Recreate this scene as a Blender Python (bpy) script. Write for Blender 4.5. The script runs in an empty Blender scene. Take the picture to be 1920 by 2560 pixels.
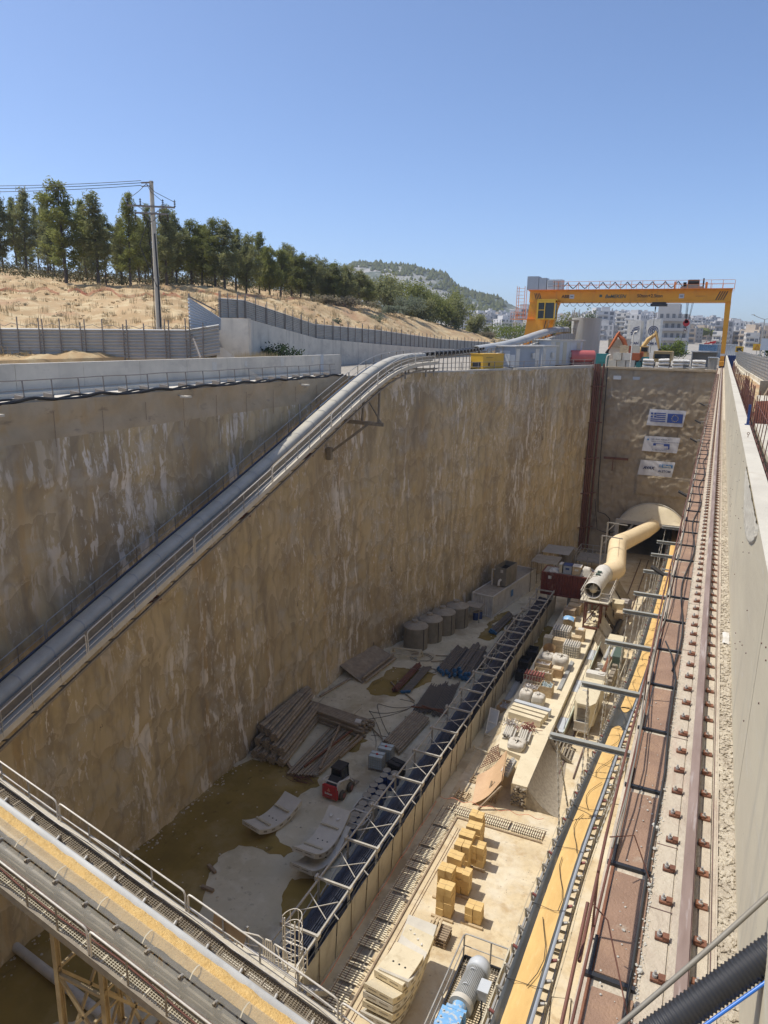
import bpy, math, random
from mathutils import Vector, Matrix, noise
SC = bpy.context.scene
COL = SC.collection
R = math.radians
PI = math.pi
# ---------------------------------------------------------------- camera
cd = bpy.data.cameras.new('camera'); cam = bpy.data.objects.new('camera', cd); COL.objects.link(cam)
cd.sensor_fit = 'HORIZONTAL'; cd.sensor_width = 36; cd.lens = 33.75; cd.clip_start = .1; cd.clip_end = 9000
rx = Vector((0.908546, 0.417359, 0.018848)); ry = Vector((-0.115226, 0.206959, 0.971541)); rz_ = -Vector((-0.401581, 0.884861, -0.236122))
m3 = Matrix((rx, ry, rz_)).transposed()
cam.matrix_world = Matrix.Translation((0, 0, 30)) @ m3.to_4x4()
SC.camera = cam
# ---------------------------------------------------------------- sky and sun
SUN = Vector((0.55, 0.085, -1.0)).normalized()
w = bpy.data.worlds.new('World'); SC.world = w; w.use_nodes = True
nt = w.node_tree; bg = nt.nodes['Background']
sk = nt.nodes.new('ShaderNodeTexSky'); sk.sky_type = 'NISHITA'; sk.sun_disc = False
sk.sun_elevation = math.asin(-SUN.z); sk.sun_rotation = math.atan2(-SUN.x, -SUN.y)
sk.altitude = 200; sk.air_density = 0.68; sk.dust_density = 1.35; sk.ozone_density = 5.6
nt.links.new(sk.outputs[0], bg.inputs[0]); bg.inputs[1].default_value = 0.125
sd = bpy.data.lights.new('sun', 'SUN'); sd.energy = 2.85; sd.angle = R(.5); sd.color = (1, .955, .88)
so = bpy.data.objects.new('sun', sd); COL.objects.link(so)
so.rotation_euler = SUN.to_track_quat('-Z', 'Y').to_euler()
vs = SC.view_settings; vs.view_transform = 'Standard'; vs.look = 'None'; vs.exposure = 0.62; vs.gamma = 1
SC.cycles.max_bounces = 6; SC.cycles.diffuse_bounces = 4; SC.cycles.transparent_max_bounces = 12
# ---------------------------------------------------------------- mesh builder
class MB:
    def __init__(s): s.v = []; s.f = []; s.m = []; s.sm = []; s.cur = 0; s.ch = []; s.lk = 0
    def mi(s, i): s.cur = i; return s
    def add(s, vs, fs, smooth=False):
        o = len(s.v)
        if not s.lk: s.ch.append((o, len(s.f)))
        s.v += [tuple(v) for v in vs]
        for f in fs: s.f.append(tuple(i + o for i in f)); s.m.append(s.cur); s.sm.append(smooth)
        return s
    def box(s, c, d, rz=0, M=None):
        hx, hy, hz = d[0] / 2, d[1] / 2, d[2] / 2
        co, si = math.cos(rz), math.sin(rz); V = []
        for z in (-hz, hz):
            for x, y in ((-hx, -hy), (hx, -hy), (hx, hy), (-hx, hy)):
                V.append(Vector((c[0] + x * co - y * si, c[1] + x * si + y * co, c[2] + z)) if M is None else M @ Vector((c[0] + x, c[1] + y, c[2] + z)))
        return s.add(V, [(0, 3, 2, 1), (4, 5, 6, 7), (0, 1, 5, 4), (1, 2, 6, 5), (2, 3, 7, 6), (3, 0, 4, 7)])
    def b2(s, a, b): return s.box([(a[i] + b[i]) / 2 for i in range(3)], [abs(b[i] - a[i]) for i in range(3)])
    def bar(s, p, q, w=.1, h=None, up=(0, 0, 1)):
        p, q = Vector(p), Vector(q); h = w if h is None else h; d = q - p
        if d.length < 1e-6: return s
        d.normalize(); u = Vector(up)
        if abs(d.dot(u)) > .98: u = Vector((0, 1, 0))
        x = d.cross(u).normalized(); y = x.cross(d)
        V = [e + x * a * w / 2 + y * b * h / 2 for e in (p, q) for a, b in ((-1, -1), (1, -1), (1, 1), (-1, 1))]
        return s.add(V, [(0, 1, 2, 3), (7, 6, 5, 4), (0, 4, 5, 1), (1, 5, 6, 2), (2, 6, 7, 3), (3, 7, 4, 0)])
    def ibeam(s, p, q, w=.15, h=.2, t=.02):
        p, q = Vector(p), Vector(q); d = (q - p).normalized(); u = Vector((0, 0, 1))
        if abs(d.dot(u)) > .98: u = Vector((0, 1, 0))
        x = d.cross(u).normalized(); y = x.cross(d)
        s.bar(p, q, t, h - 2 * t); s.lk += 1
        for k in (1, -1): s.bar(p + y * k * (h - t) / 2, q + y * k * (h - t) / 2, w, t)
        s.lk -= 1; return s
    def tube(s, pts, r, n=8, caps=True):
        pts = [Vector(p) for p in pts]; k = len(pts); rr = r if isinstance(r, (list, tuple)) else [r] * k
        V = []; prev = None
        for i, p in enumerate(pts):
            t = (pts[min(i + 1, k - 1)] - pts[max(i - 1, 0)])
            t = t.normalized() if t.length > 1e-9 else Vector((0, 0, 1))
            if prev is None:
                a = Vector((0, 0, 1)) if abs(t.z) < .9 else Vector((1, 0, 0)); x = t.cross(a).normalized()
            else:
                x = (prev - t * prev.dot(t))
                x = x.normalized() if x.length > 1e-6 else t.orthogonal().normalized()
            prev = x; y = t.cross(x)
            for j in range(n):
                a = 2 * PI * j / n; V.append(p + (x * math.cos(a) + y * math.sin(a)) * rr[i])
        F = [(i * n + j, i * n + (j + 1) % n, (i + 1) * n + (j + 1) % n, (i + 1) * n + j) for i in range(k - 1) for j in range(n)]
        s.add(V, F, True); s.lk += 1
        if caps: s.add(V[:n], [tuple(range(n))[::-1]]); s.add(V[-n:], [tuple(range(n))])
        s.lk -= 1; return s
    def cyl(s, p, q, r, n=16, r2=None, caps=True): return s.tube([p, q], [r, r if r2 is None else r2], n, caps)
    def prism(s, pts, A, B, C, d):
        # polygon pts (a,b) in the plane spanned by A,B at origin C, extruded by vector d
        A, B, C, d = Vector(A), Vector(B), Vector(C), Vector(d); n = len(pts)
        V = [C + A * a + B * b for a, b in pts]; W = [v + d for v in V]
        return s.add(V + W, [tuple(range(n))[::-1], tuple(range(n, 2 * n))] + [(i, (i + 1) % n, (i + 1) % n + n, i + n) for i in range(n)])
    def grid(s, fn, nu, nv, smooth=True):
        V = [fn(i / nu, j / nv) for j in range(nv + 1) for i in range(nu + 1)]
        F = [(j * (nu + 1) + i, j * (nu + 1) + i + 1, (j + 1) * (nu + 1) + i + 1, (j + 1) * (nu + 1) + i) for j in range(nv) for i in range(nu)]
        return s.add(V, F, smooth)
    def quad(s, *p): return s.add(p, [tuple(range(len(p)))])
    def rock(s, c, r, seed=0, flat=.7):
        rnd = random.Random(seed); V = []
        for la, nn in ((-.6, 5), (.15, 6), (.75, 4)):
            for j in range(nn):
                a = 2 * PI * (j + rnd.random() * .6) / nn; q = r * rnd.uniform(.7, 1.15)
                V.append((c[0] + q * math.cos(a) * math.cos(la), c[1] + q * math.sin(a) * math.cos(la), c[2] + q * math.sin(la) * flat))
        o = V
        F = [(0, 1, 2, 3, 4)[::-1], (11, 12, 13, 14)]
        for j in range(6): F.append((5 + j, 5 + (j + 1) % 6, 11 + int((j + 1) * 4 / 6) % 4) if int((j + 1) * 4 / 6) == int(j * 4 / 6) else (5 + j, 5 + (j + 1) % 6, 11 + int((j + 1) * 4 / 6) % 4, 11 + int(j * 4 / 6) % 4))
        for j in range(6):
            a, b = int(j * 5 / 6), int((j + 1) * 5 / 6) % 5
            F.append((a, b, 5 + (j + 1) % 6, 5 + j) if a != b else (a, 5 + (j + 1) % 6, 5 + j))
        return s.add(o, F)
    def build(s, name, mat, parent=None, base=None):
        me = bpy.data.meshes.new(name)
        if parent is not None: o0 = Vector(parent['_w']) if '_w' in parent else Vector((0, 0, 0))
        elif base is not None: o0 = Vector(base)
        elif s.v:
            xs = [v[0] for v in s.v]; ys = [v[1] for v in s.v]; zs = [v[2] for v in s.v]
            o0 = Vector(((min(xs) + max(xs)) / 2, (min(ys) + max(ys)) / 2, min(zs)))
        else: o0 = Vector((0, 0, 0))
        me.from_pydata([(v[0] - o0.x, v[1] - o0.y, v[2] - o0.z) for v in s.v], [], s.f)
        for k in (mat if isinstance(mat, (list, tuple)) else [mat]): me.materials.append(k)
        me.polygons.foreach_set('use_smooth', s.sm); me.polygons.foreach_set('material_index', s.m)
        me.update(); o = bpy.data.objects.new(name, me); COL.objects.link(o)
        if parent is None: o.location = o0
        else: o.parent = parent
        return o
def tag(o, label, cat, group=None, kind=None):
    o['label'] = label; o['category'] = cat
    if group: o['group'] = group
    if kind: o['kind'] = kind
    return o
def T(name, label, cat, loc=(0, 0, 0), group=None, local=False):
    o = bpy.data.objects.new(name, None); COL.objects.link(o); o.location = loc; o.empty_display_size = .3
    if not local: o['_w'] = tuple(loc)   # parts are written in world metres
    return tag(o, label, cat, group)
SPL = {'tie_angle', 'hood_strap', 'support', 'stiffener', 'trolley_post', 'clips', 'lifting_eye', 'spoke', 'junction_box', 'lifting_band', 'hoist_rope', 'wheel', 'festoon_cable', 'loose_bar', 'control_box', 'roof_vent', 'saddle', 'timber_strut', 'thin_railing', 'chalk_mark', 'leg', 'bolt', 'window', 'upright', 'elbow_pipe', 'stripe_marking', 'cardboard_scrap', 'crossarm_', 'top_fitting', 'end_truck', 'joint_crack', 'starter_bar', 'prop', 'belt_strand', 'timber_bearer', 'long_bar', 'pipe', 'post', 'roller', 'post_pair'}
def pieces(mb):
    out = []; C = mb.ch + [(len(mb.v), len(mb.f))]
    for (a, fa), (b, fb) in zip(C, C[1:]):
        q = MB(); q.v = mb.v[a:b]; q.f = [tuple(i - a for i in f) for f in mb.f[fa:fb]]; q.m = mb.m[fa:fb]; q.sm = mb.sm[fa:fb]; out.append(q)
    return out
def P(parent, name, mb, mat, label=None):
    if name in SPL and 1 < len(mb.ch) < 99:
        for q in pieces(mb): o = q.build(name, mat, parent)
        return o
    o = mb.build(name, mat, parent)
    if label: o['label'] = label
    return o
def sub(parent, name, mb, mat):   # sub-part: its parent mesh sits at its thing's origin
    r = parent.parent
    if name == 'post' and 1 < len(mb.ch) < 30:
        for q in pieces(mb): me_o = q.build(name, mat, r if r is not None else parent); me_o.parent = parent
        return me_o
    me_o = mb.build(name, mat, r) if r is not None else mb.build(name, mat, parent)
    me_o.parent = parent
    if r is None and '_w' not in parent:
        pass
    return me_o
def dup(root, loc=None, rz=None, label=None, group=None, scale=None):
    r = root.copy(); COL.objects.link(r)
    if loc is not None: r.location = loc
    if rz is not None: r.rotation_euler = (0, 0, rz)
    if scale is not None: r.scale = (scale,) * 3 if not isinstance(scale, tuple) else scale
    if label: r['label'] = label
    if group: r['group'] = group
    for ch in list(root.children):
        c = ch.copy(); COL.objects.link(c); c.parent = r
        for g in ch.children:
            d = g.copy(); COL.objects.link(d); d.parent = c
    return r
def S(o, kind='structure'): o['kind'] = kind; return o
# ---------------------------------------------------------------- materials
def pm(name, c1, c2=None, scale=1.0, rough=.85, metal=0.0, bump=0.0, bscale=None, st=(1, 1, 1), det=6, lo=.35, hi=.65, layers=(), obj=False, tr=0, alpha=1, spec=None):
    m = bpy.data.materials.new(name); m.use_nodes = True; n = m.node_tree; b = n.nodes['Principled BSDF']
    L = n.links.new; c2 = c2 or c1
    if obj: co = n.nodes.new('ShaderNodeTexCoord').outputs['Object']
    else: co = n.nodes.new('ShaderNodeNewGeometry').outputs['Position']
    def nz(sc, s3, d, w=0):
        mp = n.nodes.new('ShaderNodeMapping'); mp.inputs['Scale'].default_value = s3; mp.inputs['Location'].default_value = (w * 13.7, w * 5.1, w * 9.3); L(co, mp.inputs[0])
        t = n.nodes.new('ShaderNodeTexNoise'); t.inputs['Scale'].default_value = sc; t.inputs['Detail'].default_value = d; t.inputs['Roughness'].default_value = .62
        L(mp.outputs[0], t.inputs[0]); return t.outputs[0]
    def rmp(src, a, z_):
        r = n.nodes.new('ShaderNodeMapRange'); r.inputs[1].default_value = a; r.inputs[2].default_value = z_; r.clamp = True; L(src, r.inputs[0]); return r.outputs[0]
    def mix(fac, a, bcol, k=1):
        x = n.nodes.new('ShaderNodeMix'); x.data_type = 'RGBA'
        if k != 1:
            mm = n.nodes.new('ShaderNodeMath'); mm.operation = 'MULTIPLY'; mm.inputs[1].default_value = k; L(fac, mm.inputs[0]); fac = mm.outputs[0]
        L(fac, x.inputs[0])
        if isinstance(a, tuple): x.inputs[6].default_value = (*a, 1)
        else: L(a, x.inputs[6])
        x.inputs[7].default_value = (*bcol, 1); return x.outputs[2]
    col = mix(rmp(nz(scale, st, det), lo, hi), c1, c2)
    def mm2(op, a, b_):
        x = n.nodes.new('ShaderNodeMath'); x.operation = op
        for i_, v in enumerate((a, b_)):
            if v is None: continue
            if isinstance(v, (int, float)): x.inputs[i_].default_value = v
            else: L(v, x.inputs[i_])
        return x.outputs[0]
    for i, ly in enumerate(layers):      # (colour, scale, stretch, lo, hi, strength, extras)
        c, sc, s3, a, z_, k = ly[:6]; ex = ly[6] if len(ly) > 6 else {}; src = nz(sc, s3, 5, i + 1)
        if ex.get('ridge'): src = mm2('SUBTRACT', 1.0, mm2('ABSOLUTE', mm2('SUBTRACT', src, .5), None))
        f = rmp(src, a, z_)
        if 'mask' in ex: f = mm2('MULTIPLY', f, rmp(nz(ex['mask'][0], ex['mask'][1], 3, i + 31), ex['mask'][2], ex['mask'][3]))
        col = mix(f, col, c, k)
    L(col, b.inputs['Base Color'])
    b.inputs['Roughness'].default_value = rough; b.inputs['Metallic'].default_value = metal
    if spec is not None: b.inputs['Specular IOR Level'].default_value = spec
    if bump:
        bp = n.nodes.new('ShaderNodeBump'); bp.inputs['Strength'].default_value = bump; bp.inputs['Distance'].default_value = .05
        L(nz(bscale or scale * 4, st, 8, 7), bp.inputs['Height']); L(bp.outputs[0], b.inputs['Normal'])
    if tr: b.inputs['Transmission Weight'].default_value = tr
    if alpha < 1: b.inputs['Alpha'].default_value = alpha
    return m
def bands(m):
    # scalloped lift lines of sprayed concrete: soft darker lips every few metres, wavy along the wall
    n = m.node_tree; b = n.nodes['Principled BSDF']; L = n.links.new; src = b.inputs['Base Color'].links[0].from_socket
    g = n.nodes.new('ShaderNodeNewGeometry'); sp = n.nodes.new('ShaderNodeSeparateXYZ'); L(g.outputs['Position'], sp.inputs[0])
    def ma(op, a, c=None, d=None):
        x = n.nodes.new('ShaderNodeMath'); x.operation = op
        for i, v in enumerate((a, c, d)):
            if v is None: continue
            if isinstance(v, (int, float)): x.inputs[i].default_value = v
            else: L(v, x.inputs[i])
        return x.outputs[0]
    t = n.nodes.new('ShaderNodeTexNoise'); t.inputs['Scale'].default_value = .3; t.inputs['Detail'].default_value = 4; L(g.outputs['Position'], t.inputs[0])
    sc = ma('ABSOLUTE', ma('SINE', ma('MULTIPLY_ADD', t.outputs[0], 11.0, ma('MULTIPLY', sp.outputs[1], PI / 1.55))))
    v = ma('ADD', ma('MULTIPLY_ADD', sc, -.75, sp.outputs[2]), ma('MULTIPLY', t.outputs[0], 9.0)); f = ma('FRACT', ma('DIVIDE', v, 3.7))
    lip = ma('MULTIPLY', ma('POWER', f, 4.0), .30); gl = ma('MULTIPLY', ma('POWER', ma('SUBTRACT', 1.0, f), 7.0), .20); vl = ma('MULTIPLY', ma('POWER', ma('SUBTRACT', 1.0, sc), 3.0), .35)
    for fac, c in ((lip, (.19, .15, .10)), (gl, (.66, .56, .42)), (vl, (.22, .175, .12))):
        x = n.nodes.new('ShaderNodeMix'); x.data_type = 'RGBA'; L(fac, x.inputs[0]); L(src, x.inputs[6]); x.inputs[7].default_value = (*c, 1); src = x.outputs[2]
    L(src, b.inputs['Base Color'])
M = {}
WH = (.62, .57, .50)
WM = (.16, (1, 1, .4), .46, .57)
wall_layers = [((.26, .20, .13), .13, (1, 1, .5), .44, .60, .65), ((.60, .48, .29), .5, (1, 1, .07), .50, .64, .6), ((.46, .30, .12), .9, (1, 1, .045), .54, .66, .55),
               ((.24, .195, .14), .9, (1, 1, .10), .54, .64, .5), ((.47, .44, .38), .30, (1, 1, 1.3), .52, .66, .6),
               ((.80, .74, .65), 1.7, (1, 1, .22), .545, .585, .75, {'mask': WM}), ((.80, .74, .66), 1.1, (1, 1, .5), .985, .999, .55, {'ridge': 1, 'mask': WM}),
               ((.78, .72, .63), 4.5, (1, 1, .30), .58, .63, .8, {'mask': (.45, (1, 1, .2), .50, .60)}), ((.11, .085, .06), .8, (1, 1, .5), .715, .735, .8)]
M['shot'] = pm('stained_shotcrete', (.56, .435, .245), (.46, .37, .215), .35, .92, bump=.8, bscale=2.2, st=(1, 1, .5), layers=wall_layers)
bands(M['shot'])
M['shotfar'] = pm('rough_shotcrete', (.42, .34, .23), (.29, .235, .165), .3, .95, bump=.6, bscale=1.6, st=(1, 1, .8), layers=[((.42, .36, .27), .5, (1, 1, 1), .52, .62, .6), ((.15, .12, .09), .8, (1, 1, .15), .56, .66, .6), ((.5, .45, .38), 1.4, (1, 1, .1), .64, .7, .5)])
M['shotcap'] = pm('upper_shotcrete_band', (.48, .38, .25), (.38, .30, .19), .5, .9, bump=.3, layers=[((.42, .28, .12), 1.2, (1, 1, .2), .56, .7, .5), ((.14, .12, .10), .7, (1, 1, 3), .6, .7, .5)])
M['floor'] = pm('wet_dusty_concrete', (.64, .565, .40), (.54, .47, .31), .35, .8, bump=.5, bscale=2, layers=[((.70, .63, .47), .8, (1, 1, 1), .5, .64, .7), ((.36, .28, .17), .25, (1, 1, 1), .52, .64, .75), ((.17, .13, .085), 2.5, (1, 1, 1), .6, .72, .45)])
M['sand'] = pm('dry_sandy_floor', (.66, .54, .34), (.55, .44, .275), .6, .9, bump=.3, bscale=5, layers=[((.42, .29, .15), 1.3, (1, 1, 1), .52, .66, .65), ((.5, .4, .26), 3.5, (1, 1, 1), .5, .62, .5), ((.70, .64, .50), .35, (1, 1, 1), .5, .66, .7), ((.34, .22, .12), 6, (1, 1, 1), .66, .72, .5)])
M['mud'] = pm('muddy_water', (.30, .21, .06), (.22, .155, .045), .4, .04, bump=.03, bscale=3, layers=[((.36, .27, .12), .35, (1, 1, 1), .48, .66, .8), ((.09, .06, .022), .9, (1, .5, 1), .6, .7, .7)], spec=.3)
M['conc'] = pm('grey_concrete', (.56, .52, .44), (.46, .43, .365), .7, .88, bump=.2, bscale=6, layers=[((.22, .205, .18), 1.4, (1, 1, .12), .56, .68, .5), ((.52, .50, .46), 2.2, (1, 1, .2), .62, .7, .5)])
M['concl'] = pm('pale_dusty_concrete', (.60, .545, .43), (.52, .47, .37), 1.1, .88, bump=.25, bscale=9, layers=[((.44, .37, .27), 3, (1, 1, 1), .57, .68, .5), ((.33, .29, .23), 9, (1, 1, 1), .66, .7, .5)])
M['concw'] = pm('parapet_concrete', (.56, .49, .345), (.48, .415, .295), .8, .85, bump=.12, bscale=9, st=(1, .35, 1.6), layers=[((.26, .24, .2), 1.8, (1, 1, .15), .6, .72, .45), ((.55, .53, .47), 6, (1, .25, 2), .6, .7, .45), ((.13, .11, .09), 14, (1, 1, 1), .7, .73, .6)])
M['bench'] = pm('cream_concrete', (.70, .61, .43), (.62, .53, .36), .7, .9, bump=.25, bscale=7, layers=[((.46, .37, .23), 2.6, (1, 1, 1), .58, .7, .5)])
M['seg'] = pm('precast_concrete', (.62, .575, .48), (.54, .50, .42), 1.4, .75, bump=.1, bscale=9, layers=[((.62, .60, .55), 3, (1, 1, 1), .6, .68, .5)])
M['bars'] = pm('bar_mat_wood', (.78, .70, .50), (.64, .54, .37), 9, .8)
M['rust'] = pm('rusty_steel', (.17, .075, .045), (.27, .12, .065), 5, .8, .25, bump=.3, bscale=30)
M['rustpipe'] = pm('rust_red_pipe', (.14, .06, .045), (.20, .085, .055), 3, .7, .3)
M['plate'] = pm('rusty_chequer_plate', (.33, .205, .135), (.26, .16, .105), 4, .75, .1, bump=.4, bscale=60, layers=[((.40, .25, .15), 2.0, (1, 1, 1), .52, .66, .6), ((.46, .40, .30), 5, (1, 1, 1), .60, .70, .6), ((.13, .08, .06), 18, (1, 1, 1), .62, .7, .35)])
M['railtop'] = pm('worn_rail_steel', (.36, .27, .225), (.25, .175, .14), 8, .5, .25, st=(1, .15, 1), layers=[((.56, .50, .46), 20, (1, .08, 1), .56, .66, .5)])
M['railside'] = pm('dark_rail_steel', (.20, .12, .10), (.12, .08, .07), 6, .7, .3)
M['strip'] = pm('grout_strip', (.55, .48, .36), (.44, .36, .27), 2.5, .85, bump=.5, bscale=20, layers=[((.36, .24, .17), 6, (1, .2, 1), .60, .70, .5), ((.47, .34, .26), 4, (1, .3, 1), .54, .68, .6), ((.30, .25, .2), 9, (1, 1, 1), .62, .7, .5)])
M['gravel'] = pm('broken_stone', (.62, .54, .40), (.45, .38, .28), 9, .95, bump=.8, bscale=30)
M['stone'] = pm('limestone_bits', (.55, .53, .46), (.38, .36, .31), 12, .95, obj=False)
M['galv'] = pm('galvanised_steel', (.42, .40, .36), (.33, .315, .285), 3, .55, .25, layers=[((.5, .42, .3), 2, (1, 1, 1), .55, .68, .5)])
M['galvl'] = pm('pale_rail_tube', (.70, .65, .56), (.58, .53, .44), 5, .45, .1)
M['dirtystl'] = pm('dusty_steel', (.33, .28, .20), (.24, .20, .15), 3, .7, .2, bump=.1)
M['tansteel'] = pm('sand_coated_steel', (.48, .37, .20), (.38, .28, .15), 2, .75, .1)
M['fence'] = pm('corrugated_sheet', (.44, .425, .39), (.37, .36, .33), 1.2, .6, .05, layers=[((.36, .31, .26), 1.5, (1, 1, .3), .6, .72, .5)])
M['fencepost'] = pm('fence_post_steel', (.24, .22, .20), (.28, .24, .20), 4, .7, .3)
M['belt'] = pm('rubber_belt', (.045, .05, .052), (.075, .08, .08), 2, .55, 0, st=(1, .1, 1), layers=[((.24, .19, .11), 3, (1, .2, 1), .56, .72, .6)])
M['beltblue'] = pm('stacked_belt', (.022, .027, .045), (.055, .062, .085), 9, .38, 0, st=(1, .03, 1), lo=.4, hi=.6)
M['spoil'] = pm('wet_orange_spoil', (.68, .44, .16), (.60, .38, .135), 2.5, .75, bump=.12, bscale=25, st=(1, .3, 1), layers=[((.74, .52, .24), 7, (1, .15, 1), .55, .7, .5)])
M['spoilc'] = pm('crumbly_orange_spoil', (.72, .49, .19), (.62, .39, .13), 6, .85, bump=.9, bscale=14)
M['cover'] = pm('scratched_plastic_cover', (.50, .46, .36), (.42, .39, .31), 2, .3, 0, alpha=.38)
M['coversil'] = pm('silver_hood_sheet', (.50, .46, .37), (.40, .37, .30), 1.1, .55, .1, layers=[((.55, .48, .34), .8, (1, 1, 1), .5, .7, .6)])
M['navy'] = pm('dark_blue_sheet', (.035, .07, .14), (.05, .07, .10), 2, .5)
M['crane'] = pm('orange_crane_paint', (.80, .36, .02), (.70, .30, .02), .5, .5, 0, layers=[((.48, .24, .06), 1.2, (1, 1, .2), .56, .72, .5), ((.25, .14, .06), 3, (1, 1, .15), .66, .74, .4)])
M['craned'] = pm('orange_rail_paint', (.80, .26, .03), (.7, .2, .03), 1, .5)
M['yel'] = pm('yellow_paint', (.72, .42, .03), (.62, .36, .03), 1, .5, layers=[((.4, .27, .08), 3, (1, 1, .4), .6, .72, .5)])
M['black'] = pm('black_plastic', (.018, .018, .02), (.03, .03, .032), 4, .5)
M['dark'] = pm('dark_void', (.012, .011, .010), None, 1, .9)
M['white'] = pm('dusty_white_paint', (.66, .63, .56), (.55, .52, .46), 1.6, .5, layers=[((.42, .37, .28), 2.2, (1, 1, .4), .55, .7, .6)])
M['cream'] = pm('cream_machine_paint', (.68, .60, .42), (.60, .52, .36), 1.4, .55, layers=[((.42, .33, .2), 3, (1, 1, .5), .58, .7, .5)])
M['grey'] = pm('grey_cladding', (.33, .36, .40), (.29, .32, .36), .6, .5)
M['greyl'] = pm('pale_grey_cladding', (.52, .54, .55), (.47, .49, .50), .6, .5)
M['coverside'] = pm('pale_side_sheet', (.47, .44, .365), (.39, .365, .30), 1, .7, layers=[((.25, .22, .17), 1.2, (1, 1, .4), .55, .68, .5)])
M['hang'] = pm('grey_beam_paint', (.34, .34, .30), (.27, .275, .25), 2, .6)
M['gravelc'] = pm('gravelly_concrete', (.40, .34, .25), (.26, .22, .165), 5, .95, bump=1.0, bscale=22)
M['mint'] = pm('pale_green_board', (.50, .55, .44), (.42, .47, .38), 2, .6)
M['concp'] = pm('pale_cast_concrete', (.70, .64, .53), (.58, .53, .44), .7, .88, bump=.2, bscale=6, layers=[((.36, .33, .28), 1.0, (1, 1, .12), .56, .68, .5), ((.46, .42, .36), .5, (1, 1, 2), .55, .66, .5)])
M['truss'] = pm('dusty_truss_steel', (.50, .46, .385), (.40, .37, .31), 3, .6, .05)
M['under'] = pm('dry_dark_undergrowth', (.15, .135, .06), (.09, .09, .04), 1, .9)
M['beige'] = pm('beige_cladding', (.50, .47, .36), (.45, .42, .33), .6, .55)
M['blue'] = pm('blue_paint', (.025, .06, .20), (.02, .05, .15), 3, .5, layers=[((.12, .13, .15), 4, (1, 1, 1), .58, .7, .5)])
M['bluec'] = pm('faded_blue_container', (.13, .24, .38), (.11, .20, .32), 1, .55)
M['ltblue'] = pm('light_blue_gearbox_paint', (.19, .42, .68), (.16, .35, .60), 3, .5, layers=[((.60, .56, .44), 7, (1, 1, 1), .5, .62, .75)])
M['red'] = pm('red_paint', (.50, .03, .03), (.42, .025, .03), 3, .45)
M['redtank'] = pm('faded_red_tank', (.50, .13, .12), (.44, .10, .09), 1, .6)
M['redc'] = pm('red_brown_container', (.17, .035, .025), (.13, .03, .024), 1, .6, layers=[((.3, .22, .16), 1.5, (1, 1, .6), .58, .72, .5)])
M['teal'] = pm('teal_paint', (.03, .22, .20), (.03, .17, .16), 3, .5)
M['green'] = pm('dark_green_paint', (.07, .11, .085), (.09, .12, .10), 3, .5)
M['pvc'] = pm('yellow_pvc_duct', (.80, .64, .40), (.74, .58, .35), 1.2, .55, bump=.35, bscale=2, layers=[((.55, .42, .24), 2.5, (1, 1, 1), .58, .7, .5)])
M['wood'] = pm('weathered_timber', (.34, .26, .17), (.24, .17, .11), 4, .85, st=(1, 1, 1), layers=[((.44, .36, .25), 9, (1, .3, 1), .55, .68, .5)])
M['woodl'] = pm('pale_pallet_wood', (.55, .42, .25), (.43, .32, .19), 5, .8)
M['woodg'] = pm('sun_bleached_timber', (.58, .52, .38), (.48, .42, .30), 3, .8)
M['ply'] = pm('plywood_formwork', (.60, .40, .23), (.54, .35, .20), 2.2, .6, layers=[((.36, .22, .12), 3, (1, 1, 1), .62, .72, .5)])
M['block'] = pm('yellow_timber_block', (.70, .49, .20), (.62, .42, .165), 3, .7, layers=[((.50, .32, .12), 6, (1, 1, 1), .58, .7, .5)])
M['pipeg'] = pm('old_brown_pipe', (.36, .29, .20), (.27, .215, .155), 2.5, .75, .15, layers=[((.46, .38, .27), 2, (1, 1, 1), .52, .68, .6), ((.25, .12, .06), 4, (1, 1, 1), .6, .7, .5)])
M['piped'] = pm('dark_steel_pipe', (.15, .135, .12), (.20, .17, .14), 3, .6, .35)
M['pipeb'] = pm('blue_pipe_cap', (.03, .14, .28), (.025, .11, .22), 4, .5)
M['rubber'] = pm('black_rubber', (.022, .022, .022), (.04, .038, .034), 3, .7)
M['tyre'] = pm('dusty_tyre', (.05, .045, .038), (.13, .105, .075), 6, .9)
M['tank'] = pm('dusty_steel_tank', (.27, .245, .20), (.20, .18, .14), 1.5, .6, .2, layers=[((.30, .26, .19), 1.5, (1, 1, .15), .5, .7, .6)])
M['tanktop'] = pm('dust_covered_tank_top', (.38, .34, .27), (.30, .26, .20), 2, .85)
M['ibc'] = pm('milky_tote_plastic', (.50, .56, .55), (.42, .49, .49), 2, .45)
M['bag'] = pm('woven_bulk_bag', (.62, .58, .50), (.50, .45, .37), 3, .85, bump=.8, bscale=6)
M['card'] = pm('cardboard', (.46, .31, .16), (.38, .25, .13), 3, .85)
M['crate'] = pm('timber_crate', (.58, .45, .27), (.42, .31, .19), 5, .8)
M['mix'] = pm('metal_oddments', (.30, .27, .25), (.62, .60, .56), 14, .5, .3, lo=.45, hi=.55, layers=[((.30, .08, .06), 9, (1, 1, 1), .58, .62, .7)])
M['redfit'] = pm('red_brown_fittings', (.30, .10, .08), (.20, .07, .06), 9, .6)
M['banner'] = pm('white_vinyl_banner', (.66, .66, .68), (.52, .52, .54), .9, .4, bump=1.0, bscale=.7, st=(1, 1, .35))
M['flag'] = pm('blue_flag_print', (.025, .07, .30), (.02, .06, .25), 2, .5)
M['gold'] = pm('yellow_star_print', (.65, .52, .06), None, 2, .5)
M['ink'] = pm('dark_blue_print', (.02, .03, .09), None, 2, .5)
M['lblue'] = pm('mid_blue_print', (.06, .20, .42), None, 2, .5)
M['orange'] = pm('orange_mesh', (.70, .26, .15), (.60, .22, .13), 6, .7)
M['glass'] = pm('dark_glass', (.02, .025, .028), None, 1, .08)
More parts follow.
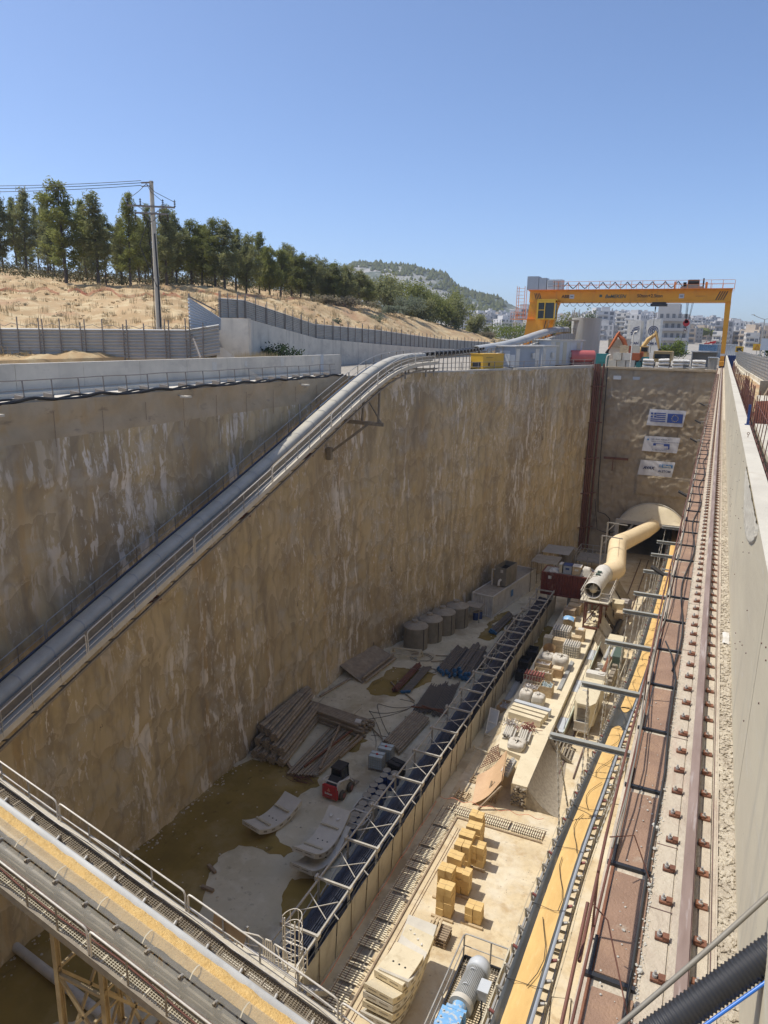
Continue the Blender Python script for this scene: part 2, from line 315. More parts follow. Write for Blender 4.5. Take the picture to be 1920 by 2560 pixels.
M['rope'] = pm('pale_rope', (.50, .44, .32), None, 4, .8)
M['chain'] = pm('steel_chain', (.55, .52, .44), (.42, .40, .34), 9, .6, .1)
M['soil'] = pm('dry_hill_soil', (.47, .32, .16), (.39, .26, .125), .14, .95, bump=.5, bscale=2, layers=[((.58, .46, .26), .45, (1, 1, 1), .48, .62, .75), ((.40, .21, .115), .12, (1, 1, 1), .55, .66, .6), ((.25, .19, .10), 2.5, (1, 1, 1), .6, .7, .5)])
M['yard'] = pm('yard_ground', (.36, .32, .26), (.28, .25, .20), .2, .95, bump=.2, layers=[((.44, .40, .33), .8, (1, 1, 1), .5, .65, .6)])
M['mtn'] = pm('far_hill_rock', (.36, .34, .31), (.24, .24, .20), .008, 1, bump=.6, bscale=.05, layers=[((.045, .07, .035), .012, (1, 1, 1), .44, .52, .85), ((.45, .42, .38), .03, (1, 1, 1.5), .6, .68, .6)])
M['bark'] = pm('pine_bark', (.075, .06, .05), (.12, .095, .075), 4, .95)
M['pine'] = pm('pine_needles', (.26, .265, .075), (.17, .195, .06), .5, .85, lo=.3, hi=.7)
M['pine2'] = pm('grey_green_needles', (.29, .285, .12), (.19, .21, .09), .5, .85, lo=.3, hi=.7)
M['bushg'] = pm('bright_green_broom', (.17, .21, .03), (.11, .15, .025), .8, .85)
M['bushs'] = pm('silvery_foliage', (.22, .24, .17), (.13, .16, .10), .8, .85)
M['bushd'] = pm('dark_green_leaves', (.04, .07, .02), (.03, .05, .018), 1.5, .8)
M['straw'] = pm('dry_straw', (.60, .50, .30), (.45, .35, .20), 3, .9)
M['oleander'] = pm('dry_pinkish_scrub', (.30, .25, .18), (.18, .17, .10), 1, .9)
for i, c in enumerate([(.62, .60, .57), (.53, .51, .48), (.66, .62, .55), (.56, .46, .35), (.42, .41, .40), (.60, .55, .47)]):
    M['bld%d' % i] = pm('city_wall_paint', c, tuple(v * .85 for v in c), .12, .9)
M['win'] = pm('shaded_opening', (.12, .13, .14), (.2, .2, .2), .4, .5)
M['orangem'] = pm('machine_orange', (.50, .13, .03), (.42, .11, .03), 1, .6)
M['ochre'] = pm('machine_ochre', (.62, .42, .16), (.5, .34, .13), 1, .6)
M['silo'] = pm('weathered_silo', (.50, .50, .47), (.40, .40, .38), .6, .6, .2, st=(1, 1, .12), layers=[((.30, .29, .26), 1.2, (1, 1, .08), .56, .7, .6)])

def leafm(m, k=.5):
    n = m.node_tree; b = n.nodes['Principled BSDF']; out = n.nodes['Material Output']; t = n.nodes.new('ShaderNodeBsdfTranslucent'); x = n.nodes.new('ShaderNodeMixShader')
    src = b.inputs['Base Color'].links[0].from_socket; n.links.new(src, t.inputs[0]); x.inputs[0].default_value = k; n.links.new(b.outputs[0], x.inputs[1]); n.links.new(t.outputs[0], x.inputs[2]); n.links.new(x.outputs[0], out.inputs[0]); b.inputs['Specular IOR Level'].default_value = .2
for k_ in ('pine', 'pine2', 'bushg', 'bushs', 'bushd', 'straw', 'oleander'): leafm(M[k_])
# ================================================================ setting
rnd = random.Random(5)
def nz(x, y, z=0): return noise.noise(Vector((x, y, z)))
def fbm(x, y, z=0): return noise.fractal(Vector((x, y, z)), .9, 2.1, 4)
YZ = 26.45
# pit floors
mb = MB(); mb.quad((-29.5, -14, 0), (-13.3, -14, 0), (-13.3, 107, 0), (-29.5, 107, 0)); S(mb.build('pit_floor', M['floor']))
mb = MB(); mb.quad((-13.3, -14, 0), (0, -14, 0), (0, 107, 0), (-13.3, 107, 0)); S(mb.build('sandy_ground', M['sand']))
def puddle(pts, z=.012, jit=.35, seed=1, name='puddle'):
    r = random.Random(seed); out = []; n = len(pts)
    for i in range(n):
        a, b = Vector(pts[i]), Vector(pts[(i + 1) % n]); k = max(2, int((b - a).length / .3))
        for j in range(k):
            p = a.lerp(b, j / k); d = fbm(p.x * 1.1 + seed, p.y * 1.1) * jit
            nrm = Vector((-(b - a).y, (b - a).x)).normalized(); q = p + nrm * d; out.append((q.x, q.y, z))
    mb = MB(); mb.quad(*out); return S(mb.build(name, M['mud']))
puddle([(-29, 16), (-29, 36), (-27.6, 38.4), (-24.9, 39.2), (-22.2, 38.8), (-21.7, 38.0), (-22.4, 36.6), (-22.3, 34.4), (-21.6, 32.4), (-20.0, 31.7), (-20.1, 30.9), (-21.6, 31.0), (-23.0, 30.6), (-23.4, 29.6), (-23.2, 28.0), (-22.5, 26.5), (-21.6, 25.0), (-22.5, 22.5), (-21, 21), (-23, 18), (-25, 16)], seed=1, name='brown_water')
puddle([(-18.9, 29.7), (-18.7, 28.6), (-17.9, 27.3), (-16.9, 26.6), (-16.0, 27.4), (-16.2, 30), (-17.2, 30.4)], seed=2)
puddle([(-22.5, 44.8), (-21.4, 44.6), (-21.3, 42.8), (-22.4, 42.2), (-23.4, 43.2)], seed=3)
puddle([(-25.0, 51.9), (-23.8, 51.4), (-22.2, 51.9), (-20.3, 55.8), (-20.4, 57.4), (-22.7, 57.5), (-24.6, 57.0)], seed=4)
puddle([(-13.9, 60), (-12.9, 61), (-12.4, 66), (-12.6, 73), (-13.9, 74)], seed=5)
puddle([(-19.6, 67), (-18.1, 67), (-17.6, 74), (-18.6, 76), (-19.6, 74)], seed=6)
puddle([(-18, 10), (-16, 12), (-16.5, 17), (-19, 19), (-20.5, 16), (-20.5, 12)], seed=7)
# yard around the pit
mb = MB()
mb.quad((-600, -200, YZ), (-29.2, -200, YZ), (-29.2, 50, YZ), (-28.8, 56, YZ), (-15.9, 105.4, YZ), (-.3, 105.4, YZ), (-.3, 3000, YZ), (-600, 3000, YZ))
mb.quad((-.2, -200, YZ), (900, -200, YZ), (900, 3000, YZ), (-.2, 3000, YZ)); mb.quad((-29.2, -200, YZ), (-.3, -200, YZ), (-.3, -12, YZ), (-29.2, -12, YZ))
S(mb.build('yard_ground', M['yard'], base=(0, 0, YZ)))
mb = MB(); rq = random.Random(17)
for i in range(900):
    x, y = rq.uniform(-28.2, -14.5), rq.uniform(18, 75); q = rq.random()
    if q < .5: x = -28.3 + abs(rq.gauss(0, .35))
    mb.rock((x, y, .0), rq.uniform(.02, .09) * (1.6 if q < .1 else 1), i)
for i in range(500): mb.rock((rq.uniform(-13.2, -4.5), rq.uniform(22, 46), 0), rq.uniform(.015, .05), i)
tag(mb.build('floor_rubble', M['gravel'], base=(0, 0, 0)), 'scattered small stones and crumbs over the pit floor and along the wall foot', 'rubble', kind='stuff')
# ---- left pit wall
WP = [(-28.5, -12), (-28.5, 48), (-28.35, 54), (-27.2, 60), (-15.25, 105)]
WL = [0]
for a, b in zip(WP, WP[1:]): WL.append(WL[-1] + math.dist(a, b))
def wallp(s):
    s *= WL[-1]
    for i in range(len(WP) - 1):
        if s <= WL[i + 1] or i == len(WP) - 2:
            t = (s - WL[i]) / (WL[i + 1] - WL[i]); a, b = WP[i], WP[i + 1]
            return a[0] + (b[0] - a[0]) * t, a[1] + (b[1] - a[1]) * t
def wtop(y): return 26.78 - max(0, y - 60) / 45 * .33
def wf(u, v):
    x, y = wallp(u); z = v * wtop(y); s = u * WL[-1]
    sc_ = abs(math.sin(s * PI / 1.55 + 2 * nz(s * .1, z * .1))); bz = ((z - .75 * sc_ + 1.5 * nz(s * .12, z * .2, 8)) / 3.7) % 1; d = .16 * sc_ * (.5 + .5 * nz(s * .2, z * .15, 3)) + .14 * (1 - bz) ** 2 + .16 * fbm(s * .28, z * .22) + .05 * fbm(s * 1.3, z * .8, 4) - (.1 if z > 25.5 else 0)
    if z < .6: d += .12 * (1 - z / .6) * (1 + nz(s, 0, 9))
    return (x + d, y + d * .12, z)
mb = MB(); mb.grid(wf, 460, 90)
nf = len(mb.f)
for i in range(nf):
    z = mb.v[mb.f[i][0]][2]; y = mb.v[mb.f[i][0]][1]
    mb.m[i] = 1 if (z > 24.8 and y < 58) else 0
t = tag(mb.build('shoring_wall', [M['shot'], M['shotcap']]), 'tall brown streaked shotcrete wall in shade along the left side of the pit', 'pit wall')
t0 = t
def joint(x, y, z0, z1):
    mb = MB(); mb.box((x + .13, y, (z0 + z1) / 2), (.02, .03, z1 - z0)); j = mb.build('joint', M['wood'], None, base=tuple(t0.location)); j.location = (0, 0, 0); j.parent = t0
for y in (70.5, 86, 96): x = -27.2 + (y - 60) / 45 * 11.95; joint(x + .1, y, 8 if y == 70.5 else 16, 26.4)
for y in (24.5, 27.5, 30.6, 33.7, 36.8, 40, 43.2, 46.2, 49.3, 52.2): joint(-28.45, y, 24.6, 26.3)
# ---- far wall with the closed upper eye of the tunnel and dark bore below
def ff(u, v):
    x = -15.6 + u * 15.5; z = v * 26.45
    a = .16 if z > 10.5 else .05
    return (x, 105 - a * abs(fbm(x * .4, z * .75, 2)) - .1 * fbm(x * 1.7, z * 1.5) - (.25 if 9.3 < z < 11.9 and x > -9 else 0), z)
TX, TZ, TR = -6.2, 3.3, 4.75
mb = MB(); mb.grid(ff, 90, 150)
keep = [i for i in range(len(mb.f)) if math.hypot(sum(mb.v[k][0] for k in mb.f[i]) / 4 - TX, sum(mb.v[k][2] for k in mb.f[i]) / 4 - TZ) > TR - .05]
mb.f = [mb.f[i] for i in keep]; mb.m = [0] * len(keep); mb.sm = [True] * len(keep)
fw = T('shoring_wall', 'rough brown shotcrete end wall of the pit with the tunnel mouth and three banners', 'pit wall', (-8, 105, 0))
P(fw, 'wall_face', mb, M['shotfar'])
mb = MB(); mb.b2((-15.9, 104.7, 26.35), (-.3, 105.5, 26.62)); P(fw, 'capping_beam', mb, M['shotcap'])
mb = MB(); pts = []
for i in range(25):
    a = R(30.3) + (PI - 2 * R(30.3)) * i / 24; pts.append((TX + TR * 1.03 * math.cos(a), TZ + TR * 1.03 * math.sin(a)))
mb.grid(lambda u, v: (pts[int(round(u * 24))][0] * (1 - v) + (-1.9 - 8.6 * u) * v, 104.6 - 2.0 * v ** .8, pts[int(round(u * 24))][1] * (1 - v) + 5.75 * v + .35 * math.sin(PI * v) * math.sin(PI * u)), 24, 8); P(fw, 'arch_hood', mb, M['bench'])
mb = MB()
for i in range(24):
    a, b = [R(-5) + (PI + R(10)) * k / 24 for k in (i, i + 1)]
    mb.bar((TX + 4.9 * math.cos(a), 104.5, TZ + 4.9 * math.sin(a)), (TX + 4.9 * math.cos(b), 104.5, TZ + 4.9 * math.sin(b)), .3, .12)
P(fw, 'arch_rim', mb, M['conc'])
mb = MB()
def tn(u, v): a = 2 * PI * u; return (TX + TR * math.cos(a), 104.8 + 55 * v, TZ + TR * math.sin(a))
mb.grid(tn, 40, 12); mb.quad(*[(TX + TR * math.cos(2 * PI * i / 30), 159, TZ + TR * math.sin(2 * PI * i / 30)) for i in range(30)])
P(fw, 'tunnel_lining', mb, M['conc'])
mb = MB(); mb.b2((-10.9, 102.6, 5.35), (-1.6, 103.1, 5.85)); mb.b2((-10.9, 102.6, 0), (-10.4, 103.1, 5.35)); mb.bar((-10.7, 102.8, 1.5), (-8.6, 102.8, 5.3), .25); mb.b2((-1.9, 102.6, 0), (-1.4, 103.1, 5.35))
tag(mb.build('portal_frame', M['conc']), 'grey timber-coloured portal frame standing in front of the tunnel mouth', 'frame')
# ---- right wall (under the crane rail) and near end wall
mb = MB(); mb.grid(lambda u, v: (-.27 - .06 * abs(fbm(u * 40, v * 9)), -12 + 117.2 * u, 26.3 * v), 160, 20)
tag(mb.build('shoring_wall', M['shot']), 'brown shotcrete wall directly below the crane rail on the right side of the pit', 'pit wall')
mb = MB(); mb.quad((-29.5, -12, 0), (0, -12, 0), (0, -12, 26.5), (-29.5, -12, 26.5))
tag(mb.build('shoring_wall', M['shot']), 'brown shotcrete wall closing the near end of the pit behind the viewer', 'pit wall')
# ---- hill
HT = [[(-47.7,29.8,27.9),(-54.0,33.9,28.6),(-81.7,52.0,33.6),(-102.9,65.9,37.1),(-131.5,84.4,40.4),(-178.6,114.5,42.8)],
[(-43.7,33.9,28.0),(-49.3,38.3,28.8),(-73.7,58.0,33.9),(-90.6,71.6,37.2),(-120.3,95.2,40.9),(-166.3,131.4,43.0)],
[(-39.7,36.9,28.2),(-45.5,42.4,29.0),(-67.2,63.2,34.0),(-78.1,73.5,36.0),(-107.0,100.9,39.7),(-156.2,147.3,43.1)],
[(-36.2,40.8,28.4),(-41.3,46.7,29.6),(-58.9,67.0,34.0),(-69.9,79.5,36.0),(-93.8,106.8,39.2),(-136.9,155.8,42.0)],
[(-39.6,52.4,31.2),(-43.6,57.6,32.0),(-56.5,74.9,34.1),(-67.6,89.7,36.4),(-90.3,119.8,39.8),(-128.8,170.7,41.8)],
[(-44.3,77.0,29.7),(-47.6,82.7,31.2),(-61.5,106.9,35.3),(-70.4,122.4,36.5),(-94.0,163.4,39.8),(-130.2,226.5,41.4)],
[(-45.9,98.6,28.9),(-48.7,104.6,30.4),(-59.2,126.8,34.2),(-65.8,141.1,35.5),(-79.1,169.4,37.0),(-113.9,244.1,37.3)],
[(-48.6,131.1,28.0),(-50.9,137.3,29.6),(-57.7,155.3,32.4),(-63.2,169.9,33.1),(-72.2,194.2,33.6),(-108.1,291.1,34.1)],
[(-48.4,165.1,27.9),(-50.3,171.3,29.1),(-54.2,184.5,30.3),(-58.7,199.5,30.5),(-67.4,229.4,30.3),(-93.7,319.0,29.6)],
[(-44.0,185,26.3),(-44.5,190,26.4),(-46,205,26.4),(-50,225,26.4),(-60,260,26.4),(-85,360,26.4)]]
HT.insert(0, [(-80, 5, 27.5), (-88, 6, 28.5), (-125, 10, 34), (-150, 12, 38), (-190, 18, 41), (-240, 25, 43)])
KU = len(HT) - 1
def hill(u, v, bump=True):
    a = u * KU; i = min(int(a), KU - 1); fa = a - i; b = v * 5; j = min(int(b), 4); fb = b - j
    fa2 = fa * fa * (3 - 2 * fa) * .5 + fa * .5
    g = lambda k: [HT[i][k][c] * (1 - fa2) + HT[i + 1][k][c] * fa2 for c in range(3)]
    p, q = g(j), g(j + 1); r = [p[c] * (1 - fb) + q[c] * fb for c in range(3)]
    if bump and v > .01: r[2] += .45 * fbm(r[0] * .12, r[1] * .12) + .25 * fbm(r[0] * .5, r[1] * .5) - .25 * max(0, .25 - abs(fbm(r[0] * .25, r[1] * .06, 4)))
    return tuple(r)
mb = MB(); mb.grid(hill, 300, 90); S(mb.build('hillside', M['soil'], base=(0, 0, 0)))
mb = MB(); mb.grid(lambda u, v: (*[hill(u, 0)[k] * (1 - v) + (hill(u, 0)[k] * .97 + (-1.2 if k == 0 else 0)) * v for k in (0, 1)], hill(u, 0)[2] * (1 - v) + 26.3 * v), 120, 2)
S(mb.build('bank', M['soil'], base=(0, 0, 0)))
def hz(x, y):  # height of the hillside under x, y (nearest sample)
    return min(HS, key=lambda p: (p[0] - x) ** 2 + (p[1] - y) ** 2)[2]
HS = [hill(i / 110, j / 40) for i in range(111) for j in range(41)]
# ---- far rocky hill and city slope
MT = [(-.62, 60), (-.56, 110), (-0.5271, 142.6), (-0.4850, 156.8), (-0.4629, 163.1), (-0.4333, 164.8), (-0.4163, 161.2), (-0.3957, 161.1), (-0.3781, 153.5), (-0.3504, 143.8), (-0.3417, 131.1), (-0.3191, 115.5), (-0.2947, 107.3), (-0.2687, 97.6), (-0.2512, 88.4), (-.2, 60), (-.1, 30)]
CT = [(-.6, 70), (-0.3296, 75.5), (-0.2769, 77.1), (-0.2505, 69.8), (-0.1991, 69), (-0.1738, 70), (-0.1296, 76), (-0.0764, 73), (-0.0294, 66), (0.0162, 55), (0.0601, 43.0), (0.1016, 38), (.4, 32)]
def lerp1(t, x):
    for (a, b), (c, d) in zip(t, t[1:]):
        if x <= c: return b + (d - b) * max(0, (x - a)) / (c - a)
    return t[-1][1]
def mt(u, v):
    az = -.62 + .52 * u; r = 900 + 600 * v; k = math.sin(v * PI / 2) ** 1.3
    zt = lerp1(MT, az); z = 26 + (zt - 26) * k + 9 * fbm(az * 40, r * .006) * k * (1 - v * .75) + 2.2 * fbm(az * 220, r * .03) * (1 - v * .6)
    return (r * math.sin(az), r * math.cos(az), z)
mb = MB(); mb.grid(mt, 260, 70); S(mb.build('rocky_hill', M['mtn'], base=(0, 0, 0)))
def ctz(az, r): k = min(1, max(0, (r - 300) / 1900)); return 26.3 + ((lerp1(CT, az) - 30) * 1.467 + 2) * k ** 1.1
def ct(u, v):
    az = -.42 + .75 * u; r = 225 + 2300 * v; z = ctz(az, r) if r < 2200 else ctz(az, 2200) - (r - 2200) * .15
    return (r * math.sin(az), r * math.cos(az), z)
mb = MB(); mb.grid(ct, 60, 50); S(mb.build('city_ground', M['yard'], base=(0, 0, 0)))
# hill wood as one mass of small crowns
mb = MB(); r = random.Random(3)
for i in range(2100):
    az = r.uniform(-.6, -.27); v = min(1, r.random() ** .6); p = mt((az + .62) / .52, v)
    if fbm(p[0] * .01, p[1] * .01, 5) < -.12 and v < .86: continue
    s = r.uniform(2.5, 5.5); h = s * r.uniform(1.2, 2.2); n = 5; a0 = r.random() * 6
    V = [(p[0] + s * math.cos(a0 + 2 * PI * k / n), p[1] + s * math.sin(a0 + 2 * PI * k / n), p[2] - 1 + h * .35) for k in range(n)] + [(p[0], p[1], p[2] + h), (p[0], p[1], p[2] - 2)]
    mb.add(V, [(k, (k + 1) % n, n) for k in range(n)] + [((k + 1) % n, k, n + 1) for k in range(n)])
tag(mb.build('hill_wood', M['pine']), 'dark wood covering the distant rocky hill', 'wood', kind='stuff')
# ---- city buildings
def bldg(i, w, d, h, fl, wm):
    b = MB(); b.b2((-w / 2, -d / 2, -6), (w / 2, d / 2, h)); st = h / fl
    r = random.Random(i)
    top = r.choice([0, 1, 1]);
    if top: b.b2((-w * .28, -d * .3, h), (w * .2, d * .3, h + 2.7))
    b.b2((w * .3, -d * .1, h), (w * .38, d * .1, h + r.uniform(1, 2)))
    for k in range(1, fl):
        z = k * st
        b.b2((-w / 2 * .96, -d / 2 - 1.3, z - .12), (w / 2 * (.96 if i % 2 else .2), -d / 2, z + .12))
        b.b2((-w / 2 * .96, -d / 2 - 1.35, z + .12), (w / 2 * (.96 if i % 2 else .2), -d / 2 - 1.22, z + .85))
        if i % 3 == 0: b.b2((-w / 2 - 1.1, -d / 2 * .8, z - .1), (-w / 2, d / 2 * .7, z + .85))
    b.mi(1)
    for k in range(fl):
        z = k * st + .3; n = max(3, int(w / 3.4))
        for q in range(n):
            x = -w / 2 + w * (q + .5) / n; ww = r.choice([.7, 1.1, 1.5])
            if r.random() < .9: b.b2((x - ww, -d / 2 - .06, z + (.0 if k else .4)), (x + ww * .7, -d / 2 + .1, z + st * .68))
        for q in range(3):
            y = -d / 2 + d * (q + .5) / 3; b.b2((-w / 2 - .06, y - .6, z + .6), (-w / 2 + .1, y + .6, z + st * .66)); b.b2((w / 2 - .1, y - .6, z + .6), (w / 2 + .06, y + .6, z + st * .66))
    return b
protos = []
for i in range(14):
    w_, d_, fl = rnd.uniform(8, 14), rnd.uniform(8, 12), rnd.choice([3, 3, 4, 4, 5, 6]); o = bldg(i, w_, d_, fl * 3.05, fl, None).build('apartment_building', [M['bld%d' % (i % 6)], M['win']], base=(0, 0, 0)); protos.append(o)
r = random.Random(11); cand = []; GR = {}
for k in range(20000):
    az = r.uniform(-.335, .24); rr = math.sqrt(r.uniform(440 ** 2, 2200 ** 2))
    p = (rr * math.sin(az), rr * math.cos(az)); c = (int(p[0] // 18), int(p[1] // 30))
    if any((c[0] + i, c[1] + j) in GR and abs(p[0] - GR[(c[0] + i, c[1] + j)][0]) < 14.5 and abs(p[1] - GR[(c[0] + i, c[1] + j)][1]) < 24 for i in (-1, 0, 1) for j in (-1, 0, 1)): continue
    GR[c] = p; cand.append((*p, az, rr))
cand.sort(key=lambda c: c[3])
used = set()
for k, (x, y, az, rr) in enumerate(cand[:288]):
    j = r.randrange(14); o = protos[j] if j not in used else protos[j].copy()
    if j in used: COL.objects.link(o)
    used.add(j); o.location = (x, y, ctz(az, rr)); s = r.uniform(.75, 1.0); o.scale = (s, s, s * r.uniform(.85, 1.15)); o.rotation_euler = (0, 0, r.choice([-.25, .1, .3, .75, -.6, 0]) + r.uniform(-.1, .1))
    tag(o, 'apartment building with balconies and flat roof in the hillside city beyond the crane', 'building', 'apartment buildings of the distant city')
fm = MB()
for (x, y, az, rr) in cand[288:]:
    z = ctz(az, rr); w_, d_, h_ = r.uniform(8, 15), r.uniform(8, 13), r.choice([6, 9, 9, 12, 15, 18]) * r.uniform(.8, 1.1); a = r.choice([-.25, .1, .3, .75, -.6]) + r.uniform(-.1, .1); c_ = r.choice([0, 0, 0, 1, 2, 2, 3, 4, 5]); fm.mi(c_)
    fm.box((x, y, z + h_ / 2 - 3), (w_, d_, h_ + 6), a); fm.box((x, y, z + h_ + 1), (w_ * .35, d_ * .4, 2.4), a)
    for k in range(1, int(h_ / 3)) if rr < 1300 else (): fm.box((x - .0, y, z + k * 3), (w_ * .9, d_ + 2.2, .9), a)
    fm.mi(6)
    for k in range(int(h_ / 3)):
        for q in (-.3, .05, .33): fm.box((x + q * w_ * math.cos(a), y + q * w_ * math.sin(a), z + k * 3 + 1.9), (1.4, d_ + .3, 1.5), a)
        fm.box((x, y, z + k * 3 + 1.9), (w_ + .3, 1.4, 1.3), a)
tag(fm.build('distant_buildings', [M['bld%d' % q] for q in range(6)] + [M['win']], base=(0, 0, 0)), 'mass of white flat-roofed buildings covering the far city slope', 'buildings', kind='stuff')
tm = MB()
for k in range(500):
    az = r.uniform(-.33, .24); rr = r.uniform(500, 2000); x, y, z = rr * math.sin(az), rr * math.cos(az), ctz(az, rr)
    for q in range(3): tm.rock((x + r.uniform(-3, 3), y + r.uniform(-3, 3), z + r.uniform(2, 6)), r.uniform(2, 4), k * 3 + q, 1)
tag(tm.build('city_trees', M['pine'], base=(0, 0, 0)), 'small dark trees scattered between the far city buildings', 'trees', kind='stuff')
for j, o in enumerate(protos):
    if j not in used: bpy.data.objects.remove(o)
# ================================================================ left rim
mb = MB(); mb.b2((-31.0, -12, 26.3), (-28.75, 55.2, 26.85)); mb.b2((-30.9, -12, 26.85), (-30.4, 55.2, 27.05))
cab = tag(mb.build('walkway_ledge', M['concp']), 'narrow concrete ledge with a rail running below the grey parapet on the left rim', 'ledge')
t = T('parapet_wall', 'long grey cast concrete parapet with small paper notices on the left rim of the pit', 'wall', (-31, 22, 26.4))
mb = MB()
for i in range(17): mb.b2((-31.35, -13 + i * 4.2 + .012, 26.5), (-31.0, -13 + (i + 1) * 4.2 - .012, 28.4))
P(t, 'wall_panel', mb, M['concp'])
for y, z, w_, h_ in ((40.2, 27.85, .5, .6), (43.8, 27.9, .3, .5), (48.6, 27.95, .45, .6), (53.3, 28, .35, .5)):
    mb = MB(); mb.b2((-31.0, y - w_ / 2, z - h_ / 2), (-30.985, y + w_ / 2, z + h_ / 2)); P(t, 'notice', mb, M['white'])
mb = MB(); mb.b2((-31.4, 54.6, 26.5), (-30.97, 55.1, 28.42)); P(t, 'end_panel', mb, M['greyl'])
t = T('ledge_railing', 'thin dark steel railing with leaning posts along the left rim ledge', 'railing', (-29.2, 20, 26.8))
for i in range(36):
    y = -4 + i * 1.62; mb = MB(); mb.bar((-29.0, y, 26.85), (-29.05, y, 27.75), .045); mb.bar((-29.0, y, 26.9), (-29.6, y, 26.95), .12, .25); P(t, 'post', mb, M['fencepost'])
mb = MB(); mb.tube([(-29.05, -4 + i * .9, 27.75 + .05 * nz(i * .4, 0)) for i in range(65)], .025, 5); mb.tube([(-29.03, -4 + i * .9, 27.3 + .04 * nz(i * .4, 3)) for i in range(65)], .02, 5); P(t, 'rail', mb, M['fencepost'])
mb = MB()
for k, (dx, r_) in enumerate(((0, .09), (.2, .06))):
    mb.tube([(-28.62 - dx, -5 + i * .4, 26.95 - .17 * abs(math.sin(i * .4 * PI / 4.1 + k)) ** 1.5 + .03 * nz(i * .3, k)) for i in range(150)], r_, 6)
tag(mb.build('cable', M['rubber']), 'fat wavy black cable hung in loops along the left rim of the pit', 'cable')
for y in (21.2, 33.5, 47.0):
    t = T('floodlight', {21.2: 'small flat floodlight under the left rim nearest the viewer', 33.5: 'small flat floodlight in the middle of the left rim', 47.0: 'small flat floodlight on the left rim closest to the conveyor'}[y], 'floodlight', (-28.4, y, 26.4), 'floodlights along the left rim')
    mb = MB(); mb.bar((-28.7, y, 26.5), (-28.1, y, 26.45), .06); P(t, 'arm', mb, M['galv']); mb = MB(); mb.box((-27.95, y, 26.42), (.5, .45, .1)); P(t, 'lamp_head', mb, M['concl'])
# ---- corrugated fences
def fence_run(t, pts, hts, bay, posth=.9, pre=''):
    # pts: list of (x,y,z) foot points; hts panel heights
    for (a, b, h0, h1) in zip(pts, pts[1:], hts, hts[1:]):
        a, b = Vector(a), Vector(b); L = (b - a).length; n = max(1, round(L / bay)); d = (b - a) / n; nr = Vector((-(b - a).y, (b - a).x, 0)).normalized()
        for i in range(n):
            p, q = a + d * i, a + d * (i + 1); ha = h0 + (h1 - h0) * i / n; hb = h0 + (h1 - h0) * (i + 1) / n
            mb = MB(); rows = 36
            def g(u, v):
                base = p.lerp(q, u); hh = ha + (hb - ha) * u; c = .045 * (1 if int(v * rows) % 4 < 2 else -1)
                return (base.x + nr.x * c, base.y + nr.y * c, base.z + hh * v)
            mb.grid(g, 1, rows, False); P(t, 'panel', mb, M['fence'])
            mb = MB(); m0 = p - nr * .1; lean = rf.uniform(-.04, .04)
            mb.bar(m0 + Vector((0, 0, -.3)), m0 + Vector((lean, lean, ha + posth * rf.uniform(.3, .9))), .06); m1 = m0 + (q - p).normalized() * .25
            if i % 2 == 0: mb.bar(m1 + Vector((0, 0, -.3)), m1 + Vector((0, 0, ha + posth * .7)), .06)
            P(t, 'post', mb, M['fencepost'])
rf = random.Random(9)
t = T('site_fence', 'long grey corrugated sheet fence with rusty posts above the parapet, nearest the utility pole', 'fence', (-40, 38, 28))
fence_run(t, [(-54.5, 28.5, 27.9), (-45.5, 35.3, 28.05), (-33.9, 41.0, 28.2), (-31.8, 41.9, 28.6)], [2.05, 2.05, 2.05, 2.05], 1.45)
mb = MB(); mb.tube([(-54.5 + 22.7 * i / 60, 28.4 + 13.4 * i / 60, 30.35 + .12 * math.sin(i * 2.2)) for i in range(61)], .02, 4)
P(t, 'wire', mb, M['fencepost'])
t = T('fence_panel', 'tilted white corrugated sheet standing above the fence corner beside the wall', 'fence panel', (-33, 42, 30.5))
mb = MB(); a, b, c = Vector((-34.3, 41.8, 32.5)), Vector((-32.0, 42.4, 31.05)), Vector((-34.25, 41.8, 30.2)); rows = 40
def g(u, v):
    top = a.lerp(b, u); bot = Vector((-34.2 + 2.2 * u, 41.75 + .6 * u, 30.25)); p = bot.lerp(top, v); k = .05 * (1 if int(v * rows) % 4 < 2 else -1); return (p.x - k * .3, p.y - k, p.z)
mb.grid(g, 1, rows, False); P(t, 'sheet', mb, M['greyl'])
mb = MB(); mb.bar((-34.3, 41.9, 28.3), (-34.3, 41.9, 32.7), .09); mb.bar((-34.3, 41.9, 32.5), (-33.0, 43.2, 31.6), .09); mb.bar((-33.6, 41.2, 29.9), (-31.9, 39.9, 28.4), .1); P(t, 'post', mb, M['fencepost'])
t = T('site_fence', 'grey corrugated fence stepping down the hillside on top of the concrete retaining wall', 'fence', (-42, 70, 29))
FP = [(-38.4, 50.6, 31.3), (-40.2, 56.7, 31.45), (-43.9, 76.0, 29.7), (-45.5, 97.7, 28.95), (-48.2, 130.2, 28.1), (-48.6, 164.0, 27.7)]
fence_run(t, FP, [1.6, 1.6, 1.65, 2.0, 1.75, 1.6], 2.4, .8)
mb = MB()
t = T('retaining_wall', 'stepped grey concrete retaining wall under the back fence', 'wall', (-40, 60, 26.4))
RW = [(-35.3, 50.4, 31.25), (-38.4, 50.5, 31.3), (-40.2, 56.6, 31.4), (-43.9, 75.9, 29.7), (-45.5, 97.6, 28.95), (-48.2, 130.1, 28.1), (-48.6, 164, 27.7)]
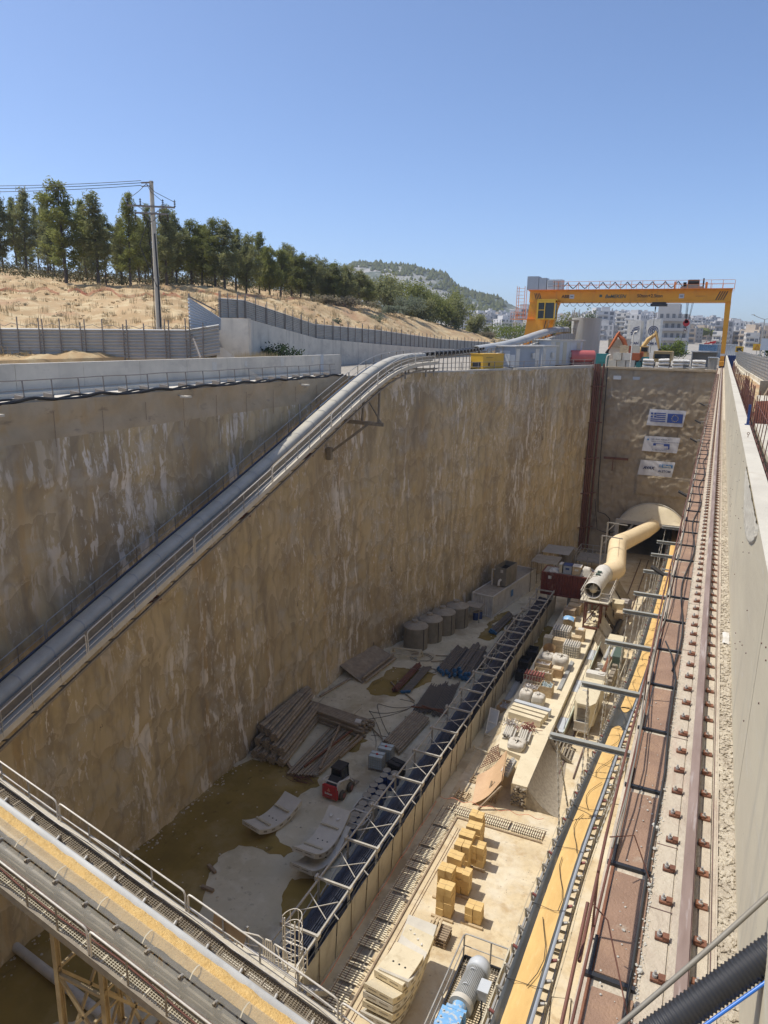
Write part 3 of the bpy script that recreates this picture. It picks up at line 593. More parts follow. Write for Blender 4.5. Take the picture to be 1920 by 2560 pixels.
for a, b in zip(RW, RW[1:]):
    a, b = Vector(a), Vector(b); n = max(1, round((b - a).length / 5))
    mb = MB()
    for i in range(n):
        p, q = a.lerp(b, i / n), a.lerp(b, (i + 1) / n); g_ = (q - p).normalized() * .02; nr = Vector(((q - p).y, -(q - p).x, 0)).normalized()
        pp, qq = p + g_, q - g_; nr = nr * .35
        V = [(pp.x + s.x, pp.y + s.y, z) for s in (Vector((0, 0, 0)), nr) for z in (26.3, pp.z)] + [(qq.x + s.x, qq.y + s.y, z) for s in (Vector((0, 0, 0)), nr) for z in (26.3, qq.z)]
        mb.add(V, [(0, 1, 3, 2), (4, 6, 7, 5), (1, 5, 7, 3), (0, 2, 6, 4), (2, 3, 7, 6), (0, 4, 5, 1)])
    P(t, 'wall_panel', mb, M['concp'])
mb = MB(); mb.prism([(0, 0), (5.5, 0), (.6, 3.4), (0, 3.6)], (.99, -.12, 0), (0, 0, 1), (-35.2, 50.2, 26.4), (0, .35, 0))
mb = MB(); mb.prism([(0, 0), (3.6, 0), (.5, 2.5), (0, 2.6)], (.75, .66, 0), (0, 0, 1), (-32.6, 42.6, 26.5), (.2, -.25, 0)); P(t, 'wing_wall', mb, M['concp'])
# ---- weeds
mb = MB(); r = random.Random(21)
def blades(mb, x, y, z, n, h, sp, wd=.02):
    for k in range(n):
        a = r.uniform(0, 6.28); q = r.uniform(0, sp); px, py = x + q * math.cos(a), y + q * math.sin(a); hh = h * r.uniform(.5, 1.1); lx, ly = r.uniform(-.25, .25) * hh, r.uniform(-.25, .25) * hh
        mb.add([(px - wd, py, z), (px + wd, py, z), (px + lx * .5 + wd, py + ly * .5, z + hh * .6), (px + lx, py + ly, z + hh), (px + lx * .5 - wd, py + ly * .5, z + hh * .6)], [(0, 1, 2, 3, 4)])
for i in range(170):
    y = r.uniform(25, 52); x = -32.3 - abs(r.gauss(0, 1.6)) - max(0, 36 - y) * .2; blades(mb, x, y, 27.0, 16, 1.35, .5, .02)
for i in range(60): blades(mb, -33 - r.random() * 3, r.uniform(48, 52), 27.0, 16, 1.6, .4, .02)
for i in range(1500):
    p = hill(r.uniform(.1, .75), r.uniform(.03, .55)); k_ = r.random() ** 3; blades(mb, p[0], p[1], p[2] - .05, 8 + int(10 * k_), .25 + .8 * k_, .3 + .5 * k_, .02)
tag(mb.build('dry_weeds', M['straw'], base=(0, 0, 0)), 'dry straw coloured weeds behind the parapet and over the slope', 'weeds', kind='stuff')
mb = MB(); mb.grid(lambda u, v: (-31.3 - v * (3 + 13 * (1 - u)), 24 + u * 30, 26.9 + .6 * v + .15 * fbm(u * 20, v * 5)), 60, 12); S(mb.build('verge', M['soil'], base=(0, 0, 0)))
# ---- orange net and red tape along the crest of the slope
mb = MB()
for (u0, u1, v0) in ((.12, .27, .43), (.28, .44, .43), (.46, .68, .46)):
    n = 46; pts = [hill(u0 + (u1 - u0) * i / n, v0 + .02 * math.sin(i * .5)) for i in range(n + 1)]
    for i in range(n):
        p, q = pts[i], pts[i + 1]; h = .28 + .2 * nz(i * .3, u0 * 9); h2 = .28 + .2 * nz((i + 1) * .3, u0 * 9)
        for k in range(4): mb.bar((p[0], p[1], p[2] + h * k / 3), (q[0], q[1], q[2] + h2 * k / 3), .02)
        for k in range(4): x = [p[c] + (q[c] - p[c]) * k / 4 for c in range(3)]; mb.bar(x, (x[0], x[1], x[2] + h), .025)
tag(mb.build('safety_net', M['orange'], base=(0, 0, 0)), 'sagging orange plastic safety net along the crest of the dry slope', 'net')
# ---- utility pole
t = T('utility_pole', 'tall grey wooden utility pole with two crossarms, insulators and wires on the left hill', 'utility pole', (-39.4, 44.6, 28.5))
pt = Vector((-41.35, 46.7, 41.5)); pb = Vector((-39.6, 44.8, 28.5))
pb = Vector((-40.1, 45.3, 28.6)); pt = Vector((-40.3, 45.5, 41.0))
mb = MB(); mb.tube([pb, pt], [.24, .15], 12); P(t, 'pole', mb, M['concl'])
mb = MB(); mb.tube([pb + Vector((.25, -.1, 0)), pb.lerp(pt, .4) + Vector((.24, -.08, 0)), pb.lerp(pt, .7) + Vector((.15, -.1, 0))], .06, 6); mb.tube([pb + Vector((-.3, -.1, 0)), pb.lerp(pt, .8) + Vector((-.25, -.1, 0))], .03, 5); P(t, 'conduit', mb, M['black'])
ax = Vector((.85, .45, -.02)).normalized()
for z, L_ in ((39.2, 1.75), (38.7, 1.2)):
    mb = MB(); c = Vector((-40.25, 45.3, z)); mb.bar(c - ax * L_, c + ax * L_, .1, .12); mb.bar(c - ax * L_ * .6, c + Vector((0, 0, -.6)), .05); mb.bar(c + ax * L_ * .6, c + Vector((0, 0, -.6)), .05); cr = P(t, 'crossarm', mb, M['fencepost'])
    for k in (-1, -.45, .5, 1):
        mb = MB(); q = c + ax * L_ * k; s_ = 1 if z > 39 else -1
        for j in range(4): mb.cyl(q + Vector((0, 0, s_ * (.06 + j * .12))), q + Vector((0, 0, s_ * (.11 + j * .12))), .09, 8, .06)
        mb.cyl(q, q + Vector((0, 0, s_ * .55)), .025, 6); sub(cr, 'insulator', mb, M['black'])
mb = MB(); mb.bar((-40.9, 45.1, 40.85), (-40.1, 45.5, 40.9), .1); mb.bar((-40.9, 45.1, 40.6), (-40.2, 45.4, 40.65), .06); P(t, 'bracket', mb, M['fencepost'])
mb = MB()
for k, dz in enumerate((.15, 0, -.18)):
    a = Vector((-40.9, 45.1, 40.85 + dz)); b = Vector((-80, 26, 41.8 + dz * 2)); mb.tube([a.lerp(b, i / 20) + Vector((0, 0, -1.2 * 4 * (i / 20) * (1 - i / 20))) for i in range(21)], .022, 4)
for k in (-1, .5, 1):
    q = Vector((-40.25, 45.3, 39.6)) + ax * 1.7 * k; mb.tube([Vector((-40.6, 45.3, 40.8)), Vector((-40.4, 45.1, 40.2)) + ax * k * .6, q], .02, 4)
mb.tube([(-40.5, 45.2, 38.2), (-41.3, 45.0, 36.5), (-40.7, 45.2, 34.8), (-40.0, 45.2, 33.4)], .03, 5)
P(t, 'wire', mb, M['black'])
# ---- trees
def pine(seed, h, w, needle, wide=False):
    rr = random.Random(seed); t = T('pine_tree', '', 'tree', (0, 0, 0), local=True)
    mb = MB(); pts = []; k = 7; bx, by = rr.uniform(-.4, .4), rr.uniform(-.4, .4)
    for i in range(k + 1): f = i / k; pts.append((bx * f * f + .1 * math.sin(f * 4 + seed), by * f * f, -.4 + (h * .93 + .4) * f))
    mb.tube(pts, [.16 * (1 - .85 * i / k) + .02 for i in range(k + 1)], 7)
    cr = MB(); base = .2 if not wide else .13; nb = 52 if not wide else 46
    for b in range(nb):
        f = base + (1 - base) * (b / nb) ** .9; z = h * f; a = b * 2.4 + rr.uniform(-.5, .5)
        prof = (1 - f) ** .95 * (1.4 if f > base + .1 else .8) + .05 if not wide else math.sin(min(1, (f - base) / (1 - base) + .18) * PI * .93) ** .7
        lob = .7 + .45 * math.sin(a * 1.0 + seed) * math.cos(f * 9 + seed * 2); ln = w * .62 * prof * rr.uniform(.45, 1.35) * (lob + .25) + .15
        i = int(f * k * .93); p0 = Vector(pts[min(i, k)]); p0 = Vector((p0.x, p0.y, z)); d = Vector((math.cos(a), math.sin(a), rr.uniform(.15, .6)))
        p1 = p0 + d * ln
        if ln > .5: mb.tube([p0, p0.lerp(p1, .6), p1], [.035, .025, .01], 4, False)
        if rr.random() < .12: continue
        for q in range(int(5 + ln * 10)):
            c = p0.lerp(p1, rr.uniform(.25, 1.08)) + Vector((rr.gauss(0, .2), rr.gauss(0, .2), rr.gauss(0, .17)))
            for m_ in range(7):
                s = rr.uniform(.13, .27); o = c + Vector((rr.gauss(0, .16), rr.gauss(0, .16), rr.gauss(0, .13))); u = Vector((rr.uniform(-1, 1), rr.uniform(-1, 1), rr.uniform(-.3, 1))).normalized() * s; v_ = u.orthogonal().normalized() * s * .5
                cr.add([o - u, o + v_, o + u], [(0, 1, 2)])
    P(t, 'trunk', mb, M['bark']); P(t, 'crown', cr, needle); return t
pines = [pine(1, 11, 4.6, M['pine']), pine(2, 10, 3.2, M['pine2']), pine(3, 9, 3.8, M['pine']), pine(4, 11, 2.8, M['pine2']), pine(5, 6.5, 3.6, M['pine'], True), pine(6, 6.5, 4.0, M['pine2'], True), pine(7, 10.5, 3.9, M['pine2']), pine(8, 11, 3.4, M['pine'])]
PH = [11, 10, 9, 11, 6.5, 6.5, 10.5, 11]; firstp = [True] * 8
TR_ = [(-103.7,82.6,38.4,13.1,3.3),(-112.7,92.5,41.2,10.6,2.8),(-101.2,85.0,38.9,12.1,3.7),(-105.6,91.1,40.6,9.3,2.3),(-79.8,72.8,35.6,13.0,5.2),(-101.2,89.4,39.9,11.3,3.0),(-88.2,84.4,38.3,10.4,3.1),(-75.6,74.2,35.6,11.6,4.6),(-71.3,75.6,35.5,11.7,3.3),(-79.8,79.9,36.8,8.8,2.6),(-79.1,85.6,37.7,8.3,3.1),(-70.3,81.3,36.2,10.2,4.1),(-72.1,85.6,36.8,9.6,3.3),(-72.0,88.8,37.0,8.8,3.4),(-71.9,91.1,37.2,8.0,2.4),(-68.3,89.5,36.4,9.5,3.7),(-66.6,89.3,36.1,9.4,4.0),(-68.5,94.8,36.8,8.5,3.2),(-66.4,94.4,36.0,7.7,2.8),(-69.0,101.7,36.8,9.0,3.0),(-66.8,101.3,36.1,7.0,3.3),(-67.6,106.0,36.4,6.9,3.5),(-69.6,112.5,37.1,7.5,3.6),(-67.2,111.7,36.3,6.8,3.2),(-66.3,113.6,36.0,6.9,3.2),(-66.2,117.2,36.2,6.6,3.3),(-64.4,118.2,35.8,6.6,3.7),(-63.2,120.4,35.7,6.1,3.4),(-63.0,125.6,36.2,5.4,3.5),(-62.5,128.4,36.3,4.0,2.6),(-74.7,83.6,37.0,10.2,3.0),(-76.1,79.1,36.4,8.6,2.5)]
r = random.Random(77); front = len(TR_)
for i in range(58):
    u = r.uniform(.08, .68); p = hill(u, r.uniform(.66, .97), False); k = lerp1([(0, 10.5), (.4, 9), (.55, 7), (.7, 5.5)], u); TR_.append((p[0], p[1], p[2], k * r.uniform(.75, 1.1), 0))
FL = {4: 'broad olive-green pine, largest on the front of the hill left of the utility pole', 7: 'tall forked pine between the large broad pine and the utility pole', 8: 'slender open pine just left of the utility pole', 11: 'dense pine immediately right of the utility pole', 0: 'tall pine cut by the left edge of the picture'}
for i, (x, y, z, h, w_) in enumerate(TR_):
    wide = h < 8.2 and i < front or (h < 7.5)
    j = r.choice([4, 5]) if wide else r.choice([0, 1, 2, 3, 6, 7])
    if i == 4: j = 0
    s = h / PH[j]; lab = FL.get(i, 'dark pine at the back of the wood on the left hill' if i >= front else 'pine on the front edge of the wood along the left hill')
    sc = (s, s, s) if i >= front else (min(s * 1.25, max(s * .8, w_ / 3.4)),) * 2 + (s,)
    if firstp[j]: o = pines[j]; o.location = (x, y, z - .1); o.scale = sc; o['label'] = lab; firstp[j] = False
    else: o = dup(pines[j], (x, y, z - .1), r.uniform(0, 6.28), lab, None, sc)
    if i not in FL: o['group'] = 'pines at the back of the wood' if i >= front else 'pines along the front of the wood'
for j in range(8):
    if firstp[j]:
        for c in list(pines[j].children): bpy.data.objects.remove(c)
        bpy.data.objects.remove(pines[j])
sb = MB(); r3_ = random.Random(5)
for i in range(420):
    p = hill(r3_.uniform(.1, .75), r3_.uniform(.03, .6)); sb.rock((p[0], p[1], p[2]), r3_.uniform(.06, .3), i)
tag(sb.build('hill_stones', M['soil'], base=(0, 0, 0)), 'clods and stones scattered over the dry slope', 'stones', kind='stuff')
sb = MB()
for i in range(150):
    p = hill(r3_.uniform(.1, .75), r3_.uniform(.03, .58)); s = r3_.uniform(.15, .55)
    for k in range(40):
        o = Vector((p[0] + r3_.gauss(0, s * .5), p[1] + r3_.gauss(0, s * .5), p[2] + abs(r3_.gauss(0, s * .5)))); u = Vector((r3_.uniform(-1, 1), r3_.uniform(-1, 1), r3_.uniform(-1, 1))).normalized() * .12; v_ = u.orthogonal().normalized() * .05; sb.add([o - u, o + v_, o + u], [(0, 1, 2)])
tag(sb.build('low_scrub', M['oleander'], base=(0, 0, 0)), 'small low scrub tufts dotted over the dry slope', 'scrub', kind='stuff')
ub = MB(); r2_ = random.Random(12)
for i in range(900):
    u_ = r2_.uniform(.05, .70); p = hill(u_, r2_.uniform(.60, .99)); s = r2_.uniform(.8, 2.4); 
    for k in range(26):
        o = Vector((p[0] + r2_.gauss(0, s * .5), p[1] + r2_.gauss(0, s * .5), p[2] + abs(r2_.gauss(0, s * .45)))); u = Vector((r2_.uniform(-1, 1), r2_.uniform(-1, 1), r2_.uniform(-1, 1))).normalized() * r2_.uniform(.15, .4); v_ = u.orthogonal().normalized() * .14; ub.add([o - u, o + v_, o + u], [(0, 1, 2)])
tag(ub.build('undergrowth', M['under'], base=(0, 0, 0)), 'dark undergrowth between the trunks of the pine wood', 'undergrowth', kind='stuff')
def bush(name, label, cat, loc, w_, h, mat, seed, n=900, leaf=.16, group=None):
    rr = random.Random(seed); t = T(name, label, cat, loc, group); mb = MB()
    for k in range(5): a = rr.uniform(0, 6.28); mb.tube([loc, (loc[0] + .15 * w_ * math.cos(a), loc[1] + .15 * w_ * math.sin(a), loc[2] + h * .4), (loc[0] + .3 * w_ * math.cos(a), loc[1] + .3 * w_ * math.sin(a), loc[2] + h * .75)], [.06, .04, .015], 4, False)
    P(t, 'stem', mb, M['bark']); mb = MB()
    cl = [(rr.gauss(0, w_ * .22), rr.gauss(0, w_ * .22), h * rr.uniform(.3, .82)) for _ in range(12)]
    for k in range(n):
        c = rr.choice(cl); q = Vector((loc[0] + c[0] + rr.gauss(0, w_ * .1), loc[1] + c[1] + rr.gauss(0, w_ * .1), loc[2] + max(.05, c[2] + rr.gauss(0, h * .12)))); u = Vector((rr.uniform(-1, 1), rr.uniform(-1, 1), rr.uniform(-1, 1))).normalized() * leaf * rr.uniform(.6, 1.4); v_ = u.orthogonal().normalized() * leaf * .45
        mb.add([q - u, q + v_, q + u, q - v_], [(0, 1, 2, 3)])
    P(t, 'foliage', mb, mat); return t
B_ = [('silvery_shrub', 'large silvery grey shrub on the bank beyond the back fence', (-62, 147, 34.6), 6.5, 4.2, 'bushs', 1600), ('broom_bush', 'bright yellow-green broom bush beside the orange crane leg', (-52, 199, 28.5), 15, 5.5, 'bushg', 2600), ('broom_bush', 'round green bush on the dry slope above the fence', (-54.8, 116, 31.3), 2.8, 2.6, 'bushs', 700),
      ('shrub', 'pale dry oleander shrub on top of the slope at the end of the pines', (-61, 110, 35.0), 4.5, 1.9, 'oleander', 900), ('shrub', 'wide brownish shrub on the crest beside the pale oleander', (-60.5, 117, 34.9), 5, 1.8, 'oleander', 900), ('shrub', 'small tuft of green scrub low on the slope near the back fence', (-50.6, 94, 31.3), 1.6, 1.3, 'bushs', 300),
      ('shrub', 'dry scrub at the right foot of the bank near the crane leg', (-54, 178, 30.1), 4.5, 1.8, 'oleander', 700), ('shrub', 'greyish scrub on the bank below the silvery shrub', (-59.5, 134, 34.3), 5, 1.8, 'bushs', 800), ('shrub', 'low scrub at the right end of the dry bank', (-50, 176, 28.3), 4.5, 1.6, 'oleander', 600),
      ('leafy_bush', 'dark green leafy bush against the retaining wall behind the conveyor', (-38.5, 60.5, 26.9), 3.6, 2.3, 'bushd', 1100), ('leafy_bush', 'small dark bush at the foot of the retaining wall near the end of the parapet', (-37.6, 56.5, 26.9), 1.5, 1.7, 'bushd', 400)]
for i, (nm, lb, lc, w_, h, m_, n) in enumerate(B_): bush(nm, lb, 'bush', lc, w_, h, M[m_], 50 + i, n, .14 if w_ < 4 else .24)
# round trees right of the wood
RT = [(-72, 158, 36.4, 8, 8), (-69, 165, 36.0, 9, 7.6), (-77, 172, 37.0, 9, 7.5), (-66.5, 172, 34.6, 7.5, 7), (-64.5, 160, 33.6, 6, 5.5), (-62.5, 168, 32.6, 8, 8.3), (-60.3, 173, 31.4, 6, 9.0), (-67, 190, 34, 9, 9), (-58, 182, 30.4, 5, 6)]
rl = ['dark rounded tree next to the end of the pine wood', 'rounded green tree behind the silvery shrub', 'bushy tree on the skyline below the rocky hill', 'dark tree right of the silvery shrub', 'low dark green tree below the skyline at the bank', 'tree in front of the tall narrow one at the end of the bank', 'tall narrow grey-green tree at the right end of the tree line', 'tree in the gap below the rocky hill', 'small tree at the right foot of the tree line']
for i, (x, y, z, w_, h) in enumerate(RT): bush('rounded_tree', rl[i], 'tree', (x, y, z - .6), w_, h, M['pine' if i % 2 else 'pine2'], 80 + i, 2600, .3)
CTt = [(-25.5, 128, 26.4, 7, 8.2), (-22.0, 130, 26.4, 5.5, 7.5)]
bush('eucalyptus_tree', 'tall grey-green tree behind the crane cabin', 'tree', (-26.8, 132, 26.4), 7, 9.6, M['pine2'], 95, 2600, .26)
bush('eucalyptus_tree', 'smaller grey-green tree right of the crane cabin, left of the silo', 'tree', (-23.2, 134, 26.4), 5.5, 8.6, M['bushs'], 96, 1800, .24)
bush('leafy_bush', 'light green bush in front of the grey apartment block behind the white pipes', 'bush', (-10.3, 175, 26.4), 6, 4.4, M['bushg'], 97, 1200, .3)
bush('leafy_bush', 'dark green tree behind the road signs at the right edge', 'tree', (8.2, 130, 26.8), 5.5, 6.0, M['bushd'], 98, 1800, .26)
# ================================================================ gantry crane
def text(s, size, mat, parent, loc, rx_=PI / 2, rzz=0, ext=.01, align='LEFT', shear=0, bold=0, name='lettering'):
    cu = bpy.data.curves.new('lettering', 'FONT'); cu.body = s; cu.size = size; cu.extrude = ext; cu.align_x = align; cu.shear = shear; cu.offset = bold
    tmp = bpy.data.objects.new('tmp', cu); COL.objects.link(tmp); dg = bpy.context.evaluated_depsgraph_get(); dg.update()
    me = bpy.data.meshes.new_from_object(tmp.evaluated_get(dg)); bpy.data.objects.remove(tmp); bpy.data.curves.remove(cu)
    me.materials.clear(); me.materials.append(mat); M_ = Matrix.Translation(Vector(loc)) @ Matrix.Rotation(rzz, 4, 'Z') @ Matrix.Rotation(rx_, 4, 'X')
    o0 = Vector(parent['_w']) if parent is not None and '_w' in parent else Vector((0, 0, 0))
    me.transform(Matrix.Translation(-o0) @ M_); o = bpy.data.objects.new(name, me); COL.objects.link(o); o.parent = parent; return o
CY_ = 113.5
t = T('gantry_crane', 'big orange gantry crane spanning the far end of the pit, marked 50ton+2.5ton', 'crane', (-14, CY_, 27))
def cb(name, mat, *boxes):
    mb = MB()
    for a, b in boxes: mb.b2(a, b)
    return P(t, name, mb, mat)
gz0, gz1 = 35.65, 37.15
cb('girder', M['crane'], ((-27.6, CY_ - .7, gz0), (.25, CY_ + .7, gz1)), ((-27.7, CY_ - .95, gz1), (.3, CY_ + .95, gz1 + .14)), ((-27.6, CY_ - .85, gz0 - .1), (-.1, CY_ + .85, gz0)))
cb('girder', M['crane'], ((-27.6, CY_ + 3.2, gz0), (.25, CY_ + 4.6, gz1)), ((-27.7, CY_ + 3.0, gz1), (.3, CY_ + 4.8, gz1 + .14)))
mb = MB()
for i in range(14): x = -26 + i * 2; mb.b2((x, CY_ - .86, gz1 - .28), (x + .08, CY_ - .7, gz1))
P(t, 'stiffener', mb, M['crane'])
cb('walkway', M['craned'], ((-27.7, CY_ - 1.6, gz1 + .1), (.4, CY_ - .95, gz1 + .16)))
mb = MB()
for i in range(17):
    x = -23.2 + i * 1.48; mb.bar((x, CY_ - 1.6, gz1 + .1), (x, CY_ - 1.6, gz1 + 1.25), .06)
mb.bar((-24, CY_ - 1.6, gz1 + 1.25), (.4, CY_ - 1.6, gz1 + 1.25), .045); mb.bar((-24, CY_ - 1.6, gz1 + .7), (.4, CY_ - 1.6, gz1 + .7), .04)
for i in range(17): x = -23.2 + i * 1.48; mb.bar((x, CY_ + 4.9, gz1 + .1), (x, CY_ + 4.9, gz1 + 1.25), .05)
mb.bar((-24, CY_ + 4.9, gz1 + 1.25), (.4, CY_ + 4.9, gz1 + 1.25), .04)
P(t, 'handrail', mb, M['craned'])
mb = MB()
for i in range(11):
    x0 = -24 + i * 1.72; mb.tube([(x0 + 1.72 * k / 8, CY_ + .5, gz1 + .42 + .85 * abs((k / 8) * 2 - 1) ** 1.3) for k in range(9)], .07, 5)
P(t, 'festoon_cable', mb, M['rubber'])
mb = MB()
for i in range(12):
    x0 = -22.6 + i * 1.07; mb.tube([(x0 + 1.07 * k / 8, CY_ - .4, gz0 - .12 - .55 * (1 - abs((k / 8) * 2 - 1) ** 2.2)) for k in range(9)], .03, 4)
P(t, 'festoon_cable', mb, M['rubber'])
# left legs: tapering plate legs
for yy in (CY_ - .7, CY_ + 3.4):
    mb = MB(); mb.prism([(-27.5, gz0), (-23.9, gz0), (-24.2, 34.8), (-25.4, 27.6), (-28.4, 27.6)], (1, 0, 0), (0, 0, 1), (0, yy, 0), (0, 1.2, 0)); P(t, 'leg', mb, M['crane'])
for yy in (CY_ - .3, CY_ + 3.6):
    mb = MB(); mb.prism([(-.45, gz0), (.28, gz0), (.33, 28.5), (-.22, 28.5)], (1, 0, 0), (0, 0, 1), (0, yy, 0), (0, .7, 0)); mb.b2((-.22, yy - .05, 27.0), (.33, yy + .75, 28.3)); P(t, 'leg', mb, M['crane'])
cb('leg_band', M['white'], ((-.26, CY_ - .36, 28.3), (.37, CY_ + .46, 28.62)))
cb('end_truck', M['crane'], ((-.25, CY_ - 3, 27.0), (.35, CY_ + 7, 27.6)), ((-28.6, CY_ - 3, 26.6), (-25.2, CY_ + 7, 27.6)))
mb = MB()
for yy in (CY_ - 2.6, CY_ - 1.6, CY_ + 5.6, CY_ + 6.5): mb.cyl((-.1, yy, 26.98), (.3, yy, 26.98), .25, 14)
P(t, 'wheel', mb, M['dark'])
# electrical cabinets
cb('cabinet', M['grey'], ((-27.9, CY_ - 1.5, gz1 + .16), (-26.2, CY_ + .3, 39.25))); cb('cabinet', M['grey'], ((-26.15, CY_ - 1.5, gz1 + .16), (-25.0, CY_ + .3, 39.0)))
for x in (-24.9, -23.75):
    c = cb('cabinet', M['greyl'], ((x, CY_ - 1.5, gz1 + .16), (x + 1.05, CY_ + .3, 38.75)))
    mb = MB()
    for k in range(3): mb.b2((x + .15, CY_ - 1.53, 37.7 + k * .33), (x + .9, CY_ - 1.5, 37.86 + k * .33))
    sub(c, 'louvre', mb, M['grey'])
# operator cab
cab_ = T
cb('operator_cab', M['yel'], ((-25.8, CY_ - 2.6, 33.0), (-23.2, CY_ - .75, 33.15)), ((-25.9, CY_ - 2.7, 35.75), (-23.0, CY_ - .75, 35.9)), ((-25.9, CY_ - 2.7, 33.0), (-25.7, CY_ - 2.5, 35.8)), ((-24.8, CY_ - 2.7, 33.0), (-24.68, CY_ - 2.55, 35.8)), ((-23.35, CY_ - 2.7, 33.0), (-23.2, CY_ - 2.5, 35.8)), ((-25.8, CY_ - 2.68, 34.3), (-24.7, CY_ - 2.6, 34.4)), ((-23.3, CY_ - 1, 33.0), (-23.2, CY_ - .8, 35.8)), ((-25.8, CY_ - 2.68, 35.4), (-23.2, CY_ - 2.5, 35.75)))
cb('cab_window', M['glass'], ((-25.7, CY_ - 2.6, 33.15), (-23.3, CY_ - .9, 35.4)))
mb = MB(); mb.bar((-24.7, CY_ - 1.4, 32.9), (-25.9, CY_ - 1.0, 27.6), .08); P(t, 'cable', mb, M['black'])
# access tower and platform left of the leg
mb = MB()
for x in (-29.6, -28.4):
    for y in (CY_ - .6, CY_ + .6): mb.bar((x, y, 33.2), (x, y, 37.9), .07)
for k in range(9):
    z = 33.6 + k * .5; mb.bar((-29.6, CY_ - .6, z), (-28.4, CY_ - .6, z), .045)
mb.b2((-30.2, CY_ - 1.2, 33.0), (-26.6, CY_ + .6, 33.1))
for k in range(9): x = -30.2 + k * .45; mb.bar((x, CY_ - 1.2, 33), (x, CY_ - 1.2, 34.1), .04)
mb.bar((-30.2, CY_ - 1.2, 34.1), (-26.6, CY_ - 1.2, 34.1), .05); mb.bar((-30.2, CY_ - 1.2, 33.55), (-26.6, CY_ - 1.2, 33.55), .04)
P(t, 'access_ladder', mb, M['craned'])
# trolley
cb('trolley', M['fencepost'], ((-6.4, CY_ - .6, gz1 + .2), (-3.4, CY_ + 4.4, gz1 + .5)), ((-6.0, CY_, gz1 + .5), (-4.0, CY_ + 1.6, gz1 + .8)))
mb = MB(); mb.cyl((-5.5, CY_ + .8, gz1 + 1.05), (-4.1, CY_ + .8, gz1 + 1.05), .45, 16); mb.b2((-3.6, CY_, gz1 + .5), (-3.4, CY_ + .3, gz1 + 1.6)); mb.b2((-6.1, CY_, gz1 + .5), (-5.7, CY_ + .5, gz1 + 1.1)); P(t, 'winch_drum', mb, M['dark'])
cb('trolley_post', M['craned'], ((-7.2, CY_ - 1.5, gz1 + .15), (-7.0, CY_ - 1.3, gz1 + 1.1)), ((-3.2, CY_ - 1.5, gz1 + .15), (-2.9, CY_ - 1.3, gz1 + 1.0)))
mb = MB()
for dx in (-.25, -.05, .1, .75, .95): mb.tube([(-5.3 + dx, CY_ + 1.5, gz1), (-5.25 + dx * .4, CY_ + 1.5, 33.2)], .028, 4)
P(t, 'hoist_rope', mb, M['black'])
mb = MB(); mb.cyl((-5.2, CY_ + 1.35, 32.75), (-5.2, CY_ + 1.65, 32.75), .45, 16); mb.box((-5.2, CY_ + 1.5, 33.0), (.5, .3, .5)); hk = P(t, 'hook_block', mb, M['red'])
mb = MB(); mb.tube([(-5.2, CY_ + 1.5, 32.4), (-5.2, CY_ + 1.5, 32.1), (-5.0, CY_ + 1.5, 31.9), (-5.2, CY_ + 1.5, 31.7), (-5.45, CY_ + 1.5, 31.85)], .07, 6); sub(hk, 'hook', mb, M['rustpipe'])
mb = MB(); mb.tube([(-5.35, CY_ + 1.5, 32.2), (-6.2, CY_ + 1.5, 26.8)], .025, 4); P(t, 'tag_line', mb, M['black'])
cb('auxiliary_hoist', M['black'], ((-10.1, CY_ - 1.0, 35.0), (-7.9, CY_ + .6, 35.35)), ((-9.9, CY_ - .8, 35.35), (-8.1, CY_ + .4, 35.62)))
mb = MB(); mb.tube([(-9.45, CY_, 35.0), (-9.55, CY_, 28.5)], .03, 4); mb.cyl((-9.45, CY_, 34.9), (-9.45, CY_, 34.2), .1, 8, .04); P(t, 'hoist_rope', mb, M['black'])
fy = CY_ - .72
mb = MB()
for k in range(4): x = -26.9 + k * .24; mb.prism([(x, 36.85), (x + .12, 36.85), (x + .42, 35.95), (x + .3, 35.95)], (1, 0, 0), (0, 0, 1), (0, fy, 0), (0, .02, 0))
for k in range(4): x = -1.75 + k * .3; mb.prism([(x, 35.8), (x + .14, 35.8), (x + .62, 36.95), (x + .48, 36.95)], (1, 0, 0), (0, 0, 1), (0, fy, 0), (0, .02, 0))
P(t, 'stripe_marking', mb, M['black'])
text('ABB', .62, M['black'], t, (-22.75, fy, 36.15), bold=.02); text('BeMEKEN', .68, M['green'], t, (-16.5, fy, 36.12), shear=.25, bold=.015); text('50ton+2.5ton', .62, M['black'], t, (-12.05, fy, 36.2), bold=.008)
mb = MB(); mb.b2((-17.3, fy, 36.25), (-16.9, fy + .02, 36.6)); P(t, 'emblem', mb, M['green'])
for x in (-21.6, -6.45): pl = cb('maker_plate', M['greyl'], ((x, fy - .02, 36.05), (x + .68, fy, 36.65))); mb = MB(); mb.b2((x + .15, fy - .03, 36.3), (x + .53, fy - .02, 36.4)); sub(pl, 'plate_print', mb, M['ink'])
text('www.bemeken.com', .16, M['redfit'], t, (-4.3, fy, 36.3)); 
# ================================================================ far rim
def house(nm, lab, cat, x, y, w_, d, h, rz, wm, z=26.5):
    t = T(nm, lab, cat, (x, y, z), local=True); t.location = (x, y, z); t.rotation_euler = (0, 0, rz); return t
ROT = .26   # the rim runs at this slope
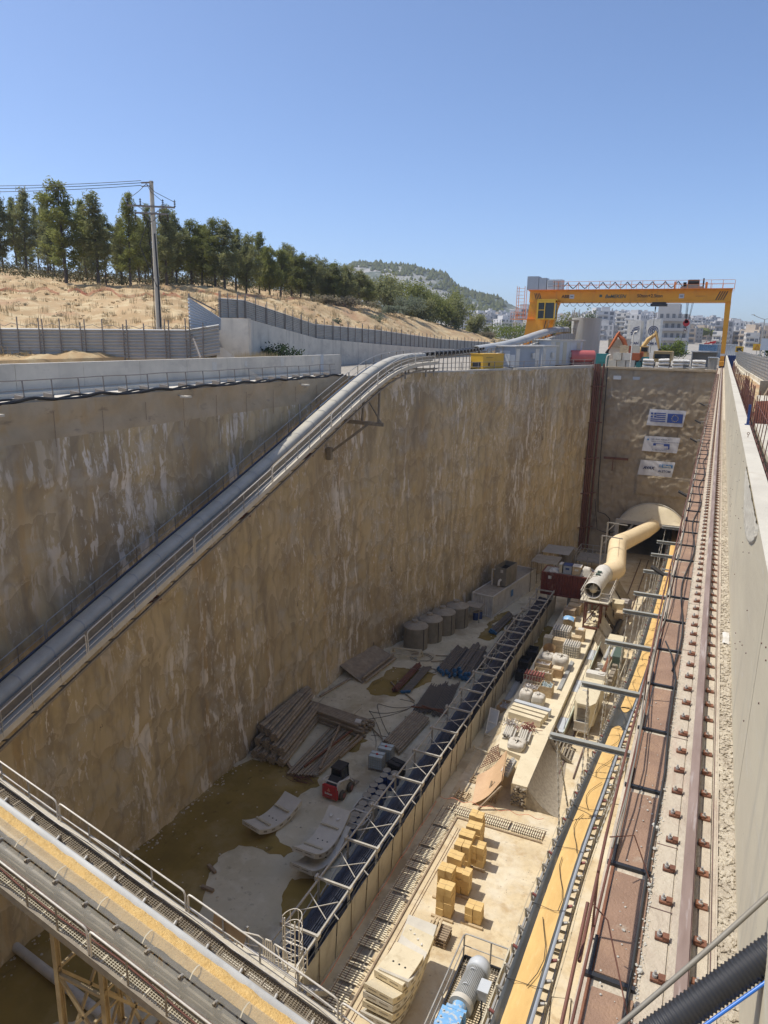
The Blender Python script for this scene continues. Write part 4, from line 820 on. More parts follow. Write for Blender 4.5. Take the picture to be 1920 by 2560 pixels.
# generator
t = T('generator_set', 'yellow boxy diesel generator standing on the rim beside the pale cabins', 'generator', (-23.9, 80, 26.5), local=True); t.rotation_euler = (0, 0, R(75))
mb = MB(); mb.b2((-2.2, -.8, .3), (2.2, .8, 1.85)); mb.b2((-2.25, -.85, 1.85), (2.25, .85, 1.93)); P(t, 'housing', mb, M['yel'])
mb = MB(); mb.b2((-2.3, -.75, 0), (2.3, .75, .3)); P(t, 'skid', mb, M['dark'])
mb = MB()
for x in (-1.1, -.9, .2): mb.b2((x, -.83, .6), (x + .12, -.8, .95))
mb.b2((-1.6, -.83, 1.5), (-.1, -.8, 1.53)); mb.b2((-2.23, -.5, .45), (-2.2, .5, 1.0)); P(t, 'vent', mb, M['black'])
mb = MB(); mb.cyl((-1.4, .3, 1.93), (-1.4, .3, 2.2), .1, 10); P(t, 'exhaust', mb, M['dark'])
def cabin(lab, loc, w_, d, h, rz, mat, roof, door):
    t = T('site_cabin', lab, 'cabin', loc, local=True); t.rotation_euler = (0, 0, rz)
    mb = MB(); mb.b2((-w_ / 2, -d / 2, .15), (w_ / 2, d / 2, h)); P(t, 'wall', mb, mat)
    mb = MB(); mb.b2((-w_ / 2 - .25, -d / 2 - .25, h), (w_ / 2 + .25, d / 2 + .25, h + .14)); P(t, 'roof', mb, roof)
    for (x, ww, m_) in door: mb = MB(); mb.b2((x, -d / 2 - .04, .25), (x + ww, -d / 2, h - .25)); P(t, 'door' if m_ == 'white' else 'panel', mb, M[m_])
    mb = MB(); mb.b2((-w_ / 2 - .03, -d / 4, .3), (-w_ / 2, d / 4, h - .5)); P(t, 'door', mb, M['greyl'])
    mb = MB(); mb.b2((w_ * .1, -d / 2 - .3, 1.2), (w_ * .1 + .5, -d / 2 - .04, 1.9)); P(t, 'air_conditioner', mb, M['white'])
    return t
cabin('grey clad cabin with white roof next to the yellow generator', (-23.6, 92.5, 26.5), 6.2, 3.0, 2.65, R(72), M['grey'], M['white'], [(-2.9, .8, 'white'), (1.6, .9, 'white')])
cabin('small light grey cabin between the two larger ones', (-22.3, 99, 26.5), 3.6, 2.8, 2.7, R(72), M['greyl'], M['white'], [(-1.6, .7, 'white')])
cabin('tallest cabin with beige and grey cladding strips beside the red tank', (-21.6, 106.5, 26.5), 7.0, 3.4, 3.5, R(62), M['greyl'], M['white'], [(-3.4, .8, 'white'), (-2.4, .9, 'beige'), (-.8, .8, 'beige'), (.8, .7, 'greyl'), (2.2, .8, 'beige')])
t = T('fuel_tank', 'faded red cylindrical tank lying on a frame in front of the silo', 'tank', (-18.2, 107.5, 26.5), local=True); t.rotation_euler = (0, 0, R(28))
mb = MB(); mb.cyl((-1.7, 0, 1.35), (1.7, 0, 1.35), .85, 24); P(t, 'shell', mb, M['redtank']); mb = MB(); mb.b2((-1.6, -.8, 0), (-1.3, .8, .8)); mb.b2((1.3, -.8, 0), (1.6, .8, .8)); mb.b2((-1.6, -.6, .2), (1.6, -.5, .5)); P(t, 'saddle', mb, M['redfit'])
t = T('storage_silo', 'wide weathered concrete-grey silo cylinder behind the red tank', 'silo', (-20.7, 124, 26.4))
mb = MB(); mb.cyl((-20.7, 124, 26.4), (-20.7, 124, 33.6), 2.35, 40); P(t, 'shell', mb, M['silo'])
mb = MB()
for k in range(9): a = R(150 + k * 14); mb.bar((-20.7 + 2.3 * math.cos(a), 124 + 2.3 * math.sin(a), 33.5), (-20.7 + 2.3 * math.cos(a), 124 + 2.3 * math.sin(a), 34.5 + .4 * (k % 2)), .08)
mb.b2((-23.4, 121.8, 33.1), (-21.2, 122.4, 33.3)); P(t, 'top_fitting', mb, M['galv'])
mb = MB(); mb.b2((-24.9, 121.2, 26.4), (-23.0, 122.4, 31.8)); tag(mb.build('hopper_chute', M['tansteel']), 'rust brown steel chute box at the top end of the far conveyor beside the silo', 'chute')
mb = MB(); mb.prism([(0, 0), (6.2, 0), (5.2, 2.6), (3.6, 3.2), (1.0, 1.0)], (.95, .3, 0), (0, 0, 1), (-30.4, 117.8, 26.4), (-.6, 2, 0)); tag(mb.build('scrap_heap', M['mix']), 'dark heap of scrap and steelwork under the far conveyor', 'heap')
r = random.Random(31)
# concrete blocks and clutter behind the far wall
k = 0
for (x, z, m_) in [(-13.9, 0, 'concl'), (-12.7, 0, 'concl'), (-11.5, 0, 'seg'), (-13.3, 1.0, 'concl'), (-12.0, 1.0, 'seg'), (-12.5, 2.0, 'crate'), (-11.0, 2.0, 'concl')]:
    mb = MB(); mb.box((x, 107.4 + .2 * (k % 3), 26.5 + .5 + z), (1.1, .9, .96)); mb.box((x, 107.2 + .2 * (k % 3), 26.5 + 1.02 + z), (.25, .12, .08))
    tag(mb.build('concrete_block', M[m_]), ['bottom left cream block of the stack above the far wall', 'bottom middle cream block of the stack above the far wall', 'bottom right grey block of the stack above the far wall', 'second row left block of the stack above the far wall', 'second row right block of the stack above the far wall', 'brownish crate-like block on the top left of the stack', 'topmost right block of the stack above the far wall'][k], 'block', 'blocks stacked above the far wall'); k += 1
mb = MB(); mb.box((-15.4, 108, 27.4), (1.6, 1.2, 1.8)); mb.box((-15.4, 107.35, 27.6), (1.2, .06, .9)); tag(mb.build('site_bin', M['teal']), 'teal metal bin between the silo and the block stack', 'bin')
mb = MB(); mb.box((-9.6, 108, 27.3), (.9, .8, 1.4)); mb.box((-10.4, 107.6, 26.9), (.6, .6, .7)); mb.bar((-10.9, 107.4, 26.6), (-9.9, 107.4, 28.0), .12); tag(mb.build('pump_unit', M['teal']), 'green pump unit beside the white wrapped bundles', 'pump')
# white wrapped bundles
for i, (x0, x1) in enumerate([(-9.75, -8.35), (-7.75, -6.4), (-5.95, -4.6), (-3.5, -1.85), (-5.0, -3.9)]):
    yy = 106.6 + (1.5 if i == 4 else 0)
    lab = ['leftmost white wrapped bundle on the far rim', 'second white wrapped bundle from the left on the far rim', 'middle white wrapped bundle on the far rim', 'rightmost white wrapped bundle on the far rim, by the shed', 'white wrapped bundle behind the middle one on the far rim'][i]
    t = T('wrapped_bundle', lab, 'bundle', ((x0 + x1) / 2, yy, 26.5), 'white wrapped bundles on the far rim')
    for k in range(5):
        mb = MB(); z = 26.75 + (k // 2) * .42 ; yk = yy + (k % 2) * 1.1; tl = r.uniform(-.08, .16)
        mb.grid(lambda u, v, z=z, yk=yk, tl=tl: ((x0 + (x1 - x0) * u), yk + .5 * math.cos(2 * PI * v), z + .22 * math.sin(2 * PI * v) * (1 + .25 * nz(u * 4, v * 3, z)) + tl * u + .05 * nz(u * 9, v * 5, z)), 10, 12); P(t, 'wrapped_roll', mb, M['white'])
t = T('open_shed', 'small open shed with flat pale roof at the right end of the far rim', 'shed', (-1.9, 117, 26.5))
mb = MB(); mb.b2((-4.2, 116, 28.75), (-.4, 119, 28.9)); P(t, 'roof', mb, M['white']); mb = MB(); mb.b2((-4.0, 118.8, 26.5), (-.6, 118.9, 28.7)); mb.b2((-4.05, 116.2, 26.5), (-3.9, 118.9, 28.75)); P(t, 'wall', mb, M['fence'])
mb = MB(); mb.bar((-.7, 116.2, 26.5), (-.7, 116.2, 28.75), .1); P(t, 'post', mb, M['galv'])
t = T('small_shed', 'low grey lean-to beside the crane leg', 'shed', (-1.2, 109, 26.5)); mb = MB(); mb.b2((-1.7, 108.4, 28.1), (-.35, 109.6, 28.2)); P(t, 'roof', mb, M['greyl']); mb = MB()
for x in (-1.6, -.9, -.5): mb.bar((x, 108.5, 26.5), (x, 108.5, 28.1), .07)
mb.b2((-1.6, 109.4, 26.5), (-.5, 109.5, 28.1)); P(t, 'frame', mb, M['galv'])
mb = MB(); mb.b2((-.2, 118, 26.5), (2.4, 120, 28.35)); tag(mb.build('skip', M['blue']), 'dark blue skip standing behind the crane leg', 'skip')
def container(nm, lab, loc, L_, rz, mat, w_=2.44, h=2.6, group=None, mark=None):
    t = T(nm, lab, 'container', loc, group, local=True); t.rotation_euler = (0, 0, rz); n = int(L_ / .14)
    mb = MB()
    for sy in (-1, 1):
        def g(u, v, sy=sy): i = int(round(u * 2 * n)); q = .04 * (1 if (i // 2) % 2 else -1) if i else 0; return (-L_ / 2 + L_ * u, sy * (w_ / 2 - .03) + q * -sy * .7, .15 + (h - .3) * v)
        mb.grid(g, 2 * n, 1, False)
    for sx in (-1, 1):
        m_ = int(w_ / .14)
        def g2(u, v, sx=sx): i = int(round(u * 2 * m_)); q = .03 * (1 if (i // 2) % 2 else -1); return (sx * (L_ / 2 - .05) + q, -w_ / 2 + w_ * u, .15 + (h - .3) * v)
        mb.grid(g2, 2 * m_, 1, False)
    P(t, 'wall', mb, mat)
    mb = MB()
    for sy in (-1, 1):
        for z in (.08, h - .07): mb.b2((-L_ / 2, sy * w_ / 2 - .07, z - .08), (L_ / 2, sy * w_ / 2 + .07, z + .08))
        for sx in (-1, 1): mb.b2((sx * L_ / 2 - .08, sy * w_ / 2 - .08, 0), (sx * L_ / 2 + .08, sy * w_ / 2 + .08, h + .015))
    for sx in (-1, 1):
        for z in (.08, h - .07): mb.b2((sx * L_ / 2 - .07, -w_ / 2, z - .075), (sx * L_ / 2 + .07, w_ / 2, z + .075))
    P(t, 'frame', mb, mat)
    mb = MB(); mb.b2((-L_ / 2 + .08, -w_ / 2 + .08, h - .09), (L_ / 2 - .08, w_ / 2 - .08, h - .02)); P(t, 'roof', mb, M['tanktop'])
    if mark: mb = MB(); mb.b2(*mark[0]); P(t, 'door_label', mb, M[mark[1]])
    return t
container('shipping_container', 'blue corrugated container with red steelwork on top, behind the far rim', (-2.3, 137, 27.6), 2.7, 0, M['bluec'], h=2.2)
mb = MB()
for k in range(3): mb.bar((-3.0, 137 + .2 * k, 29.9), (-1.2, 137, 30.1 + .15 * k), .12); mb.bar((-2.9 + .6 * k, 137, 29.8), (-2.6 + .6 * k, 137, 30.35), .1)
tag(mb.build('steelwork_pile', M['red']), 'red steelwork lying on top of the blue container', 'steelwork')
container('shipping_container', 'pale grey corrugated container behind the crane leg', (.6, 139, 27.6), 3.2, 0, M['greyl'], h=2.3)
mb = MB(); mb.b2((-4.5, 134, 26.4), (2.6, 141, 27.6)); tag(mb.build('platform', M['concl']), 'raised concrete platform carrying the blue and grey containers', 'platform')
# logo silos
for i, (x, lab) in enumerate(((-17.2, 'white square cement silo with a striped round emblem and the word TITAN'), (-13.4, 'white square cement silo with concentric ring emblem behind the excavator'))):
    t = T('cement_silo', lab, 'silo', (x, 166, 26.4), local=True); t.rotation_euler = (0, 0, R(-6))
    mb = MB(); mb.b2((-1.15, -1.3, .2), (1.15, 1.3, 8.3 if i else 8.0)); mb.b2((-1.7, -1.0, .2), (-1.15, 1.0, 8.1)); P(t, 'shell', mb, M['white'])
    mb = MB()
    if i == 0:
        for k, (a, b) in enumerate(((-.75, .35), (-.85, .75), (-.6, .85), (-.35, .8))):
            z = 5.0 + k * .42; mb.prism([(a, z), (b, z + .38), (b + .03, z + .55), (a - .02, z + .22)], (1, 0, 0), (0, 0, 1), (0, -1.34, 0), (0, .03, 0))
    else:
        for rad in (.95, .62, .3):
            for k in range(20):
                a, b = 2 * PI * k / 20, 2 * PI * (k + 1) / 20; mb.bar((-.15 + rad * math.cos(a), -1.33, 5.9 + rad * math.sin(a)), (-.15 + rad * math.cos(b), -1.33, 5.9 + rad * math.sin(b)), .16, .03, up=(0, 1, 0))
    P(t, 'emblem', mb, M['ink']); text('TITAN' if i == 0 else 'OMI K', .7, M['ink'], t, (-1.05, -1.33, 3.1), bold=.02)
mb = MB(); mb.b2((-20.4, 150, 26.4), (-17.0, 156, 30.6)); mb.mi(1); mb.b2((-20.5, 149.7, 28.9), (-17.0, 149.95, 30.4)); tag(mb.build('brown_building', [M['bld3'], M['wood']]), 'low brown building with dark window right of the weathered silo', 'building')
t = T('apartment_block', 'grey four storey apartment block with long balconies just behind the cement silos', 'building', (-14.5, 250, 26.4), local=True)
mb = MB(); mb.b2((-5, -5, 0), (4.2, 5, 11.5)); mb.b2((-5, -5, 11.5), (1.2, 4, 15.2)); P(t, 'wall', mb, M['bld1'])
for k in range(4): mb = MB(); z = 1.2 + k * 2.9; mb.b2((-5, -6.2, z), (4.2, -5, z + .2)); mb.b2((-5, -6.25, z + .2), (4.2, -6.15, z + 1)); P(t, 'balcony', mb, M['bld4'])
for k in range(4):
    for q in range(5): mb = MB(); z = 1.6 + k * 2.9; x = -4.3 + q * 1.75; mb.b2((x, -5.05, z), (x + .9, -4.95, z + 1.9)); P(t, 'window', mb, M['win'])
# excavators
def exc(lab, loc, rz, mat, pts, flip=1):
    t = T('excavator', lab, 'excavator', loc, local=True); t.rotation_euler = (0, 0, rz)
    for sy in (-1, 1): mb = MB(); mb.b2((-1.6, sy * 1.0 - .25, 0), (1.6, sy * 1.0 + .25, .7)); P(t, 'track', mb, M['dark'])
    mb = MB(); mb.b2((-1.6, -1.1, .8), (1.0, 1.1, 1.9)); mb.b2((-1.7, -1.1, .9), (-1.2, 1.1, 2.1)); P(t, 'body', mb, mat)
    mb = MB(); mb.b2((.0, -1.1, 1.9), (1.1, -.1, 3.0)); P(t, 'cab', mb, mat); mb = MB(); mb.b2((.1, -1.13, 2.1), (1.13, -.2, 2.8)); P(t, 'cab_window', mb, M['glass'])
    a, b, c, d = [Vector(p) for p in pts]
    mb = MB(); mb.tube([a, a.lerp(b, .55) + Vector((0, 0, .5)), b], [.28, .36, .22], 4); P(t, 'boom', mb, mat); mb = MB(); mb.tube([b + (b - c).normalized() * .5, b, c], [.12, .26, .16], 4); mb.cyl(a.lerp(b, .6) + Vector((0, 0, .6)), b.lerp(c, -.12), .08, 6); P(t, 'stick', mb, mat)
    mb = MB(); mb.tube([c, c + Vector((.25, 0, -.5)), d], [.16, .3, .12], 6); P(t, 'bucket', mb, M['dark']); return t
exc('orange-red excavator with curved boom behind the block stack', (-12.9, 122, 26.4), R(184), M['orangem'], [(.5, .3, 1.8), (2.4, .3, 4.7), (3.6, .3, 2.4), (3.5, .3, 1.2)])
exc('ochre excavator with its boom raised in front of the right cement silo', (-11.9, 126, 26.4), R(-6), M['ochre'], [(-.6, .3, 1.8), (1.9, .3, 4.9), (2.6, .3, 2.6), (2.6, .3, 1.4)])
t = T('tipper_truck', 'yellowish tipper truck cab beside the raised excavator', 'truck', (-8.2, 120, 26.4), local=True)
mb = MB(); mb.b2((-1.3, -1, .9), (1.3, 4, 2.3)); mb.b2((-1.3, -1.5, .7), (1.3, -1, 1.7)); P(t, 'body', mb, M['ochre']); mb = MB(); mb.b2((-1.1, -1.53, 1.2), (1.1, -1.5, 1.9)); P(t, 'windscreen', mb, M['glass'])
for x in (-1.1, 1.1): mb = MB(); mb.cyl((x - .15, -.6, .5), (x + .15, -.6, .5), .5, 16); P(t, 'wheel', mb, M['tyre'])
mb = MB(); mb.tube([(-8.9, 107, 26.5), (-8.9, 107, 28.5)], .06, 6)
for k, (x, z0, z1) in enumerate(((-11.35, 26.5, 31.4), (-14.6, 26.5, 28.2))):
    mb = MB(); mb.tube([(x, 106.3, z0), (x, 106.3, z1 - .5), (x + .1, 106.3, z1 - .1), (x + .5, 106.3, z1)], .09, 8); tag(mb.build('standpipe', M['galvl']), ['tall pale bent standpipe in front of the concrete blocks', 'short pale standpipe beside the teal bin'][k], 'pipe')
# rim guard rail on the far-left rim
t = T('rim_railing', 'thin dark railing along the rim in front of the site cabins', 'railing', (-22, 86, 26.5))
mb = MB(); n = 13
for i in range(n): y = 66 + i * 3.2; x = -27.2 + (y - 60) / 45 * 11.95 - .5; mb.bar((x, y, 26.45), (x, y, 27.6), .06)
P(t, 'post', mb, M['fencepost']); mb = MB()
for h in (27.1, 27.55): mb.tube([(-27.7 + (y - 60) / 45 * 11.95, y, h + .05 * nz(y * .3, h)) for y in range(66, 105, 2)], .025, 4)
P(t, 'rail', mb, M['fencepost'])
mb = MB()
for a, b in ((62, 82), (83, 104)):
    f = lambda y: -27.55 + (y - 60) / 45 * 11.95
    mb.bar((f(a), a, 26.62), (f(b), b, 26.62), .55, .4)
tag(mb.build('kerb_beam', M['conc']), 'rough grey concrete kerb along the rim below the cabins', 'kerb')
# far right street: fence, barriers, signs, lamp
t = T('mesh_fence', 'grey perforated street fence on concrete barriers at the right', 'fence', (2, 65, 27))
pts = [(1.75, 110), (1.62, 85), (1.95, 65), (2.45, 46), (3.4, 28)]
for (a, b) in zip(pts, pts[1:]):
    L_ = math.dist(a, b); n = int(L_ / 2)
    for i in range(n):
        p = [a[k] + (b[k] - a[k]) * i / n for k in (0, 1)]; q = [a[k] + (b[k] - a[k]) * (i + 1) / n for k in (0, 1)]
        mb = MB(); mb.bar((*p, 27.9), (*p, 29.3), .07)
        for h in range(7): mb.bar((*p, 28.05 + h * .19), (*q, 28.05 + h * .19), .03, .1)
        for h in range(5): s = h / 5; x, y = p[0] + (q[0] - p[0]) * s, p[1] + (q[1] - p[1]) * s; mb.bar((x, y, 27.95), (x, y, 29.25), .05)
        P(t, 'panel', mb, M['galv'])
for i, (a, b) in enumerate(zip(pts, pts[1:])):
    mb = MB(); L_ = math.dist(a, b); n = int(L_ / 6) + 1
    for k in range(n):
        p = [a[c] + (b[c] - a[c]) * (k + .02) / n for c in (0, 1)]; q = [a[c] + (b[c] - a[c]) * (k + .98) / n for c in (0, 1)]
        mb.bar((*p, 27.35), (*q, 27.35), .5, .75); mb.bar((*p, 27.8), (*q, 27.8), .22, .3)
    P(t, 'barrier', mb, M['concl'])
t = T('street_lamp', 'tall double-arm street lamp at the right edge of the picture', 'street lamp', (3.3, 81, 27))
mb = MB(); mb.tube([(3.35, 81, 27), (3.35, 81, 32.35)], [.06, .04], 8); mb.tube([(2.35, 81, 32.75), (2.9, 81, 32.5), (3.35, 81, 32.35), (3.9, 81, 32.5), (4.5, 81, 32.75)], .03, 6); P(t, 'pole', mb, M['galv'])
for x in (2.3, 4.55): mb = MB(); mb.box((x, 81, 32.78), (.32, .14, .06)); P(t, 'lamp_head', mb, M['galvl'])
for (x, y, z, w_, h, tx, lab) in ((1.75, 95, 29.4, .85, .65, 'IIK', 'square orange road sign lettered on the fence line'), (3.3, 88, 29.7, .85, .7, '', 'square orange warning sign with a red triangle')):
    t = T('road_sign', lab, 'sign', (x, y, 27)); mb = MB(); mb.box((x, y, z), (w_, .04, h)); P(t, 'sign_board', mb, M['yel']); mb = MB(); mb.bar((x, y + .05, 26.8), (x, y + .05, z), .05); P(t, 'post', mb, M['galv'])
    if tx: text(tx, .5, M['black'], t, (x - .32, y - .03, z - .2), bold=.03)
    else:
        mb = MB(); 
        for (p, q) in (((-.26, -.2), (.26, -.2)), ((.26, -.2), (0, .26)), ((0, .26), (-.26, -.2))): mb.bar((x + p[0], y - .03, z + p[1]), (x + q[0], y - .03, z + q[1]), .07, .02)
        P(t, 'triangle', mb, M['red'])
mb = MB(); mb.box((3.15, 68, 30.0), (.75, .08, .95)); mb.bar((3.15, 68.1, 27), (3.15, 68.1, 30), .06); tag(mb.build('sign_back', M['greyl']), 'grey backed road sign on a pole at the right edge', 'sign')
# ================================================================ conveyors
def V3(*a): return Vector(a)
class Path:
    def __init__(s, pts): 
        s.p = [Vector(p) for p in pts]; s.l = [0]
        for a, b in zip(s.p, s.p[1:]): s.l.append(s.l[-1] + (b - a).length)
        s.L = s.l[-1]
    def at(s, d, lat=0, up=0):
        d = max(0, min(s.L, d)); i = 0
        while i < len(s.l) - 2 and d > s.l[i + 1]: i += 1
        a, b = s.p[i], s.p[i + 1]; p = a.lerp(b, (d - s.l[i]) / (s.l[i + 1] - s.l[i])); t = (b - a).normalized()
        # smooth the tangent near knots
        r = Vector((t.y, -t.x, 0)).normalized(); return p + r * lat + Vector((0, 0, up))
def smooth_knots(k, n=3):
    k = [Vector(x) for x in k]
    for _ in range(n):
        o = [k[0]]
        for a, b in zip(k, k[1:]): o += [a.lerp(b, .25), a.lerp(b, .75)]
        k = o + [k[-1]]
    return k
def ribbon(mb, pa, s0, s1, prof, step=1.0, closed=False, wob=0):
    n = max(1, int((s1 - s0) / step)); m = len(prof) - (0 if closed else 1)
    def g(u, v):
        i = int(round(u * (len(prof) if closed else len(prof) - 1))) % len(prof); l, h = prof[i]; d = s0 + (s1 - s0) * v
        q = pa.at(d, l, h)
        if wob: q = q + Vector((0, 0, wob * fbm(l * 4 + d * .2, d * 2.3)))
        return q
    mb.grid(g, len(prof) if closed else len(prof) - 1, n, True)
def stringer(mb, pa, s0, s1, lat, up, w_, h_, step=2.0):
    n = max(1, int((s1 - s0) / step))
    for i in range(n):
        a, b = s0 + (s1 - s0) * i / n, s0 + (s1 - s0) * (i + 1) / n; mb.bar(pa.at(a, lat, up), pa.at(b, lat, up), w_, h_)
def handrails(t, pa, s0, s1, lat, sec, mat, top=1.1, r_=.028, out=0, mids=(.55,), pstep=1.35, postmat=None, rail2=True):
    s = s0
    while s < s1 - .5:
        e = min(s + sec - .12, s1); mb = MB()
        mb.tube([pa.at(s, lat, .05), pa.at(s, lat, top - .12), pa.at(s + .05, lat, top - .02), pa.at(s + .15, lat, top)] + [pa.at(s + .15 + (e - s - .3) * k / 6, lat, top) for k in range(1, 6)] + [pa.at(e - .15, lat, top), pa.at(e - .05, lat, top - .02), pa.at(e, lat, top - .12), pa.at(e, lat, .05)], r_, 7)
        for m_ in mids: mb.tube([pa.at(s + (e - s) * k / 5, lat, m_) for k in range(6)], r_ * .7, 6)
        h = P(t, 'handrail', mb, mat)
        mb = MB(); n = max(1, int((e - s) / pstep))
        for k in range(1, n): d = s + (e - s) * k / n; mb.bar(pa.at(d, lat, -.1), pa.at(d, lat, top - .02), .055, .03)
        sub(h, 'post', mb, postmat or mat); s += sec
def idlers(t, pa, s0, s1, step, lat, hw, up, frame, red=True, nmax=99):
    n = min(nmax, int((s1 - s0) / step))
    for i in range(n):
        d = s0 + step * (i + .5); mb = MB()
        for k in (-1, 1):
            mb.bar(pa.at(d, lat + k * (hw + .12), up - .42), pa.at(d, lat + k * (hw + .16), up + .12), .06, .08)
            mb.bar(pa.at(d, lat + k * (hw + .14), up + .06), pa.at(d, lat + k * hw * .45, up - .32), .05, .05); mb.bar(pa.at(d + .14, lat + k * (hw + .12), up - .4), pa.at(d, lat + k * (hw + .16), up + .1), .04)
        mb.bar(pa.at(d, lat - hw - .15, up - .4), pa.at(d, lat + hw + .15, up - .4), .08, .08); fr = P(t, 'idler_frame', mb, frame)
        mb = MB()
        for k in (-1, 1): mb.cyl(pa.at(d, lat + k * hw * .4, up - .16), pa.at(d, lat + k * (hw + .13), up + .07), .055, 8)
        sub(fr, 'roller', mb, M['redfit'] if (red and i % 3 == 0) else M['galv'])
# ---- long covered conveyor climbing along the left wall and over the rim
LCK = smooth_knots([(-26.3, 6, 9.7), (-26.3, 24.6, 16.35), (-26.3, 38.5, 20.95), (-26.3, 50.2, 25.15), (-26.3, 56.2, 27.0), (-26.35, 61.0, 27.65), (-26.4, 67.5, 27.72)], 2)
lc = Path(LCK); t = T('belt_conveyor', 'long hooded belt conveyor climbing the left wall and bending over the rim', 'conveyor', (-26.3, 30, 15))
L1 = lc.L
mb = MB(); ribbon(mb, lc, 0, L1 - 1, [(-.48, .55), (-.44, .78), (-.30, .88), (.18, .86), (.36, .74), (.42, .45)], .8); P(t, 'hood', mb, M['coversil'])
mb = MB()
for i in range(34):
    d = 1 + i * 1.9
    if d < L1 - 2: ribbon(mb, lc, d, d + .07, [(-.49, .55), (-.45, .79), (-.31, .90), (.19, .88), (.37, .75), (.43, .45)], .07)
P(t, 'hood_strap', mb, M['galv'])
mb = MB(); stringer(mb, lc, 0, L1, -.66, .42, .1, .6); P(t, 'stringer', mb, M['navy']); mb = MB(); stringer(mb, lc, 0, L1, .66, .35, .1, .5); P(t, 'stringer', mb, M['dirtystl'])
mb = MB(); ribbon(mb, lc, 0, L1, [(-1.3, 0), (-.75, 0)], 2); P(t, 'walkway', mb, M['dirtystl']); mb = MB(); ribbon(mb, lc, 0, L1, [(.66, 0), (1.25, 0)], 2); P(t, 'walkway', mb, M['coversil'])
mb = MB(); stringer(mb, lc, 0, L1, 1.27, -.06, .1, .3); P(t, 'edge_beam', mb, M['concl']); mb = MB(); stringer(mb, lc, 0, L1, 1.2, -.62, .12, .12); stringer(mb, lc, 0, L1, -1.2, -.62, .12, .12)
for i in range(40):
    a, b = L1 * i / 40, L1 * (i + 1) / 40; k = 1 if i % 2 else -1
    mb.bar(lc.at(a, -1.2, -.62), lc.at(b, 1.2, -.62), .06)
P(t, 'girder', mb, M['dirtystl'])
mb = MB(); stringer(mb, lc, 0, L1, -1.32, -.06, .1, .3); P(t, 'edge_beam', mb, M['dirtystl'])
handrails(t, lc, 1, L1 - 1, 1.3, 8.2, M['galvl'], 1.05, .03, postmat=M['galv'], mids=(.3, .6)); handrails(t, lc, 1, L1 - 1, -1.32, 8.2, M['galv'], 1.05, .03, postmat=M['dirtystl'])
# wall brackets
for y, nm in ((27.5, 0), (35.6, 0), (43.3, 0)):
    d = (y - 6) * 1.055; p = lc.at(d, 1.2, -.7); mb = MB(); mb.bar(p, (-28.4, p.y, p.z), .18, .22); mb.bar(p + Vector((-.3, 0, -.1)), (-28.4, p.y, p.z - 1.6), .12); P(t, 'wall_bracket', mb, M['rustpipe'])
mb = MB(); mb.bar((-24.6, 53.8, 23.0), (-28.2, 53.6, 23.1), .25, .3); mb.bar((-24.8, 51.8, 23.4), (-28.3, 51, 20.6), .2); mb.bar((-25.1, 53.8, 23.0), (-25.2, 54.2, 25.8), .16); mb.bar((-26.6, 53.8, 23.0), (-26.6, 54.2, 25.8), .16); mb.bar((-24.8, 53.8, 23.1), (-26.6, 54.2, 25.4), .08); mb.bar((-28.1, 51, 20.2), (-28.1, 51, 21.2), .4)
P(t, 'wall_bracket', mb, M['dirtystl'])
mb = MB()
for y in (60, 65, 67): 
    for x in (-27.2, -25.4): mb.bar((x, y, 26.4), (x, y, 27.2), .14)
P(t, 'support', mb, M['galv'])
# ---- open conveyor from the first head to the far one, then the far hooded one
mid = Path([(-26.5, 66.5, 28.35), (-26.3, 76, 28.5), (-26.4, 85.5, 28.8)]); t = T('belt_conveyor', 'short open belt conveyor with black rollers between the two hooded conveyors on the rim', 'conveyor', (-26.4, 75, 26.4))
mb = MB(); ribbon(mb, mid, 0, mid.L, [(-.55, .25), (-.3, .05), (.3, .05), (.55, .25)], 1); P(t, 'belt', mb, M['belt'])
for i in range(16):
    d = .5 + i * 1.18; mb = MB()
    for k in (-1, 1): mb.cyl(mid.at(d, k * .2, -.1), mid.at(d, k * .62, .2), .11, 10)
    P(t, 'roller', mb, M['black'])
    mb = MB(); mb.bar(mid.at(d, .7, -.3), mid.at(d, .7, .3), .06); mb.bar(mid.at(d, -.7, -.3), mid.at(d, -.7, .3), .06); mb.bar(mid.at(d, .72, -.3), (mid.at(d, .72).x, mid.at(d, .72).y, 26.5), .07); P(t, 'frame', mb, M['galv'])
mb = MB(); stringer(mb, mid, 0, mid.L, .72, -.25, .08, .16); stringer(mb, mid, 0, mid.L, -.72, -.25, .08, .16); P(t, 'stringer', mb, M['dirtystl'])
fc = Path(smooth_knots([(-26.8, 84.5, 28.2), (-25.8, 97, 28.9), (-24.8, 108, 30.3), (-24.0, 115, 31.1), (-23.4, 121.5, 31.2)], 2)); t = T('belt_conveyor', 'far hooded conveyor rising from behind the cabins to the chute beside the silo', 'conveyor', (-25.5, 100, 26.4))
mb = MB(); ribbon(mb, fc, 0, fc.L, [(-.7, .2), (-.6, .7), (-.3, .95), (.3, .95), (.6, .7), (.7, .2)], 1.5); P(t, 'hood', mb, M['silo'])
mb = MB(); ribbon(mb, fc, 0, fc.L, [(.7, -.1), (1.5, -.1)], 2); stringer(mb, fc, 0, fc.L, 1.5, -.5, .12, .9); P(t, 'walkway', mb, M['fence'])
mb = MB()
for i in range(30): d = fc.L * i / 29; mb.bar(fc.at(d, 1.55, -.9), fc.at(d, 1.55, .65), .06)
stringer(mb, fc, 0, fc.L, 1.55, .65, .06, .06); P(t, 'handrail', mb, M['dirtystl'])
mb = MB()
for s in (.35, .62, .9):
    for k in (-1, 1): q = fc.at(fc.L * s, k); mb.bar((q.x, q.y, 26.4), q, .18)
P(t, 'support', mb, M['rustpipe'])
